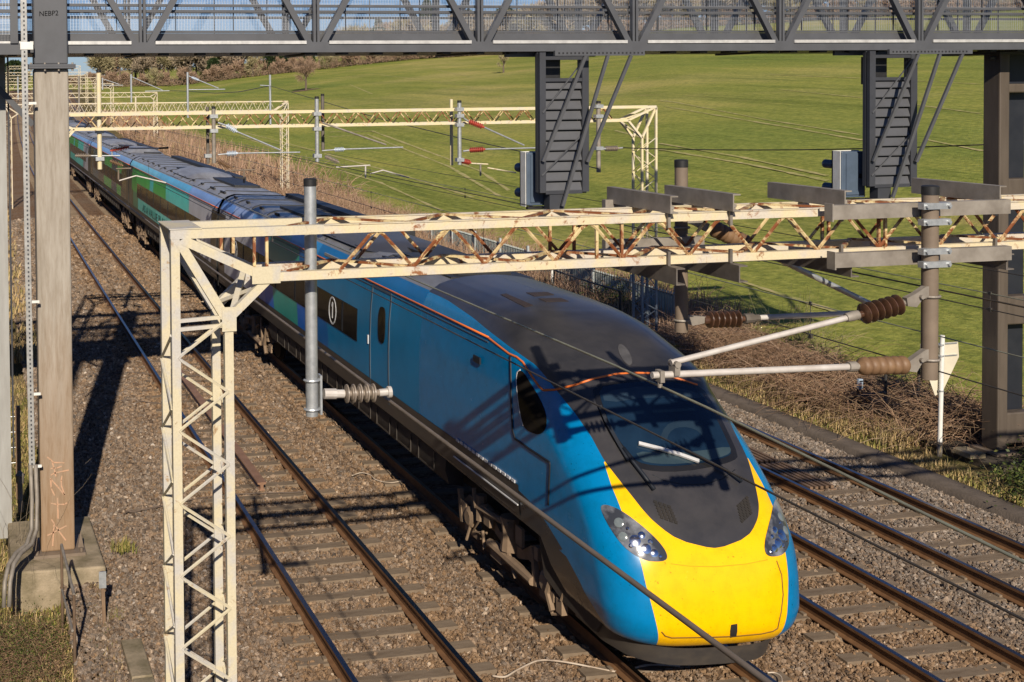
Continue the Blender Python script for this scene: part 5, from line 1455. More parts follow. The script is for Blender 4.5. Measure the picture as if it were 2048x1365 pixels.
px_post('brown drop post with white insulators left of the middle of the yellow gantry', 32.8, 427.5, 214, 327, 8, 'galv_dull', 'black',
        (('clamp', 233), ('clamp', 262), ('ins', 452, 251, 474, 264, 6, 6, 'porc_white'), ('arm', 436, 246, 454, 252, 4, 'galv'), ('arm', 472, 263, 562, 301, 3.5, 'galv'), ('ins', 453, 308, 475, 307, 6, 6, 'porc_white'), ('arm', 436, 310, 456, 308, 3, 'galv'), ('arm', 474, 307, 600, 305, 3, 'galv'), ('ins', 436, 322, 462, 336, 6, 8, 'porc_dusty'), ('arm', 450, 342, 510, 340, 3, 'brown_steel'), ('arm', 488, 342, 488, 366, 4, 'brown_steel')))
px_post('dark drop post close behind the brown one on the yellow gantry', 33.75, 415.5, 214, 328, 6.5, 'galv_dark', None, (('clamp', 312),))
px_post('pale galvanised drop post with a white insulator to its right', 32.8, 634, 194, 324, 8, 'galv', 'black',
        (('clamp', 228), ('clamp', 258), ('clamp', 312), ('ins', 668, 300, 690, 299, 5, 6, 'porc_white'), ('arm', 644, 302, 670, 300, 3, 'galv'), ('arm', 688, 299, 806, 295, 3.2, 'galv'), ('arm', 645, 246, 772, 290, 4, 'galv_dull'), ('ins', 650, 313, 678, 325, 5, 8, 'porc_grey'), ('arm', 672, 335, 740, 331, 3, 'tube_pale'), ('arm', 731, 333, 731, 356, 3.5, 'tube_pale'), ('arm', 740, 348, 766, 341, 2.6, 'tube_pale'), ('arm', 766, 341, 818, 356, 2.6, 'tube_pale')))
px_post('black drop post behind the pale galvanised one', 33.75, 645.5, 189, 301, 6.5, 'galv_dark', 'black')
px_post('pale drop post with three red insulators', 32.8, 919, 202, 330, 7.5, 'galv', 'black',
        (('clamp', 219), ('clamp', 232), ('clamp', 250), ('clamp', 320), ('arm', 926, 236, 938, 244, 4, 'galv'), ('ins', 937, 243, 968, 255, 6, 7, 'porc_red'), ('arm', 966, 254, 1048, 291, 3.6, 'galv'), ('arm', 926, 303, 940, 301, 4, 'galv'), ('ins', 938, 301, 970, 299, 6, 7, 'porc_red'), ('arm', 968, 299, 1082, 296, 3.4, 'galv'), ('ins', 920, 321, 942, 326, 6, 6, 'porc_red'), ('arm', 940, 327, 976, 329, 3, 'yellow_cream'), ('arm', 961, 328, 961, 352, 4, 'galv_dull'), ('arm', 975, 336, 1032, 346, 3, 'yellow_cream')))
px_post('yellow cream drop post beside the red insulators', 33.75, 903, 199, 331, 6, 'yellow_cream', None, ())
px_post('brown drop post with one ribbed insulator anchoring the long cross wire', 32.8, 1197, 203, 345, 8, 'galv_dull', 'black',
        (('clamp', 213), ('clamp', 233), ('clamp', 297), ('ins', 1209, 298, 1238, 297, 6, 7, 'porc_grey'), ('arm', 1203, 298, 1212, 298, 5, 'galv'), ('arm', 1238, 297, 1246, 296, 4, 'galv')))
for (Y, x, yt, yb, w, lab, parts) in (
        (83, 540.5, 150, 252, 4.5, 'tall grey post above the right end of the pale cream gantry', (('arm', 540, 172, 520, 171, 2, 'galv'),)),
        (83, 375.5, 145, 236, 4.5, 'tall grey post with a slanting arm above the pale cream gantry', (('arm', 376, 152, 437, 177, 2.4, 'galv'), ('arm', 377, 180, 450, 179, 2, 'galv'), ('ins', 383, 155, 398, 161, 3.2, 5, 'porc_white'))),
        (83, 271.5, 195, 231, 3.5, 'short cream post on the left half of the pale cream gantry', ()),
        (158, 262.5, 149, 207, 4, 'tall grey post with a slanting arm above the small distant gantry', (('arm', 263, 154, 325, 181, 2, 'galv'), ('arm', 290, 183, 339, 182, 1.8, 'galv'))),
        (158, 158, 152, 232, 4, 'brown post on the small distant gantry nearest the column', ()),
        (205, 205, 156, 180, 3, 'thin grey post above the far off cream gantry', (('arm', 205, 158, 238, 169, 1.6, 'galv'), ('arm', 205, 171, 246, 171, 1.4, 'galv'))),
        (205, 36, 154, 200, 3.5, 'grey post at the left end of the far off cream gantry', ())):
    px_post(lab, float(Y), x, yt, yb, w, 'galv' if 'brown' not in lab and 'cream post' not in lab else ('galv_dull' if 'brown' in lab else 'cream'), None, parts)
# ------------------------------------------------------------------ overhead wires, each one a thing
def slope_z(X, m): return CAMZ - m * (X - CAMX) - .0
def line_z(X, Y, m):
    """height at which a wire parallel to the track at X shows with the image slope m"""
    return CAMZ - m * (X + .39) * .995
def wire(name, label, X, z, y0, y1, r, mat, sag=0.0, sup=(10, 33, 83, 158, 205, 245, 280, 318), cat='wire', gp='overhead wires along the tracks', near=None):
    pts = []; y = y0
    ss = [-18] + list(sup)
    while y < y1:
        s = 0
        if near is not None and y < near[0]: s = (near[0] - y) * near[1]
        for a, b in zip(ss, ss[1:]):
            if sag and a <= y <= b: t = (y - a) / (b - a); s = -sag * 4 * t * (1 - t)
        pts.append((X + dev(y), y, z + zr(y) + s)); y += 1.5 if y < 40 else 4
    pts.append((X + dev(y1), y1, z + zr(y1)))
    mb = MB(); mb.tube(pts, r, 6)
    o = mb.build(name, mat, smooth=True); tag(o, label, cat, gp); return o
def zfit(X, px, py):
    """height of a wire at X through this pixel"""
    return atX(px, py, X).z
W1X = HANG1.x
DEF = [
    ('catenary_wire', 'pale greenish wire clamped to the long arms and running low over the train nose', W1X, zfit(W1X, 1299, 761), .0115, 'copper_wire', .0),
    ('contact_wire', 'dark contact wire crossing the train windscreen below the greenish one', W1X - .05, zfit(W1X - .05, 1473, 951), .009, 'dark_wire', .0),
    ('feeder_wire', 'thick grey feeder cable held by the ribbed insulator and slanting down past the train side', FEED.x, zfit(FEED.x, 1300, 1190), .0165, 'feeder', .0),
    ('catenary_wire', 'thin wire above the third track crossing just below the near boom', 12.0, zfit(12.0, 1851, 666), .009, 'copper_wire', .0),
    ('contact_wire', 'dark contact wire of the third track under its carrier wire', 12.1, zfit(12.1, 1656, 679), .010, 'dark_wire', .0),
    ('catenary_wire', 'thin pale wire above the far right track in front of the field', 15.2, zfit(15.2, 1881, 568), .009, 'copper_wire', .0),
    ('contact_wire', 'dark contact wire of the far right track', 15.2, zfit(15.2, 1827, 587), .010, 'dark_wire', .0),
    ('catenary_wire', 'dark wire over the second track seen against the field left of the big drop post', 8.7, zfit(8.7, 1050, 410), .009, 'dark_wire', .0),
    ('earth_wire', 'uppermost dark wire crossing the field behind the signal cages', 17.3, zfit(17.3, 1060, 379), .009, 'dark_wire', .0),
]
_q = atX(2048, 1125, W1X); _k = (_q.z - zfit(W1X, 1299, 761)) / (9.69 - _q.y)
for i, (n, lab, X, z, r, m, sag) in enumerate(DEF): wire(n, lab, X, z, -6, 240, r, M[m], sag, near=(9.69, _k) if i == 0 else None)
# droppers between carrier and contact wires
def dropper(X, Y, z1, z2, lab):
    mb = MB(); mb.tube([(X + dev(Y), Y, z1), (X + dev(Y), Y, z2)], .006, 5); mb.box(X + dev(Y) - .015, X + dev(Y) + .015, Y - .03, Y + .03, z2 - .03, z2 + .03); mb.box(X + dev(Y) - .012, X + dev(Y) + .012, Y - .025, Y + .025, z1 - .02, z1 + .03)
    tag(mb.build('dropper', M['dark_wire']), lab, 'wire dropper', 'droppers between the wires')
zz = {k: d[3] for k, d in enumerate(DEF)}
for (a, b, X) in ((5, 6, 15.2), (3, 4, 12.0), (0, 1, W1X)):
    for Y in ((16.6, 22.5, 29, 38, 48, 60, 72) if X > 10 else (24, 42, 52)):
        dropper(X, Y, zz[a], zz[b], 'short thin dropper linking a carrier wire to the contact wire below it')
# the long cross-track wire from the anchoring post to the right
a = atY(1245, 296, 32.8); b = atY(2030, 287, 22.4)
mb = MB(); n = 20
mb.tube([a + (b - a) * (k / n) + Vector((0, 0, -.10 * 4 * (k / n) * (1 - k / n))) for k in range(n + 1)], .014, 6)
tag(mb.build('span_wire', M['dark_wire'], smooth=True), 'long dark wire stretching sideways from the brown post to the right hand column', 'wire')
mb = MB(); mb.lathe(b - Vector((.12, .05, 0)), b + Vector((.3, 0, .01)), [(0, .02), (.3, .04), (1, .04)], 8); tag(mb.build('wire_clamp', M['galv'], smooth=30), 'pale clamp ending the sideways wire at the right hand column', 'clamp')
# sagging wires of the far posts
def px_wire(lab, pts, r=.02):
    P = [atY(x, y, Y) for x, y, Y in pts]
    mb = MB(); mb.tube(P, r, 5); tag(mb.build('feeder_wire', M['dark_wire']), lab, 'wire')
px_wire('thin dark wire sagging between the tall grey posts against the field', [(540, 172, 83), (480, 184, 100), (430, 187, 115), (380, 183, 135), (339, 182, 158)], .03)
px_wire('thin dark wire running from the tall grey post towards the right over the field', [(540, 172, 83), (620, 196, 68), (760, 238, 52), (900, 272, 42), (1080, 312, 34), (1197, 338, 30)], .016)
# ------------------------------------------------------------------ vegetation
def tone_mat(name, cols, rough=.9, sub=0.0):
    """each blade or twig its own shade, by random per island"""
    m, nt, b = nodes(name); setp(b, rough, 0, .15)
    g = N(nt, "ShaderNodeNewGeometry"); st = [(i / max(1, len(cols) - 1), c) for i, c in enumerate(cols)]
    nt.links.new(ramp(nt, g.outputs["Random Per Island"], st), b.inputs["Base Color"])
    return m
M['grass_dry'] = tone_mat('dry_grass_blades', [(.44, .31, .15), (.36, .26, .12), (.26, .22, .08), (.52, .39, .21), (.30, .20, .09)])
M['grass_green'] = tone_mat('green_grass_blades', [(.15, .17, .035), (.24, .21, .06), (.36, .27, .11), (.11, .13, .025), (.20, .19, .045)])
M['bramble'] = tone_mat('bare_bramble_stems', [(.34, .20, .125), (.42, .27, .18), (.24, .145, .09), (.50, .36, .25), (.15, .095, .06)])
M['bramble_dark'] = tone_mat('dark_bramble_stems', [(.22, .135, .08), (.31, .195, .12), (.14, .09, .055), (.40, .28, .17)])
M['ivy'] = tone_mat('ivy_leaves', [(.03, .05, .012), (.06, .085, .018), (.10, .12, .03), (.025, .04, .012), (.16, .16, .05)], .45)
M['twig'] = tone_mat('winter_twigs', [(.27, .215, .15), (.34, .275, .195), (.19, .15, .105), (.40, .32, .22)])
M['twig_red'] = tone_mat('reddish_winter_twigs', [(.30, .205, .14), (.36, .25, .17), (.22, .15, .105)])
M['twig_olive'] = tone_mat('olive_winter_twigs', [(.27, .235, .13), (.34, .29, .165), (.20, .175, .095)])
M['bark'] = pm('grey_brown_bark', (.15, .115, .085), (.09, .07, .052), 3, .9)
M['evergreen'] = tone_mat('evergreen_sprays', [(.018, .032, .012), (.03, .052, .018), (.045, .07, .022), (.014, .024, .010)])
M['leaf_green'] = tone_mat('small_green_leaves', [(.06, .10, .02), (.10, .14, .03), (.14, .16, .05)])

def blades(name, mat, P, h, lean=.45, w=.012, kind='stuff', parent=None, base=(0, 0, 0)):
    n = len(P); P = np.asarray(P); h = np.broadcast_to(h, n)
    a = RNG.random(n) * 6.283; l = RNG.random(n) * lean
    d = np.stack([np.cos(a), np.sin(a), np.zeros(n)], 1); s = np.stack([-np.sin(a + .6), np.cos(a + .6), np.zeros(n)], 1) * (w * RNG.uniform(.6, 1.4, n))[:, None]
    up = np.array([0, 0, 1.0])
    mid = P + up * (h * .55)[:, None] + d * (l * h * .25)[:, None]
    tip = P + up * (h * (1 - .35 * l))[:, None] + d * (l * h)[:, None]
    V = np.stack([P - s, P + s, mid + s * .7, mid - s * .7, tip], 1).reshape(-1, 3)
    i = np.arange(n)[:, None] * 5
    F = np.concatenate([i + [0, 1, 2], i + [0, 2, 3], i + [3, 2, 4]], 1).reshape(-1, 3)
    o = np_mesh(name, V, F, mat, parent, base)
    if kind: o["kind"] = kind
    return o
def arcs(name, mat, P, L, w, droop=.8, segs=5, kind='stuff', up0=.9, parent=None, base=(0, 0, 0)):
    """arching bare stems as thin three-sided rods"""
    n = len(P); P = np.asarray(P, float); L = np.broadcast_to(L, n); a = RNG.random(n) * 6.283
    el = RNG.uniform(up0 * .35, up0 * 1.45, n)
    pts = [P.copy()]; cur = P.copy()
    for k in range(segs):
        t = (k + .5) / segs; e = el - droop * RNG.uniform(.6, 1.4, n) * t * 1.9; aa = a + RNG.normal(0, .25, n)
        cur = cur + np.stack([np.cos(aa) * np.cos(e), np.sin(aa) * np.cos(e), np.sin(e)], 1) * (L / segs)[:, None]
        cur[:, 2] = np.maximum(cur[:, 2], P[:, 2] - .02); pts.append(cur.copy())
    pts = np.stack(pts, 1)
    ws = np.linspace(1, .35, segs + 1) * w
    o1 = np.stack([np.cos(a + 1.57), np.sin(a + 1.57), np.zeros(n)], 1); o2 = np.array([0, 0, 1.0])
    V = np.stack([pts + o1[:, None] * ws[None, :, None], pts - o1[:, None] * ws[None, :, None] * .6 + o2 * ws[None, :, None] * .8, pts - o1[:, None] * ws[None, :, None] * .6 - o2 * ws[None, :, None] * .8], 2)
    V = V.reshape(n, -1, 3); m = 3 * (segs + 1)
    F = []
    for k in range(segs):
        for c in range(3):
            c2 = (c + 1) % 3; F.append([3 * k + c, 3 * k + c2, 3 * k + 3 + c2, 3 * k + 3 + c])
    F = (np.arange(n)[:, None, None] * m + np.array(F)[None]).reshape(-1, 4)
    o = np_mesh(name, V.reshape(-1, 3), F, mat, parent, base)
    if kind: o["kind"] = kind
    return o
def devn(Y): return np.where(Y > 25, (Y - 25) ** 2 / 13000, 0)
def zrn(Y): return np.where(Y > 100, (Y - 100) ** 2 / 7000, 0)
def clump(n, x0, x1, y0, y1, k=.5, cell=1.1, ypow=1.0):
    """positions in drifting clumps"""
    Y = y0 + (y1 - y0) * RNG.random(n * 3) ** ypow; X = x0 + (x1 - x0) * RNG.random(n * 3)
    f = np.sin(X * 2.3 / cell + 1.3 * np.sin(Y / cell)) * np.sin(Y * 1.7 / cell + 1.1 * np.cos(X * 1.9 / cell))
    keep = RNG.random(n * 3) < np.clip(.5 + k * f, .06, 1)
    X = X[keep][:n]; Y = Y[keep][:n]
    return X, Y
def no_plinth(X, Y):
    ok = ~((X > 18.25) & (X < 20.9) & (Y > 19.2) & (Y < 22.3)); return X[ok], Y[ok]
# right verge: dry tufts beside the path, greener towards the thicket
X, Y = clump(30000, 17.84, 18.95, 12, 75, .8, .8, 1.9); X, Y = no_plinth(X, Y); blades('dry_grass', M['grass_dry'], np.stack([X + devn(Y), Y, np.full(len(X), -.26)], 1), RNG.uniform(.05, .28, len(X)) * np.interp(X, [17.84, 18.3, 19.6], [.4, 1.1, 1.5]), .9, .011)
X, Y = clump(20000, 17.84, 20.2, 12, 70, .7, 1.4, 1.7); X, Y = no_plinth(X, Y); blades('verge_grass', M['grass_green'], np.stack([X + devn(Y), Y, np.full(len(X), -.27)], 1), RNG.uniform(.06, .2, len(X)), .9, .012)
# thickets of bare bramble between the path and the field
def thicket(n, x0, x1, y0, y1, L, mat, w, ypow=1.0, k=.5, up0=.9, droop=.8, cell=1.3):
    X, Y = clump(n, x0, x1, y0, y1, k, cell, ypow)
    ok = ~((X > 18.3) & (X < 20.8) & (Y > 18.5) & (Y < 22.2)); X, Y = X[ok], Y[ok]
    P = np.stack([X + devn(Y), Y, -.3 + zrn(Y)], 1); P[:, 2] += RNG.random(len(X)) * .30
    arcs('bramble_thicket', mat, P, RNG.uniform(.4, 1, len(X)) * L, w, droop, 5, 'stuff', up0)
thicket(4300, 18.55, 21.2, 19.0, 32, 2.0, M['bramble_dark'], .010, 1, .6)
thicket(3600, 18.6, 21.6, 19.6, 33, 2.1, M['bramble'], .008, 1, .6)
X, Y = clump(2600, 18.2, 19.2, 19.5, 32, .9, .7, 1); X, Y = no_plinth(X, Y); blades('dry_grass', M['grass_dry'], np.stack([X, Y, np.full(len(X), -.28)], 1), RNG.uniform(.2, .6, len(X)), .85, .008)
thicket(3400, 18.6, 21.8, 29, 36, 1.1, M['bramble'], .008, 1, .3)
thicket(9000, 18.9, 23.2, 36, 85, 1.6, M['bramble'], .013, 1.2, .35, 1.2, .55)
thicket(4200, 18.8, 25.0, 80, 180, 2.6, M['bramble'], .035, 1.0, .35, 1.2, .5)
X, Y = clump(16000, 18.7, 23.0, 34, 100, .4, 2, 1.2); blades('dry_reeds', tone_mat('pinkish_dry_reeds', [(.34, .215, .145), (.42, .29, .20), (.26, .155, .10), (.30, .24, .12)]), np.stack([X + devn(Y), Y, np.full(len(X), -.3) + zrn(Y)], 1), RNG.uniform(.5, 1.25, len(X)), .35, .022)
X, Y = clump(5000, 19, 26, 95, 230, .4, 3, 1.0); blades('dry_reeds', bpy.data.materials['pinkish_dry_reeds'], np.stack([X + devn(Y), Y, np.full(len(X), -.3) + zrn(Y)], 1), RNG.uniform(1.0, 2.6, len(X)), .35, .07)
# left verge
X, Y = clump(30000, -2.2, 1.45, 12.5, 34, .6, .7, 1.3); Zs = np.interp(X, [-1.5, 0, .7, 1.3], [-.75, -.8, -.76, -.46]); blades('verge_grass', M['grass_green'], np.stack([X, Y, Zs], 1), RNG.uniform(.03, .14, len(X)), 1.0, .009)
X, Y = clump(24000, -2.2, 1.5, 12.5, 36, .6, .9, 1.2); Zs = np.interp(X, [-1.5, 0, .7, 1.3], [-.75, -.8, -.76, -.46]); blades('dry_grass', M['grass_dry'], np.stack([X, Y, Zs], 1), RNG.uniform(.03, .16, len(X)), 1.0, .009)
X, Y = clump(9000, -3.5, 1.4, 36, 110, .5, 2, 1.4); blades('dry_grass', M['grass_dry'], np.stack([X + devn(Y), Y, np.full(len(X), -.42)], 1), RNG.uniform(.15, .5, len(X)), .8, .03)
# overgrown bank beyond the left verge (mirrored in the carriage sides)
n = 15000; Yb = RNG.uniform(-25, 170, n); Xb = RNG.uniform(-13, -7, n) + devn(Yb)
arcs('bank_scrub', tone_mat('dark_bank_twigs', [(.10, .075, .05), (.14, .11, .07), (.07, .06, .04)]), np.stack([Xb, Yb, np.full(n, -.2) + RNG.random(n) * 6.5], 1), RNG.uniform(2, 4.5, n), .12, .45, 4, 'stuff', 1.25)
# ivy by the right hand plinth, a sparse shrub behind the posts, twiggy bush low on the left
def leaves(name, mat, C, r, n, size, parent=None, base=(0, 0, 0), flat=.6):
    V = []; d = RNG.normal(size=(n, 3)); d /= np.linalg.norm(d, axis=1)[:, None]
    rad = RNG.random(n) ** .45
    P = np.asarray(C) + d * rad[:, None] * np.asarray(r); P[:, 2] = np.maximum(P[:, 2], C[2] - r[2] * .4)
    t = RNG.normal(size=(n, 3)); t /= np.linalg.norm(t, axis=1)[:, None]; q = np.cross(t, RNG.normal(size=(n, 3))); q /= np.linalg.norm(q, axis=1)[:, None]
    s = (size * RNG.uniform(.6, 1.3, n))[:, None]
    V = np.stack([P - t * s, P + q * s * flat, P + t * s, P - q * s * flat], 1).reshape(-1, 3)
    return np_mesh(name, V, np.arange(4 * n).reshape(-1, 4), mat, parent, base)
p = atZ(2010, 975, -.2)
ivy = thing('ivy_bush', 'low glossy ivy bush on the bank below the twin legged column', 'bush', (p.x, p.y, -.3))
for k in range(16):
    c = (p.x + RNG.uniform(-.3, 1.8), p.y + RNG.uniform(-1.0, .7), -.02 + RNG.uniform(-.15, .2))
    ORIG.setdefault('x', 0)
    if k == 0: CC = []
    CC.append(c)
CC = np.array(CC); P = np.concatenate([c + RNG.normal(size=(420, 3)) * [.28, .28, .13] for c in CC]); P[:, 2] = np.maximum(P[:, 2], -.34)
def leaf_cloud(name, mat, P, size, parent, base, flat=.6, kind=None):
    n = len(P); t = RNG.normal(size=(n, 3)); t[:, 2] *= .5; t /= np.linalg.norm(t, axis=1)[:, None]; q = np.cross(t, RNG.normal(size=(n, 3)) * [.5, .5, 1.5]); q /= np.linalg.norm(q, axis=1)[:, None]
    s = (size * RNG.uniform(.6, 1.3, n))[:, None]
    V = np.stack([P - t * s, P + q * s * flat, P + t * s, P - q * s * flat], 1).reshape(-1, 3)
    o = np_mesh(name, V, np.arange(4 * n).reshape(-1, 4), mat, parent, base)
    if kind: o["kind"] = kind
    return o
leaf_cloud('foliage', M['ivy'], P, .034, ivy, ORIG[ivy.name])
p = atZ(1600, 715, -.25)
sh = thing('twiggy_shrub', 'tall sparse shrub with thin upright twigs and a green tinge in front of the field', 'shrub', (p.x, p.y, -.3))
n = 170; PP = np.array([p.x, p.y, -.3]) + RNG.normal(size=(n, 3)) * [.45, .35, 0]
arcs('stems', M['twig_olive'], PP, RNG.uniform(.9, 2.2, n), .006, .25, 6, None, 1.45, sh, ORIG[sh.name])
PP = np.array([p.x, p.y, .25]) + RNG.normal(size=(1600, 3)) * [.5, .4, .30]; PP[:, 2] = np.maximum(PP[:, 2], -.3); leaf_cloud('foliage', M['leaf_green'], PP, .018, sh, ORIG[sh.name])
p = atZ(1235, 640, -.25)
sh = thing('leafy_shrub', 'small dark green shrub by the handrail beside the palisade fence', 'shrub', (p.x, p.y, -.3))
PP = np.array([p.x, p.y, .35]) + RNG.normal(size=(2200, 3)) * [.5, .5, .3]; PP[:, 2] = np.maximum(PP[:, 2], -.3); leaf_cloud('foliage', M['ivy'], PP, .04, sh, ORIG[sh.name])
n = 60; PP = np.array([p.x, p.y, -.3]) + RNG.normal(size=(n, 3)) * [.35, .35, 0]; arcs('stems', M['bramble_dark'], PP, RNG.uniform(.6, 1.2, n), .007, .3, 5, None, 1.3, sh, ORIG[sh.name])
p = atZ(70, 1310, -.7)
sh = thing('bramble_bush', 'dark tangled bramble bush in the bottom left corner below the plinth', 'bush', (p.x, p.y, -.78))
n = 1100; PP = np.array([p.x - .25, p.y - .1, -.76]) + RNG.normal(size=(n, 3)) * [.42, .55, 0]; arcs('stems', M['bramble_dark'], PP, RNG.uniform(.25, .75, n), .0045, .7, 6, None, .9, sh, ORIG[sh.name])
PP = np.array([p.x - .25, p.y - .1, -.62]) + RNG.normal(size=(5200, 3)) * [.5, .6, .14]; PP[:, 2] = np.maximum(PP[:, 2], -.78); leaf_cloud('foliage', M['ivy'], PP, .016, sh, ORIG[sh.name])
n = 26; PP = np.array([atZ(20, 1040, -.2).x, atZ(20, 1040, -.2).y - 1.5, -.4]) + RNG.normal(size=(n, 3)) * [.3, .7, 0]
sh2 = thing('bare_sapling', 'thin bare twigs reaching in front of the left edge of the graffitied column', 'sapling', tuple(PP.mean(0)))
arcs('stems', M['twig'], PP, RNG.uniform(.8, 1.9, n), .0045, .5, 7, None, 1.3, sh2, ORIG[sh2.name])
def tuft(x, y, z, n, h, lab):
    p = atZ(x, y, z); PP = np.array([p.x, p.y, z]) + RNG.normal(size=(n, 3)) * [.09, .1, 0]
    tag(blades('grass_tuft', M['grass_green'], PP, RNG.uniform(.4, 1, n) * h, .9, .008, None, None, (p.x, p.y, z)), lab, 'grass tuft')
tuft(248, 1100, BED, 160, .22, 'green grass tuft growing alone out of the ballast right of the plinth')
tuft(232, 1250, -.5, 220, .26, 'grass tuft at the foot of the short marker post')

# ---------------- trees
def tree_mesh(seed, H, spread, mat_tw, nbr=10, ntw=900, tw=(.5, 1.5), tw_w=.05, trunk=.035, lowest=.28):
    rs = np.random.default_rng(seed); mb = MB()
    segs = [((0, 0, -.4), (0, 0, H * lowest), H * trunk, H * trunk * .75)]
    tips = []
    top = Vector((0, 0, H * lowest)); lead_ = Vector((rs.normal() * .03 * H, rs.normal() * .03 * H, H * .72)); segs.append((top, lead_, H * trunk * .75, H * trunk * .22))
    for k in range(nbr):
        t = rs.uniform(0, .85); st = top.lerp(lead_, t); a = k * 2.4 + rs.uniform(-.4, .4); e = rs.uniform(.35, 1.0); L = spread * rs.uniform(.6, 1.05) * (1 - .35 * t)
        en = st + Vector((cos(a) * cos(e), sin(a) * cos(e), sin(e))) * L; md = st.lerp(en, .5) + Vector((0, 0, -.06 * L))
        segs += [(st, md, H * trunk * .36, H * trunk * .22), (md, en, H * trunk * .22, H * trunk * .08)]
        tips += [(st.lerp(en, u), .9 if u > .5 else .5) for u in (.35, .55, .7, .85, 1.0)]
        for j in range(3):
            s2 = md.lerp(en, rs.uniform(0, .8)); a2 = a + rs.uniform(-1.1, 1.1); e2 = e + rs.uniform(-.3, .5); L2 = L * rs.uniform(.25, .5)
            e_ = s2 + Vector((cos(a2) * cos(e2), sin(a2) * cos(e2), sin(e2))) * L2; segs.append((s2, e_, H * trunk * .12, H * trunk * .05)); tips += [(s2.lerp(e_, u), 1) for u in (.4, .7, 1.0)]
    tips += [(lead_, 1), (top.lerp(lead_, .8), .8)]
    for a, b, r0, r1 in segs: mb.lathe(a, b, [(0, r0), (1, r1)], 6, 0, False)
    me1 = mb
    # twigs: slender slivers fanning out round the branch ends
    c = np.array([tuple(t[0]) for t in tips]); pick = rs.integers(0, len(c), ntw)
    P = c[pick] + rs.normal(size=(ntw, 3)) * spread * .085
    out = P - np.array([0, 0, H * .42]); out /= np.linalg.norm(out, axis=1)[:, None] + 1e-6
    d = out * .9 + rs.normal(size=(ntw, 3)) * .6 + np.array([0, 0, .25]); d /= np.linalg.norm(d, axis=1)[:, None]
    L = rs.uniform(tw[0], tw[1], ntw)[:, None]; q = np.cross(d, rs.normal(size=(ntw, 3))); q /= np.linalg.norm(q, axis=1)[:, None]; q *= tw_w * rs.uniform(.5, 1.5, ntw)[:, None]
    V = np.stack([P - q, P + q, P + d * L * .6 + q * .8, P + d * L, P + d * L * .55 - q * .9], 1).reshape(-1, 3)
    i = np.arange(ntw)[:, None] * 5; F = np.concatenate([i + [0, 1, 2], i + [0, 2, 4], i + [4, 2, 3]], 1).reshape(-1, 3)
    return me1, V, F, mat_tw
TREE_CACHE = {}
def make_tree(name, key, builder, label, cat, loc, scale, rotz, group=None, parts=('trunk', 'crown')):
    t = thing(name, label, cat, loc, group); t.scale = (scale[0], scale[0], scale[1]); t.rotation_euler = (0, 0, rotz)
    if key not in TREE_CACHE:
        me1, V, F, mt = builder()
        a = me1.build('trunk', M['bark'], None, base=(0, 0, 0)); b = np_mesh('crown', V, F, mt)
        a.parent = t; b.parent = t; TREE_CACHE[key] = (a.data, b.data)
    else:
        for nm, me in zip(parts, TREE_CACHE[key]):
            o = bpy.data.objects.new(nm, me); COL.objects.link(o); o.parent = t
    return t
BUILD = {}
for k in range(5):
    BUILD['bare%d' % k] = (lambda k=k: tree_mesh(20 + k, 12, 4.6, M[('twig', 'twig_olive', 'twig', 'twig_red', 'twig_olive')[k]], 12, 2600, (.7, 1.9), .075))
for k in range(2):
    BUILD['bushy%d' % k] = (lambda k=k: tree_mesh(40 + k, 7, 3.6, M[('twig_olive', 'twig_red')[k]], 12, 2200, (.6, 1.5), .08, .03, .10))
BUILD['lone'] = lambda: tree_mesh(61, 12, 4.9, M['twig_red'], 13, 2300, (.8, 1.9), .045, .035, .25)
BUILD['small'] = lambda: tree_mesh(77, 12, 5.0, M['twig_olive'], 13, 900, (.8, 1.8), .10, .06, .22)
def evergreen_mesh(seed, H, r, conical):
    rs = np.random.default_rng(seed); mb = MB(); mb.lathe((0, 0, -.4), (0, 0, H * .5), [(0, H * .03), (1, H * .015)], 6, 0, False)
    n = 3600; z = rs.random(n) ** (.8 if conical else .6) ; a = rs.random(n) * 6.283
    lob = 1 + .22 * np.sin(a * 3 + z * 9) + .15 * np.sin(a * 7 - z * 15)
    rr = r * ((1 - z) ** .8 if conical else np.sqrt(np.maximum(.02, 1 - (2 * z - .9) ** 2 / 1.3))) * lob * rs.random(n) ** .35
    P = np.stack([rr * np.cos(a), rr * np.sin(a), H * (.06 + .94 * z)], 1)
    d = np.stack([np.cos(a), np.sin(a), rs.normal(.1, .5, n)], 1) + rs.normal(size=(n, 3)) * .4; d /= np.linalg.norm(d, axis=1)[:, None]
    q = np.cross(d, rs.normal(size=(n, 3))); q /= np.linalg.norm(q, axis=1)[:, None]; s = rs.uniform(.25, .6, n)[:, None] * H / 12
    V = np.stack([P - q * s * .5, P + q * s * .5, P + d * s * 1.7], 1).reshape(-1, 3)
    return mb, V, np.arange(3 * n).reshape(-1, 3), M['evergreen']
BUILD['ever0'] = lambda: evergreen_mesh(5, 12, 4.2, False); BUILD['ever1'] = lambda: evergreen_mesh(6, 14, 3.2, True)

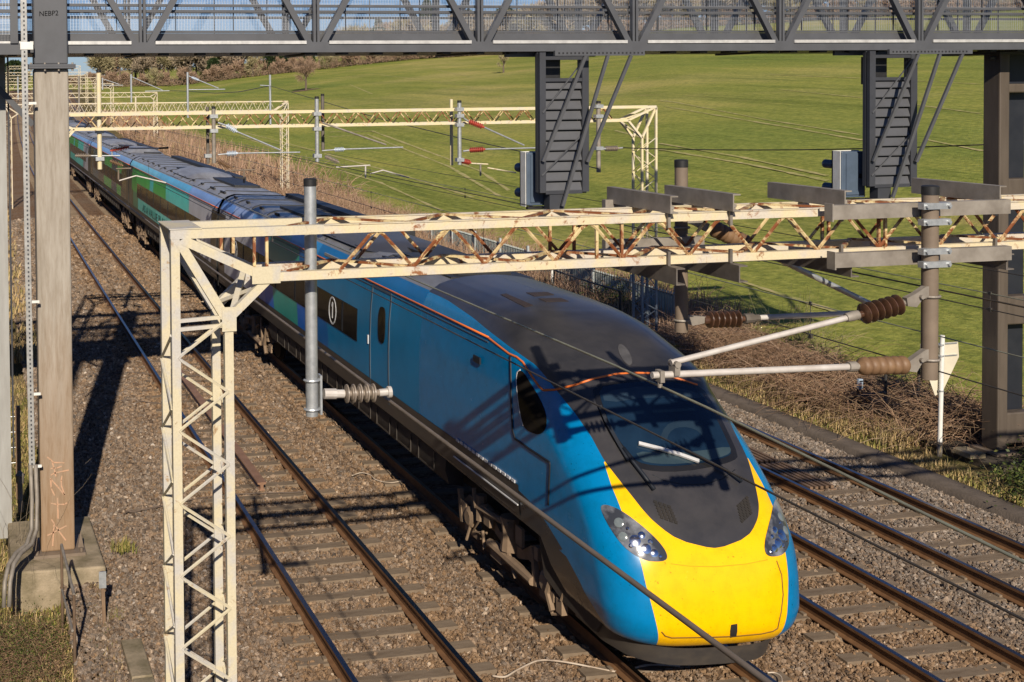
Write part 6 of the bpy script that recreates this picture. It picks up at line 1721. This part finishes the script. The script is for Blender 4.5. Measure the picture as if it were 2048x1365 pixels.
HX = [h[0] for h in HEDGE]; HY = [h[1] for h in HEDGE]; HD = [h[2] for h in HEDGE]
def hedge_point(x, extra=0.0):
    D = float(np.interp(x, HX, HD)) + extra; b = bearing(x); X = CAMX + D * sin(b); Y = D * cos(b); return X, Y, drop(X, Y)
LBL = {'bare': 'bare brown winter tree in the belt of trees along the far edge of the field', 'bush': 'low bushy leafless tree at the foot of the tree belt beyond the field',
       'ever': 'dark evergreen tree standing among the bare trees beyond the field'}
random.seed(3)
def plant(kind, x, extra, h, wd=1.0):
    X, Y, Z = hedge_point(x, extra); key = kind if kind in BUILD else kind + str(random.randrange(5 if kind == 'bare' else 2))
    base = {'bare': 12, 'bush': 7}.get(kind, 12 if key == 'ever0' else 14)
    key2 = key.replace('bush', 'bushy') if kind == 'bush' else key
    nm = {'bare': 'bare_tree', 'bush': 'bushy_tree'}.get(kind, 'evergreen_tree'); lb = LBL[kind[:4]]
    make_tree(nm, key2, BUILD[key2], lb, 'tree', (X, Y, Z - .1), (h / base * wd, h / base), random.uniform(0, 6.28), {'bare': 'bare trees along the far edge of the field', 'bush': 'low bushy trees along the far edge of the field'}.get(kind, 'evergreens in the far tree belt'))
# in front, low growth; behind it taller crowns; thins out and drops away up the hill on the right
for i in range(64):
    x = 205 + 1900 * (i / 64) ** 1.05 + random.uniform(-9, 9)
    plant('bush', x, random.uniform(1, 7), random.uniform(5.5, 8.5) * (1.0 if x < 1000 else .85))
for i in range(130):
    x = 195 + 1900 * (i / 130) ** 1.0 + random.uniform(-12, 12)
    tall = 1.4 if x < 560 else 1.2
    plant('bare', x, random.uniform(6, 45), random.uniform(10, 15) * tall, random.uniform(.95, 1.25))
for x, e, h, k in ((430, 8, 9.5, 'ever0'), (415, 20, 10, 'ever0'), (553, 10, 13, 'ever0'), (575, 12, 12, 'ever1'), (620, 5, 7, 'ever0'), (758, 55, 17, 'ever1'), (760, 20, 13, 'ever0'), (855, 24, 21, 'ever1'), (846, 20, 12, 'ever0'), (930, 30, 16, 'ever0'), (985, 22, 13, 'ever1'), (1010, 30, 15, 'ever0'), (1130, 18, 14, 'ever1'), (1240, 26, 15, 'ever0'), (1460, 22, 13, 'ever0')): plant(k, x, e, h)
# hedge bottom, one mass of scrub
n = 9000; xs = 200 + 1900 * RNG.random(n); PP = []
for x in xs:
    X, Y, Z = hedge_point(x, RNG.uniform(-1, 8)); PP.append((X, Y, Z + abs(RNG.normal()) * 1.2))
PP = np.array(PP); arcs('hedge_scrub', M['twig_red'], PP, RNG.uniform(1.2, 3.2, n), .10, .5, 3, 'stuff', 1.2)
# lone trees out in the field
p = on_field(612, 181); d_ = (p - EYE).length; h = (181 - 108) * d_ / FPX
make_tree('bare_tree', 'lone', BUILD['lone'], 'lone bare tree with a rounded crown on brown earth in the green field', 'tree', tuple(p), (h / 12, h / 12), .4)
mb = MB(); mb.add([(p.x + 3.4 * cos(a) * random.uniform(.8, 1.2), p.y + 3.4 * sin(a) * random.uniform(.8, 1.2), 0) for a in [k * .3142 for k in range(20)]], [tuple(range(20))])
mb.v = [(v[0], v[1], drop(v[0], v[1]) + .06) for v in mb.v]; tag(mb.build('soil', pm('brown_earth', (.20, .115, .07), (.15, .10, .05), 1, .95)), kind='structure')
p = on_field(1007, 146); d_ = (p - EYE).length; h = (146 - 104) * d_ / FPX
make_tree('pollard_tree', 'small', BUILD['small'], 'small pollarded bare tree high in the field just under the footbridge', 'tree', tuple(p), (h / 12 * .8, h / 12), 1.1)
# left distance: pine and bare trees seen between the post and the column
for (x, y0, y1, D, key, nm, lab) in ((30, 178, 122, 330, 'ever0', 'pine_tree', 'dark green pine far off between the left post and the column'), (14, 182, 140, 335, 'bare1', 'bare_tree', 'bare tree beside the far pine left of the column'), (48, 182, 138, 350, 'bare4', 'bare_tree', 'bare tree right of the far pine behind the cable tray'), (165, 178, 146, 420, 'bare0', 'bare_tree', 'distant bare tree just right of the column above the far gantries'), (188, 176, 141, 430, 'bare3', 'bare_tree', 'reddish bare tree at the near end of the far tree belt'), (148, 178, 149, 425, 'bushy1', 'bushy_tree', 'low reddish tree close to the right side of the column in the distance')):
    b = bearing(x); X = CAMX + D * sin(b); Y = D * cos(b); z0 = atY(x, y0, Y).z; z1 = atY(x, y1, Y).z; base = 7 if 'bushy' in key else 12
    s = (z1 - z0) / base; make_tree(nm, key, BUILD[key], lab, 'tree', (X, Y, z0), (s * 1.1, s), .7)
# ------------------------------------------------------------------ lineside things
# palisade fence
fp = [(1095, 548), (1103, 585), (1130, 598), (1192, 618), (1258, 640), (1330, 668)]
f0 = atZ(1104, 590, -.3); f1 = atZ(1325, 668, -.3)
fx0, fy0, fx1, fy1 = f0.x, f0.y, f1.x, f1.y
fen = thing('palisade_fence', 'pale grey green palisade fence along the edge of the field', 'fence', ((fx0 + fx1) / 2, (fy0 + fy1) / 2, -.3))
A = Vector((fx1 + .1, fy1 - .6, -.3)); B = Vector((fx0 + .15, fy0 + 14, -.3)); L = (B - A).length; u = (B - A).normalized()
mb = MB(); s = 0; hh = 1.35
while s < L:
    p = A + u * s; q = Vector((-u.y, u.x, 0)) * .0
    mb.prism([p + Vector((0, 0, .08)), p + u * .07 + Vector((0, 0, .08)), p + u * .07 + Vector((0, 0, hh - .1)), p + u * .035 + Vector((0, 0, hh)), p + Vector((0, 0, hh - .1))], (.05, 0, 0)); s += .155
mb.build('paling', pm('dull_grey_green_palings', (.33, .36, .33), (.24, .27, .25), 4, .6), fen)
mb = MB()
for z in (.3, 1.25): mb.beam(A + Vector((.04, 0, z)), B + Vector((.04, 0, z)), .04, .05)
mb.build('rail', pm('grey_green_fence_rail', (.22, .25, .23), None, 4, .6), fen)
s = 0
while s < L:
    p = A + u * s; mb = MB(); mb.box(p.x - .05, p.x + .03, p.y - .05, p.y + .05, -.4, hh + -.3 + .18); mb.build('post', pm('pale_fence_post', (.40, .43, .43), (.32, .35, .35), 4, .5) if 'pale_fence_post' not in bpy.data.materials else bpy.data.materials['pale_fence_post'], fen); s += 2.6
def railing(name, label, pts, ztop, zmid, r, mat, every=1.8, cat='railing'):
    """posts on the ground under a run of tube"""
    P = [Vector(p) for p in pts]; c = sum(P, Vector()) / len(P)
    t = thing(name, label, cat, (c.x, c.y, P[0].z))
    mb = MB(); mb.tube([p + Vector((0, 0, ztop)) for p in P], r, 8)
    if zmid: mb.tube([p + Vector((0, 0, zmid)) for p in P], r, 8)
    mb.build('rail', mat, t, smooth=40)
    for a, b in zip(P, P[1:]):
        n = max(1, round((b - a).length / every))
        for k in range(n + (1 if b is P[-1] or (b - P[-1]).length < .01 else 0)):
            p = a.lerp(b, k / n); mb = MB(); mb.tube([p + Vector((0, 0, -.15)), p + Vector((0, 0, ztop))], r, 8); mb.build('post', mat, t, smooth=40)
    return t
M['pipe_dark'] = pm('dark_painted_pipe', (.025, .027, .03), (.045, .04, .035), 5, .5)
M['pipe_brown'] = pm('brown_rusty_pipe', (.15, .10, .065), (.10, .065, .04), 5, .6)
railing('handrail', 'dark tubular handrail in front of the palisade fence', [atZ(1108, 612, -.3) + Vector((0, 0, 0)), atZ(1178, 640, -.3), atZ(1240, 662, -.3)], 1.25, .7, .028, M['pipe_dark'], 2.0, 'handrail')
railing('handrail', 'brown tubular handrail left of the thin white post by the fence', [atZ(960, 572, -.3), atZ(1020, 590, -.3), atZ(1092, 605, -.3)], 1.2, .65, .024, M['pipe_brown'], 2.2, 'handrail')
p = atZ(1105, 600, -.3); tp = atY(1106, 522, p.y)
t = thing('white_post', 'thin white post standing between the brown handrail and the palisade fence', 'post', (p.x, p.y, -.3)); mb = MB(); mb.lathe((p.x, p.y, -.3), (p.x, p.y, tp.z), [(0, .07), (1, .07)], 10); mb.build('shaft', M['white_plastic'], t, smooth=40)
mb = MB(); mb.box(p.x - .2, p.x + .1, p.y - .03, p.y + .03, tp.z - .1, tp.z); mb.build('sign_plate', M['galv'], t)

# pipe frame and small box on a post among the brambles
a = atZ(1771, 838, -.2); b = atZ(1833, 818, -.2)
t = thing('pipe_barrier', 'black pipe barrier half hidden in the bramble thicket', 'barrier', (a.x, a.y, -.3))
za = atY(1771, 744, a.y).z
for x, dy in ((a.x, 0), (a.x + .95, .1)):
    mb = MB(); mb.tube([(x, a.y + dy, -.35), (x, a.y + dy, za)], .032, 8); mb.build('post', M['pipe_dark'], t, smooth=40)
mb = MB(); mb.tube([(a.x - .1, a.y, za), (a.x + .5, a.y + .05, za - .03), (a.x + .95, a.y + .1, za - .02)], .032, 8); mb.tube([(a.x, a.y, za - .45), (a.x - .8, a.y - .1, za - .48)], .03, 8); mb.build('rail', M['pipe_dark'], t, smooth=40)
p = atZ(1716, 825, -.2); zt_ = atY(1716, 757, p.y).z; zb_ = atY(1716, 777, p.y).z
t = thing('marker_box', 'small blue and white box on a black post in front of the bramble thicket', 'box', (p.x, p.y, -.3))
mb = MB(); mb.tube([(p.x, p.y, -.35), (p.x, p.y, zt_ - .02)], .03, 8); mb.build('post', M['pipe_dark'], t, smooth=40)
mb = MB(); mb.box(p.x - .06, p.x + .05, p.y - .10, p.y - .035, zb_, zt_); mb.build('box_body', pm('pale_blue_box', (.36, .45, .56), (.3, .4, .5), 5, .5), t)
mb = MB(); mb.box(p.x - .05, p.x + .04, p.y - .105, p.y - .101, zt_ - .07, zt_ - .03); mb.build('label_strip', M['bridge_dark'], t)
# yellow box
p = atZ(1351, 716, -.2); t = thing('grit_box', 'small yellow box with a lid beside the path just behind the train nose', 'box', (p.x, p.y, -.25)); w2 = atY(1363, 700, p.y).x - p.x; zt_ = atY(1351, 690, p.y).z
mb = MB(); mb.loft([[(p.x + sx * w2 * k, p.y + sy * .16 * k, z) for sx, sy in ((-1, -1), (1, -1), (1, 1), (-1, 1))] for z, k in ((-.25, .85), (zt_ - .09, 1.0))], 0, True, True); mb.build('bin', M['yellow_box'], t)
mb = MB(); mb.box(p.x - w2 * 1.12, p.x + w2 * 1.12, p.y - .19, p.y + .19, zt_ - .088, zt_ - .03); mb.box(p.x - w2 * .9, p.x + w2 * .9, p.y - .14, p.y + .14, zt_ - .029, zt_); k = mb.build('lid', M['yellow_box'], t)
# grey trunking and box at the foot of the yellow gantry
p = atZ(1290, 655, -.2); t = thing('cable_box', 'grey junction box with a bent black pipe on the grey foot of the yellow gantry', 'junction box', (p.x, p.y, -.25))
mb = MB(); z = atY(1290, 630, p.y).z; mb.box(p.x - .10, p.x + .08, p.y - .16, p.y - .04, z - .2, z + .22); mb.build('box_body', M['galv'], t); mb = MB(); mb.box(p.x - .05, p.x + .03, p.y - .14, p.y - .07, -.3, z - .21); mb.build('trunking', M['white_plastic'], t)
mb = MB(); mb.tube([(p.x - .5, p.y - .2, z - .25), (p.x - .5, p.y - .2, z + .22), (p.x - .42, p.y - .2, z + .33), (p.x - .28, p.y - .17, z + .33), (p.x - .2, p.y - .15, z + .22), (p.x - .18, p.y - .1, z + .05)], .035, 8); mb.build('bent_pipe', M['pipe_dark'], t, smooth=True)

# triangular sign seen from behind
p = atZ(1879, 903, -.15); Yp = p.y
t = thing('triangular_sign', 'back of an inverted triangular sign on a leaning white post beside the brambles', 'sign', (p.x, p.y, -.2))
top = atY(1885, 671, Yp); mb = MB(); mb.lathe((p.x, p.y, -.25), top, [(0, .045), (1, .045)], 14); mb.build('post', M['white_plastic'], t, smooth=40)
mb = MB(); mb.lathe((p.x, p.y, -.25), Vector((p.x, p.y, -.25)).lerp(top, .12), [(0, .052), (1, .052)], 14); mb.build('post_sleeve', M['galv_dull'], t, smooth=40)
P = [atY(x, y, Yp + .06) for x, y in ((1841, 689), (1916, 684), (1918, 714), (1884, 786), (1870, 792), (1842, 712))]
mb = MB(); mb.prism(P, (0, .012, 0)); pl_ = mb.build('sign_plate', pm('cream_sign_back', (.62, .57, .44), (.54, .49, .38), 3, .5), t)
mb = MB()
for y in (690, 714): a = atY(1843, y + 1, Yp + .045); b = atY(1914, y - 4, Yp + .045); mb.beam(a, b, .02, .03, (0, 1, 0))
mb.build('sign_rib', M['galv'], pl_)
mb = MB()
for y in (690, 712, 782): c = atY(1882, y, Yp); mb.lathe((c.x, c.y, c.z - .015), (c.x, c.y, c.z + .015), [(0, .055), (1, .055)], 14)
mb.build('post_clip', M['galv'], t, smooth=40)

# slatted trespass panels between the rails of the far right track
for k, y0 in enumerate((20.25, 18.6, 21.9)):
    mb = MB(); xa = TRACK_X[3] - .40
    for j in range(5): mb.box(xa + j * .11, xa + j * .11 + .06, y0, y0 + 1.5, -.17, -.12)
    for yy in (y0, y0 + .75, y0 + 1.44): mb.box(xa - .04, xa + .55, yy, yy + .05, -.215, -.19)
    tag(mb.build('slatted_panel', M['wood'] if False else pm('dark_brown_slats', (.20, .125, .075), (.12, .075, .045), 5, .7)), ('brown slatted guard panel between the far right rails beside the train nose', 'nearest brown slatted guard panel between the rails of the far right track', 'farthest brown slatted guard panel half hidden behind the train nose')[k], 'guard panel')
for o in [o for o in bpy.data.objects if o.name.startswith('slatted_panel')][1:2]:
    m_ = o.data; COL.objects.unlink(o); bpy.data.objects.remove(o)

# loose rail lying in the left track
a = atZ(404, 812, -.14); b = atZ(524, 977, -.14)
mb = MB(); d = (b - a).normalized(); sd = Vector((d.y, -d.x, 0)).normalized()
prof = [(-.05, -.19), (.05, -.19), (.05, -.17), (.03, -.15), (.03, -.08), (.085, -.06), (.085, -.03), (-.085, -.03), (-.085, -.06), (-.03, -.08), (-.03, -.15), (-.05, -.17)]
mb.loft([[(q.x + sd.x * x, q.y + sd.y * x, z + .0) for x, z in prof] for q in (a - d * 4, b)], 0, True, True)
tag(mb.build('loose_rail', pm('brown_scrap_rail', (.30, .17, .105), (.22, .125, .075), 4, .5, .1)), 'brown loose rail lying between the rails of the leftmost track', 'rail')
# cables on the ballast
def ground_cable(label, pts, r, mat, z=BED + .03, name='ground_cable'):
    P = [atZ(x, y, z) for x, y in pts]; Q = []
    for i in range(len(P) - 1):
        p0, p1, p2, p3 = P[max(i - 1, 0)], P[i], P[i + 1], P[min(i + 2, len(P) - 1)]
        for k in range(5):
            t = k / 5; Q.append(.5 * ((2 * p1) + (p2 - p0) * t + (2 * p0 - 5 * p1 + 4 * p2 - p3) * t * t + (3 * p1 - p0 - 3 * p2 + p3) * t ** 3))
    Q.append(P[-1]); mb = MB(); mb.tube(Q, r, 6); tag(mb.build(name, mat, smooth=True), label, 'cable')
M['cable_white'] = pm('dusty_white_cable', (.58, .50, .40), (.35, .27, .2), 3, .6); M['cable_brown'] = pm('brown_dusty_cable', (.13, .095, .07), (.09, .065, .05), 4, .7)
ground_cable('pale cable curling on the ballast between the left track and the train', [(704, 952), (722, 946), (740, 950), (752, 960), (780, 966), (808, 962), (828, 966)], .011, M['cable_white'])
ground_cable('pale cable running across the ballast to the rail in front of the train', [(985, 1352), (1010, 1354), (1035, 1340), (1075, 1322), (1110, 1322), (1150, 1328), (1190, 1336), (1236, 1344), (1262, 1338), (1300, 1330), (1360, 1332)], .013, M['cable_white'])
ground_cable('brown cable crossing the left track behind the spare rail end', [(246, 1030), (262, 1022), (300, 1018), (350, 1006), (420, 994), (490, 988), (560, 986), (612, 984)], .012, M['cable_brown'], -.18)
ground_cable('brown cable crossing the left track below the loose rail', [(250, 1022), (268, 1024), (310, 1014), (340, 1012)], .012, M['cable_brown'])
ground_cable('dark cable arching over the ballast into the left track beside the column shadow', [(170, 792), (200, 770), (220, 752), (250, 745), (290, 748), (330, 750), (420, 752)], .014, M['cable_brown'], -.16)
ground_cable('dark cable over the ballast nearer the camera beside the column shadow', [(175, 835), (200, 818), (225, 805), (262, 800), (300, 806), (330, 808)], .014, M['cable_brown'], -.18)
ground_cable('small pale loop of wire on the far rail in front of the train', [(1478, 1306), (1490, 1304), (1502, 1312), (1505, 1322)], .010, M['cable_white'], -.12)
ground_cable('second pale loop of wire on the rail in front of the train', [(1535, 1346), (1550, 1346), (1562, 1354), (1564, 1366)], .010, M['cable_white'], -.12)
# handrail posts and marker by the left plinth
p = atZ(148, 1385, -.7)
t = thing('step_handrail', 'rusty tubular step handrail sloping up in front of the graffitied column foot', 'handrail', (p.x, p.y, -.45))
Yh = p.y; a = atY(123, 1090, Yh + 1.9); b = atY(148, 1190, Yh + .25)
mb = MB(); mb.tube([a, b], .022, 8); mb.tube([atY(124, 1180, Yh + 1.7), atY(145, 1262, Yh + .2)], .018, 8); mb.build('rail', M['galv_dull'], t, smooth=40)
for top, yb in ((b, None), (a, None)):
    mb = MB(); mb.tube([(top.x, top.y, -.9), top], .022, 8); mb.build('post', M['pipe_brown'], t, smooth=40)
p = atZ(210, 1262, -.5); tp = atY(204, 1142, p.y); k0 = atY(204, 1172, p.y)
t = thing('marker_post', 'short wooden marker post with a small grey plate beside the plinth', 'marker post', (p.x, p.y, -.4))
mb = MB(); mb.beam((p.x, p.y, -.7), (tp.x, p.y, tp.z - .01), .05, .05); mb.build('post', M['wood'], t); mb = MB(); mb.box(tp.x - .05, tp.x + .055, p.y - .045, p.y - .027, k0.z - .02, tp.z); mb.build('plate', M['galv'], t)
a = atZ(262, 1285, -.3); b = atZ(300, 1372, -.3)
for k, (p0, p1) in enumerate((((262, 1278), (285, 1352)), ((286, 1355), (300, 1400)))):
    a = atZ(*p0, BED - .05); b = atZ(*p1, BED - .05); mb = MB(); c = Vector((.14, .0, 0)); mb.prism([a - c, a + c, b + c, b - c], (0, 0, -.12)); o = mb.build('trough_lid', M['concrete']); bv = o.modifiers.new('b', 'BEVEL'); bv.width = .01
    tag(o, ('grey concrete trough lid half sunk in the ballast at the lower left', 'grey concrete trough lid at the very bottom edge left of the white gantry leg')[k], 'trough lid')
# thin wire fence at the far left edge
t = thing('wire_fence', 'thin wire strand fence behind the left post', 'fence', (-.6, 24, -.4))
mb = MB()
for z in (.2, .5, .8, 1.1): mb.tube([(-4, 24.3, z), (.42, 24.3, z)], .008, 5)
mb.build('strand', M['galv'], t)
for x in (-2.2, .35):
    mb = MB(); mb.box(x - .05, x + .05, 24.25, 24.35, -.5, 1.3); mb.build('post', M['wood'], t)
p = atY(40, 960, 23.2); mb = MB(); mb.tube([(p.x, 23.2, -.4), (p.x, 23.2, p.z - .05)], .05, 8); mb.lathe((p.x, 23.2, p.z - .06), (p.x, 23.2, p.z + .16), [(0, .07), (.7, .085), (1, .03)], 10); tag(mb.build('vent_pipe', M['galv_dull'], smooth=40), 'short grey pipe with a dark cap standing in the grass left of the column', 'pipe')
# ------------------------------------------------------------------ camera, light, sky
cam = bpy.data.cameras.new('camera'); co = bpy.data.objects.new('camera', cam); COL.objects.link(co)
cam.sensor_fit = 'HORIZONTAL'; cam.sensor_width = 36
cam.lens = FPX / 2048 * 36
cam.shift_x = (1024 - CX) / 2048; cam.shift_y = -(682.5 - CY) / 2048
cam.clip_start = .1; cam.clip_end = 12000
co.matrix_world = Matrix(((RIGHT.x, UP.x, -FWD.x, EYE.x), (RIGHT.y, UP.y, -FWD.y, EYE.y), (RIGHT.z, UP.z, -FWD.z, EYE.z), (0, 0, 0, 1)))
SC.camera = co

SUN_D = Vector((.18, 1.0, -1 / 1.78)).normalized()
sun = bpy.data.lights.new('sun', 'SUN'); sun.energy = 5.0; sun.angle = radians(.5); sun.color = (1.0, .89, .74)
so = bpy.data.objects.new('sun', sun); COL.objects.link(so); so.rotation_euler = SUN_D.to_track_quat('-Z', 'Y').to_euler(); so.location = (-10, -40, 40)
w = bpy.data.worlds.new("World"); SC.world = w; w.use_nodes = True
nt = w.node_tree; bg = nt.nodes["Background"]
sky = nt.nodes.new("ShaderNodeTexSky"); sky.sky_type = 'NISHITA'; sky.sun_disc = False
sky.sun_elevation = math.atan(1 / 1.78 / sqrt(1 + .18 ** 2)); sky.sun_rotation = radians(190.2)
sky.air_density = 1.0; sky.dust_density = .25; sky.ozone_density = 3.0; sky.altitude = 600
tint = nt.nodes.new('ShaderNodeMix'); tint.data_type = 'RGBA'; tint.blend_type = 'MULTIPLY'; tint.inputs[0].default_value = 1; tint.inputs[7].default_value = (.72, .86, 1.25, 1)
nt.links.new(sky.outputs[0], tint.inputs[6]); nt.links.new(tint.outputs[2], bg.inputs[0]); bg.inputs[1].default_value = .05
vs = SC.view_settings; vs.view_transform = 'Standard'; vs.look = 'None'; vs.exposure = .25; vs.gamma = 1; vs.use_curve_mapping = False
SC.render.film_transparent = False
SC.cycles.max_bounces = 6; SC.cycles.transparent_max_bounces = 24
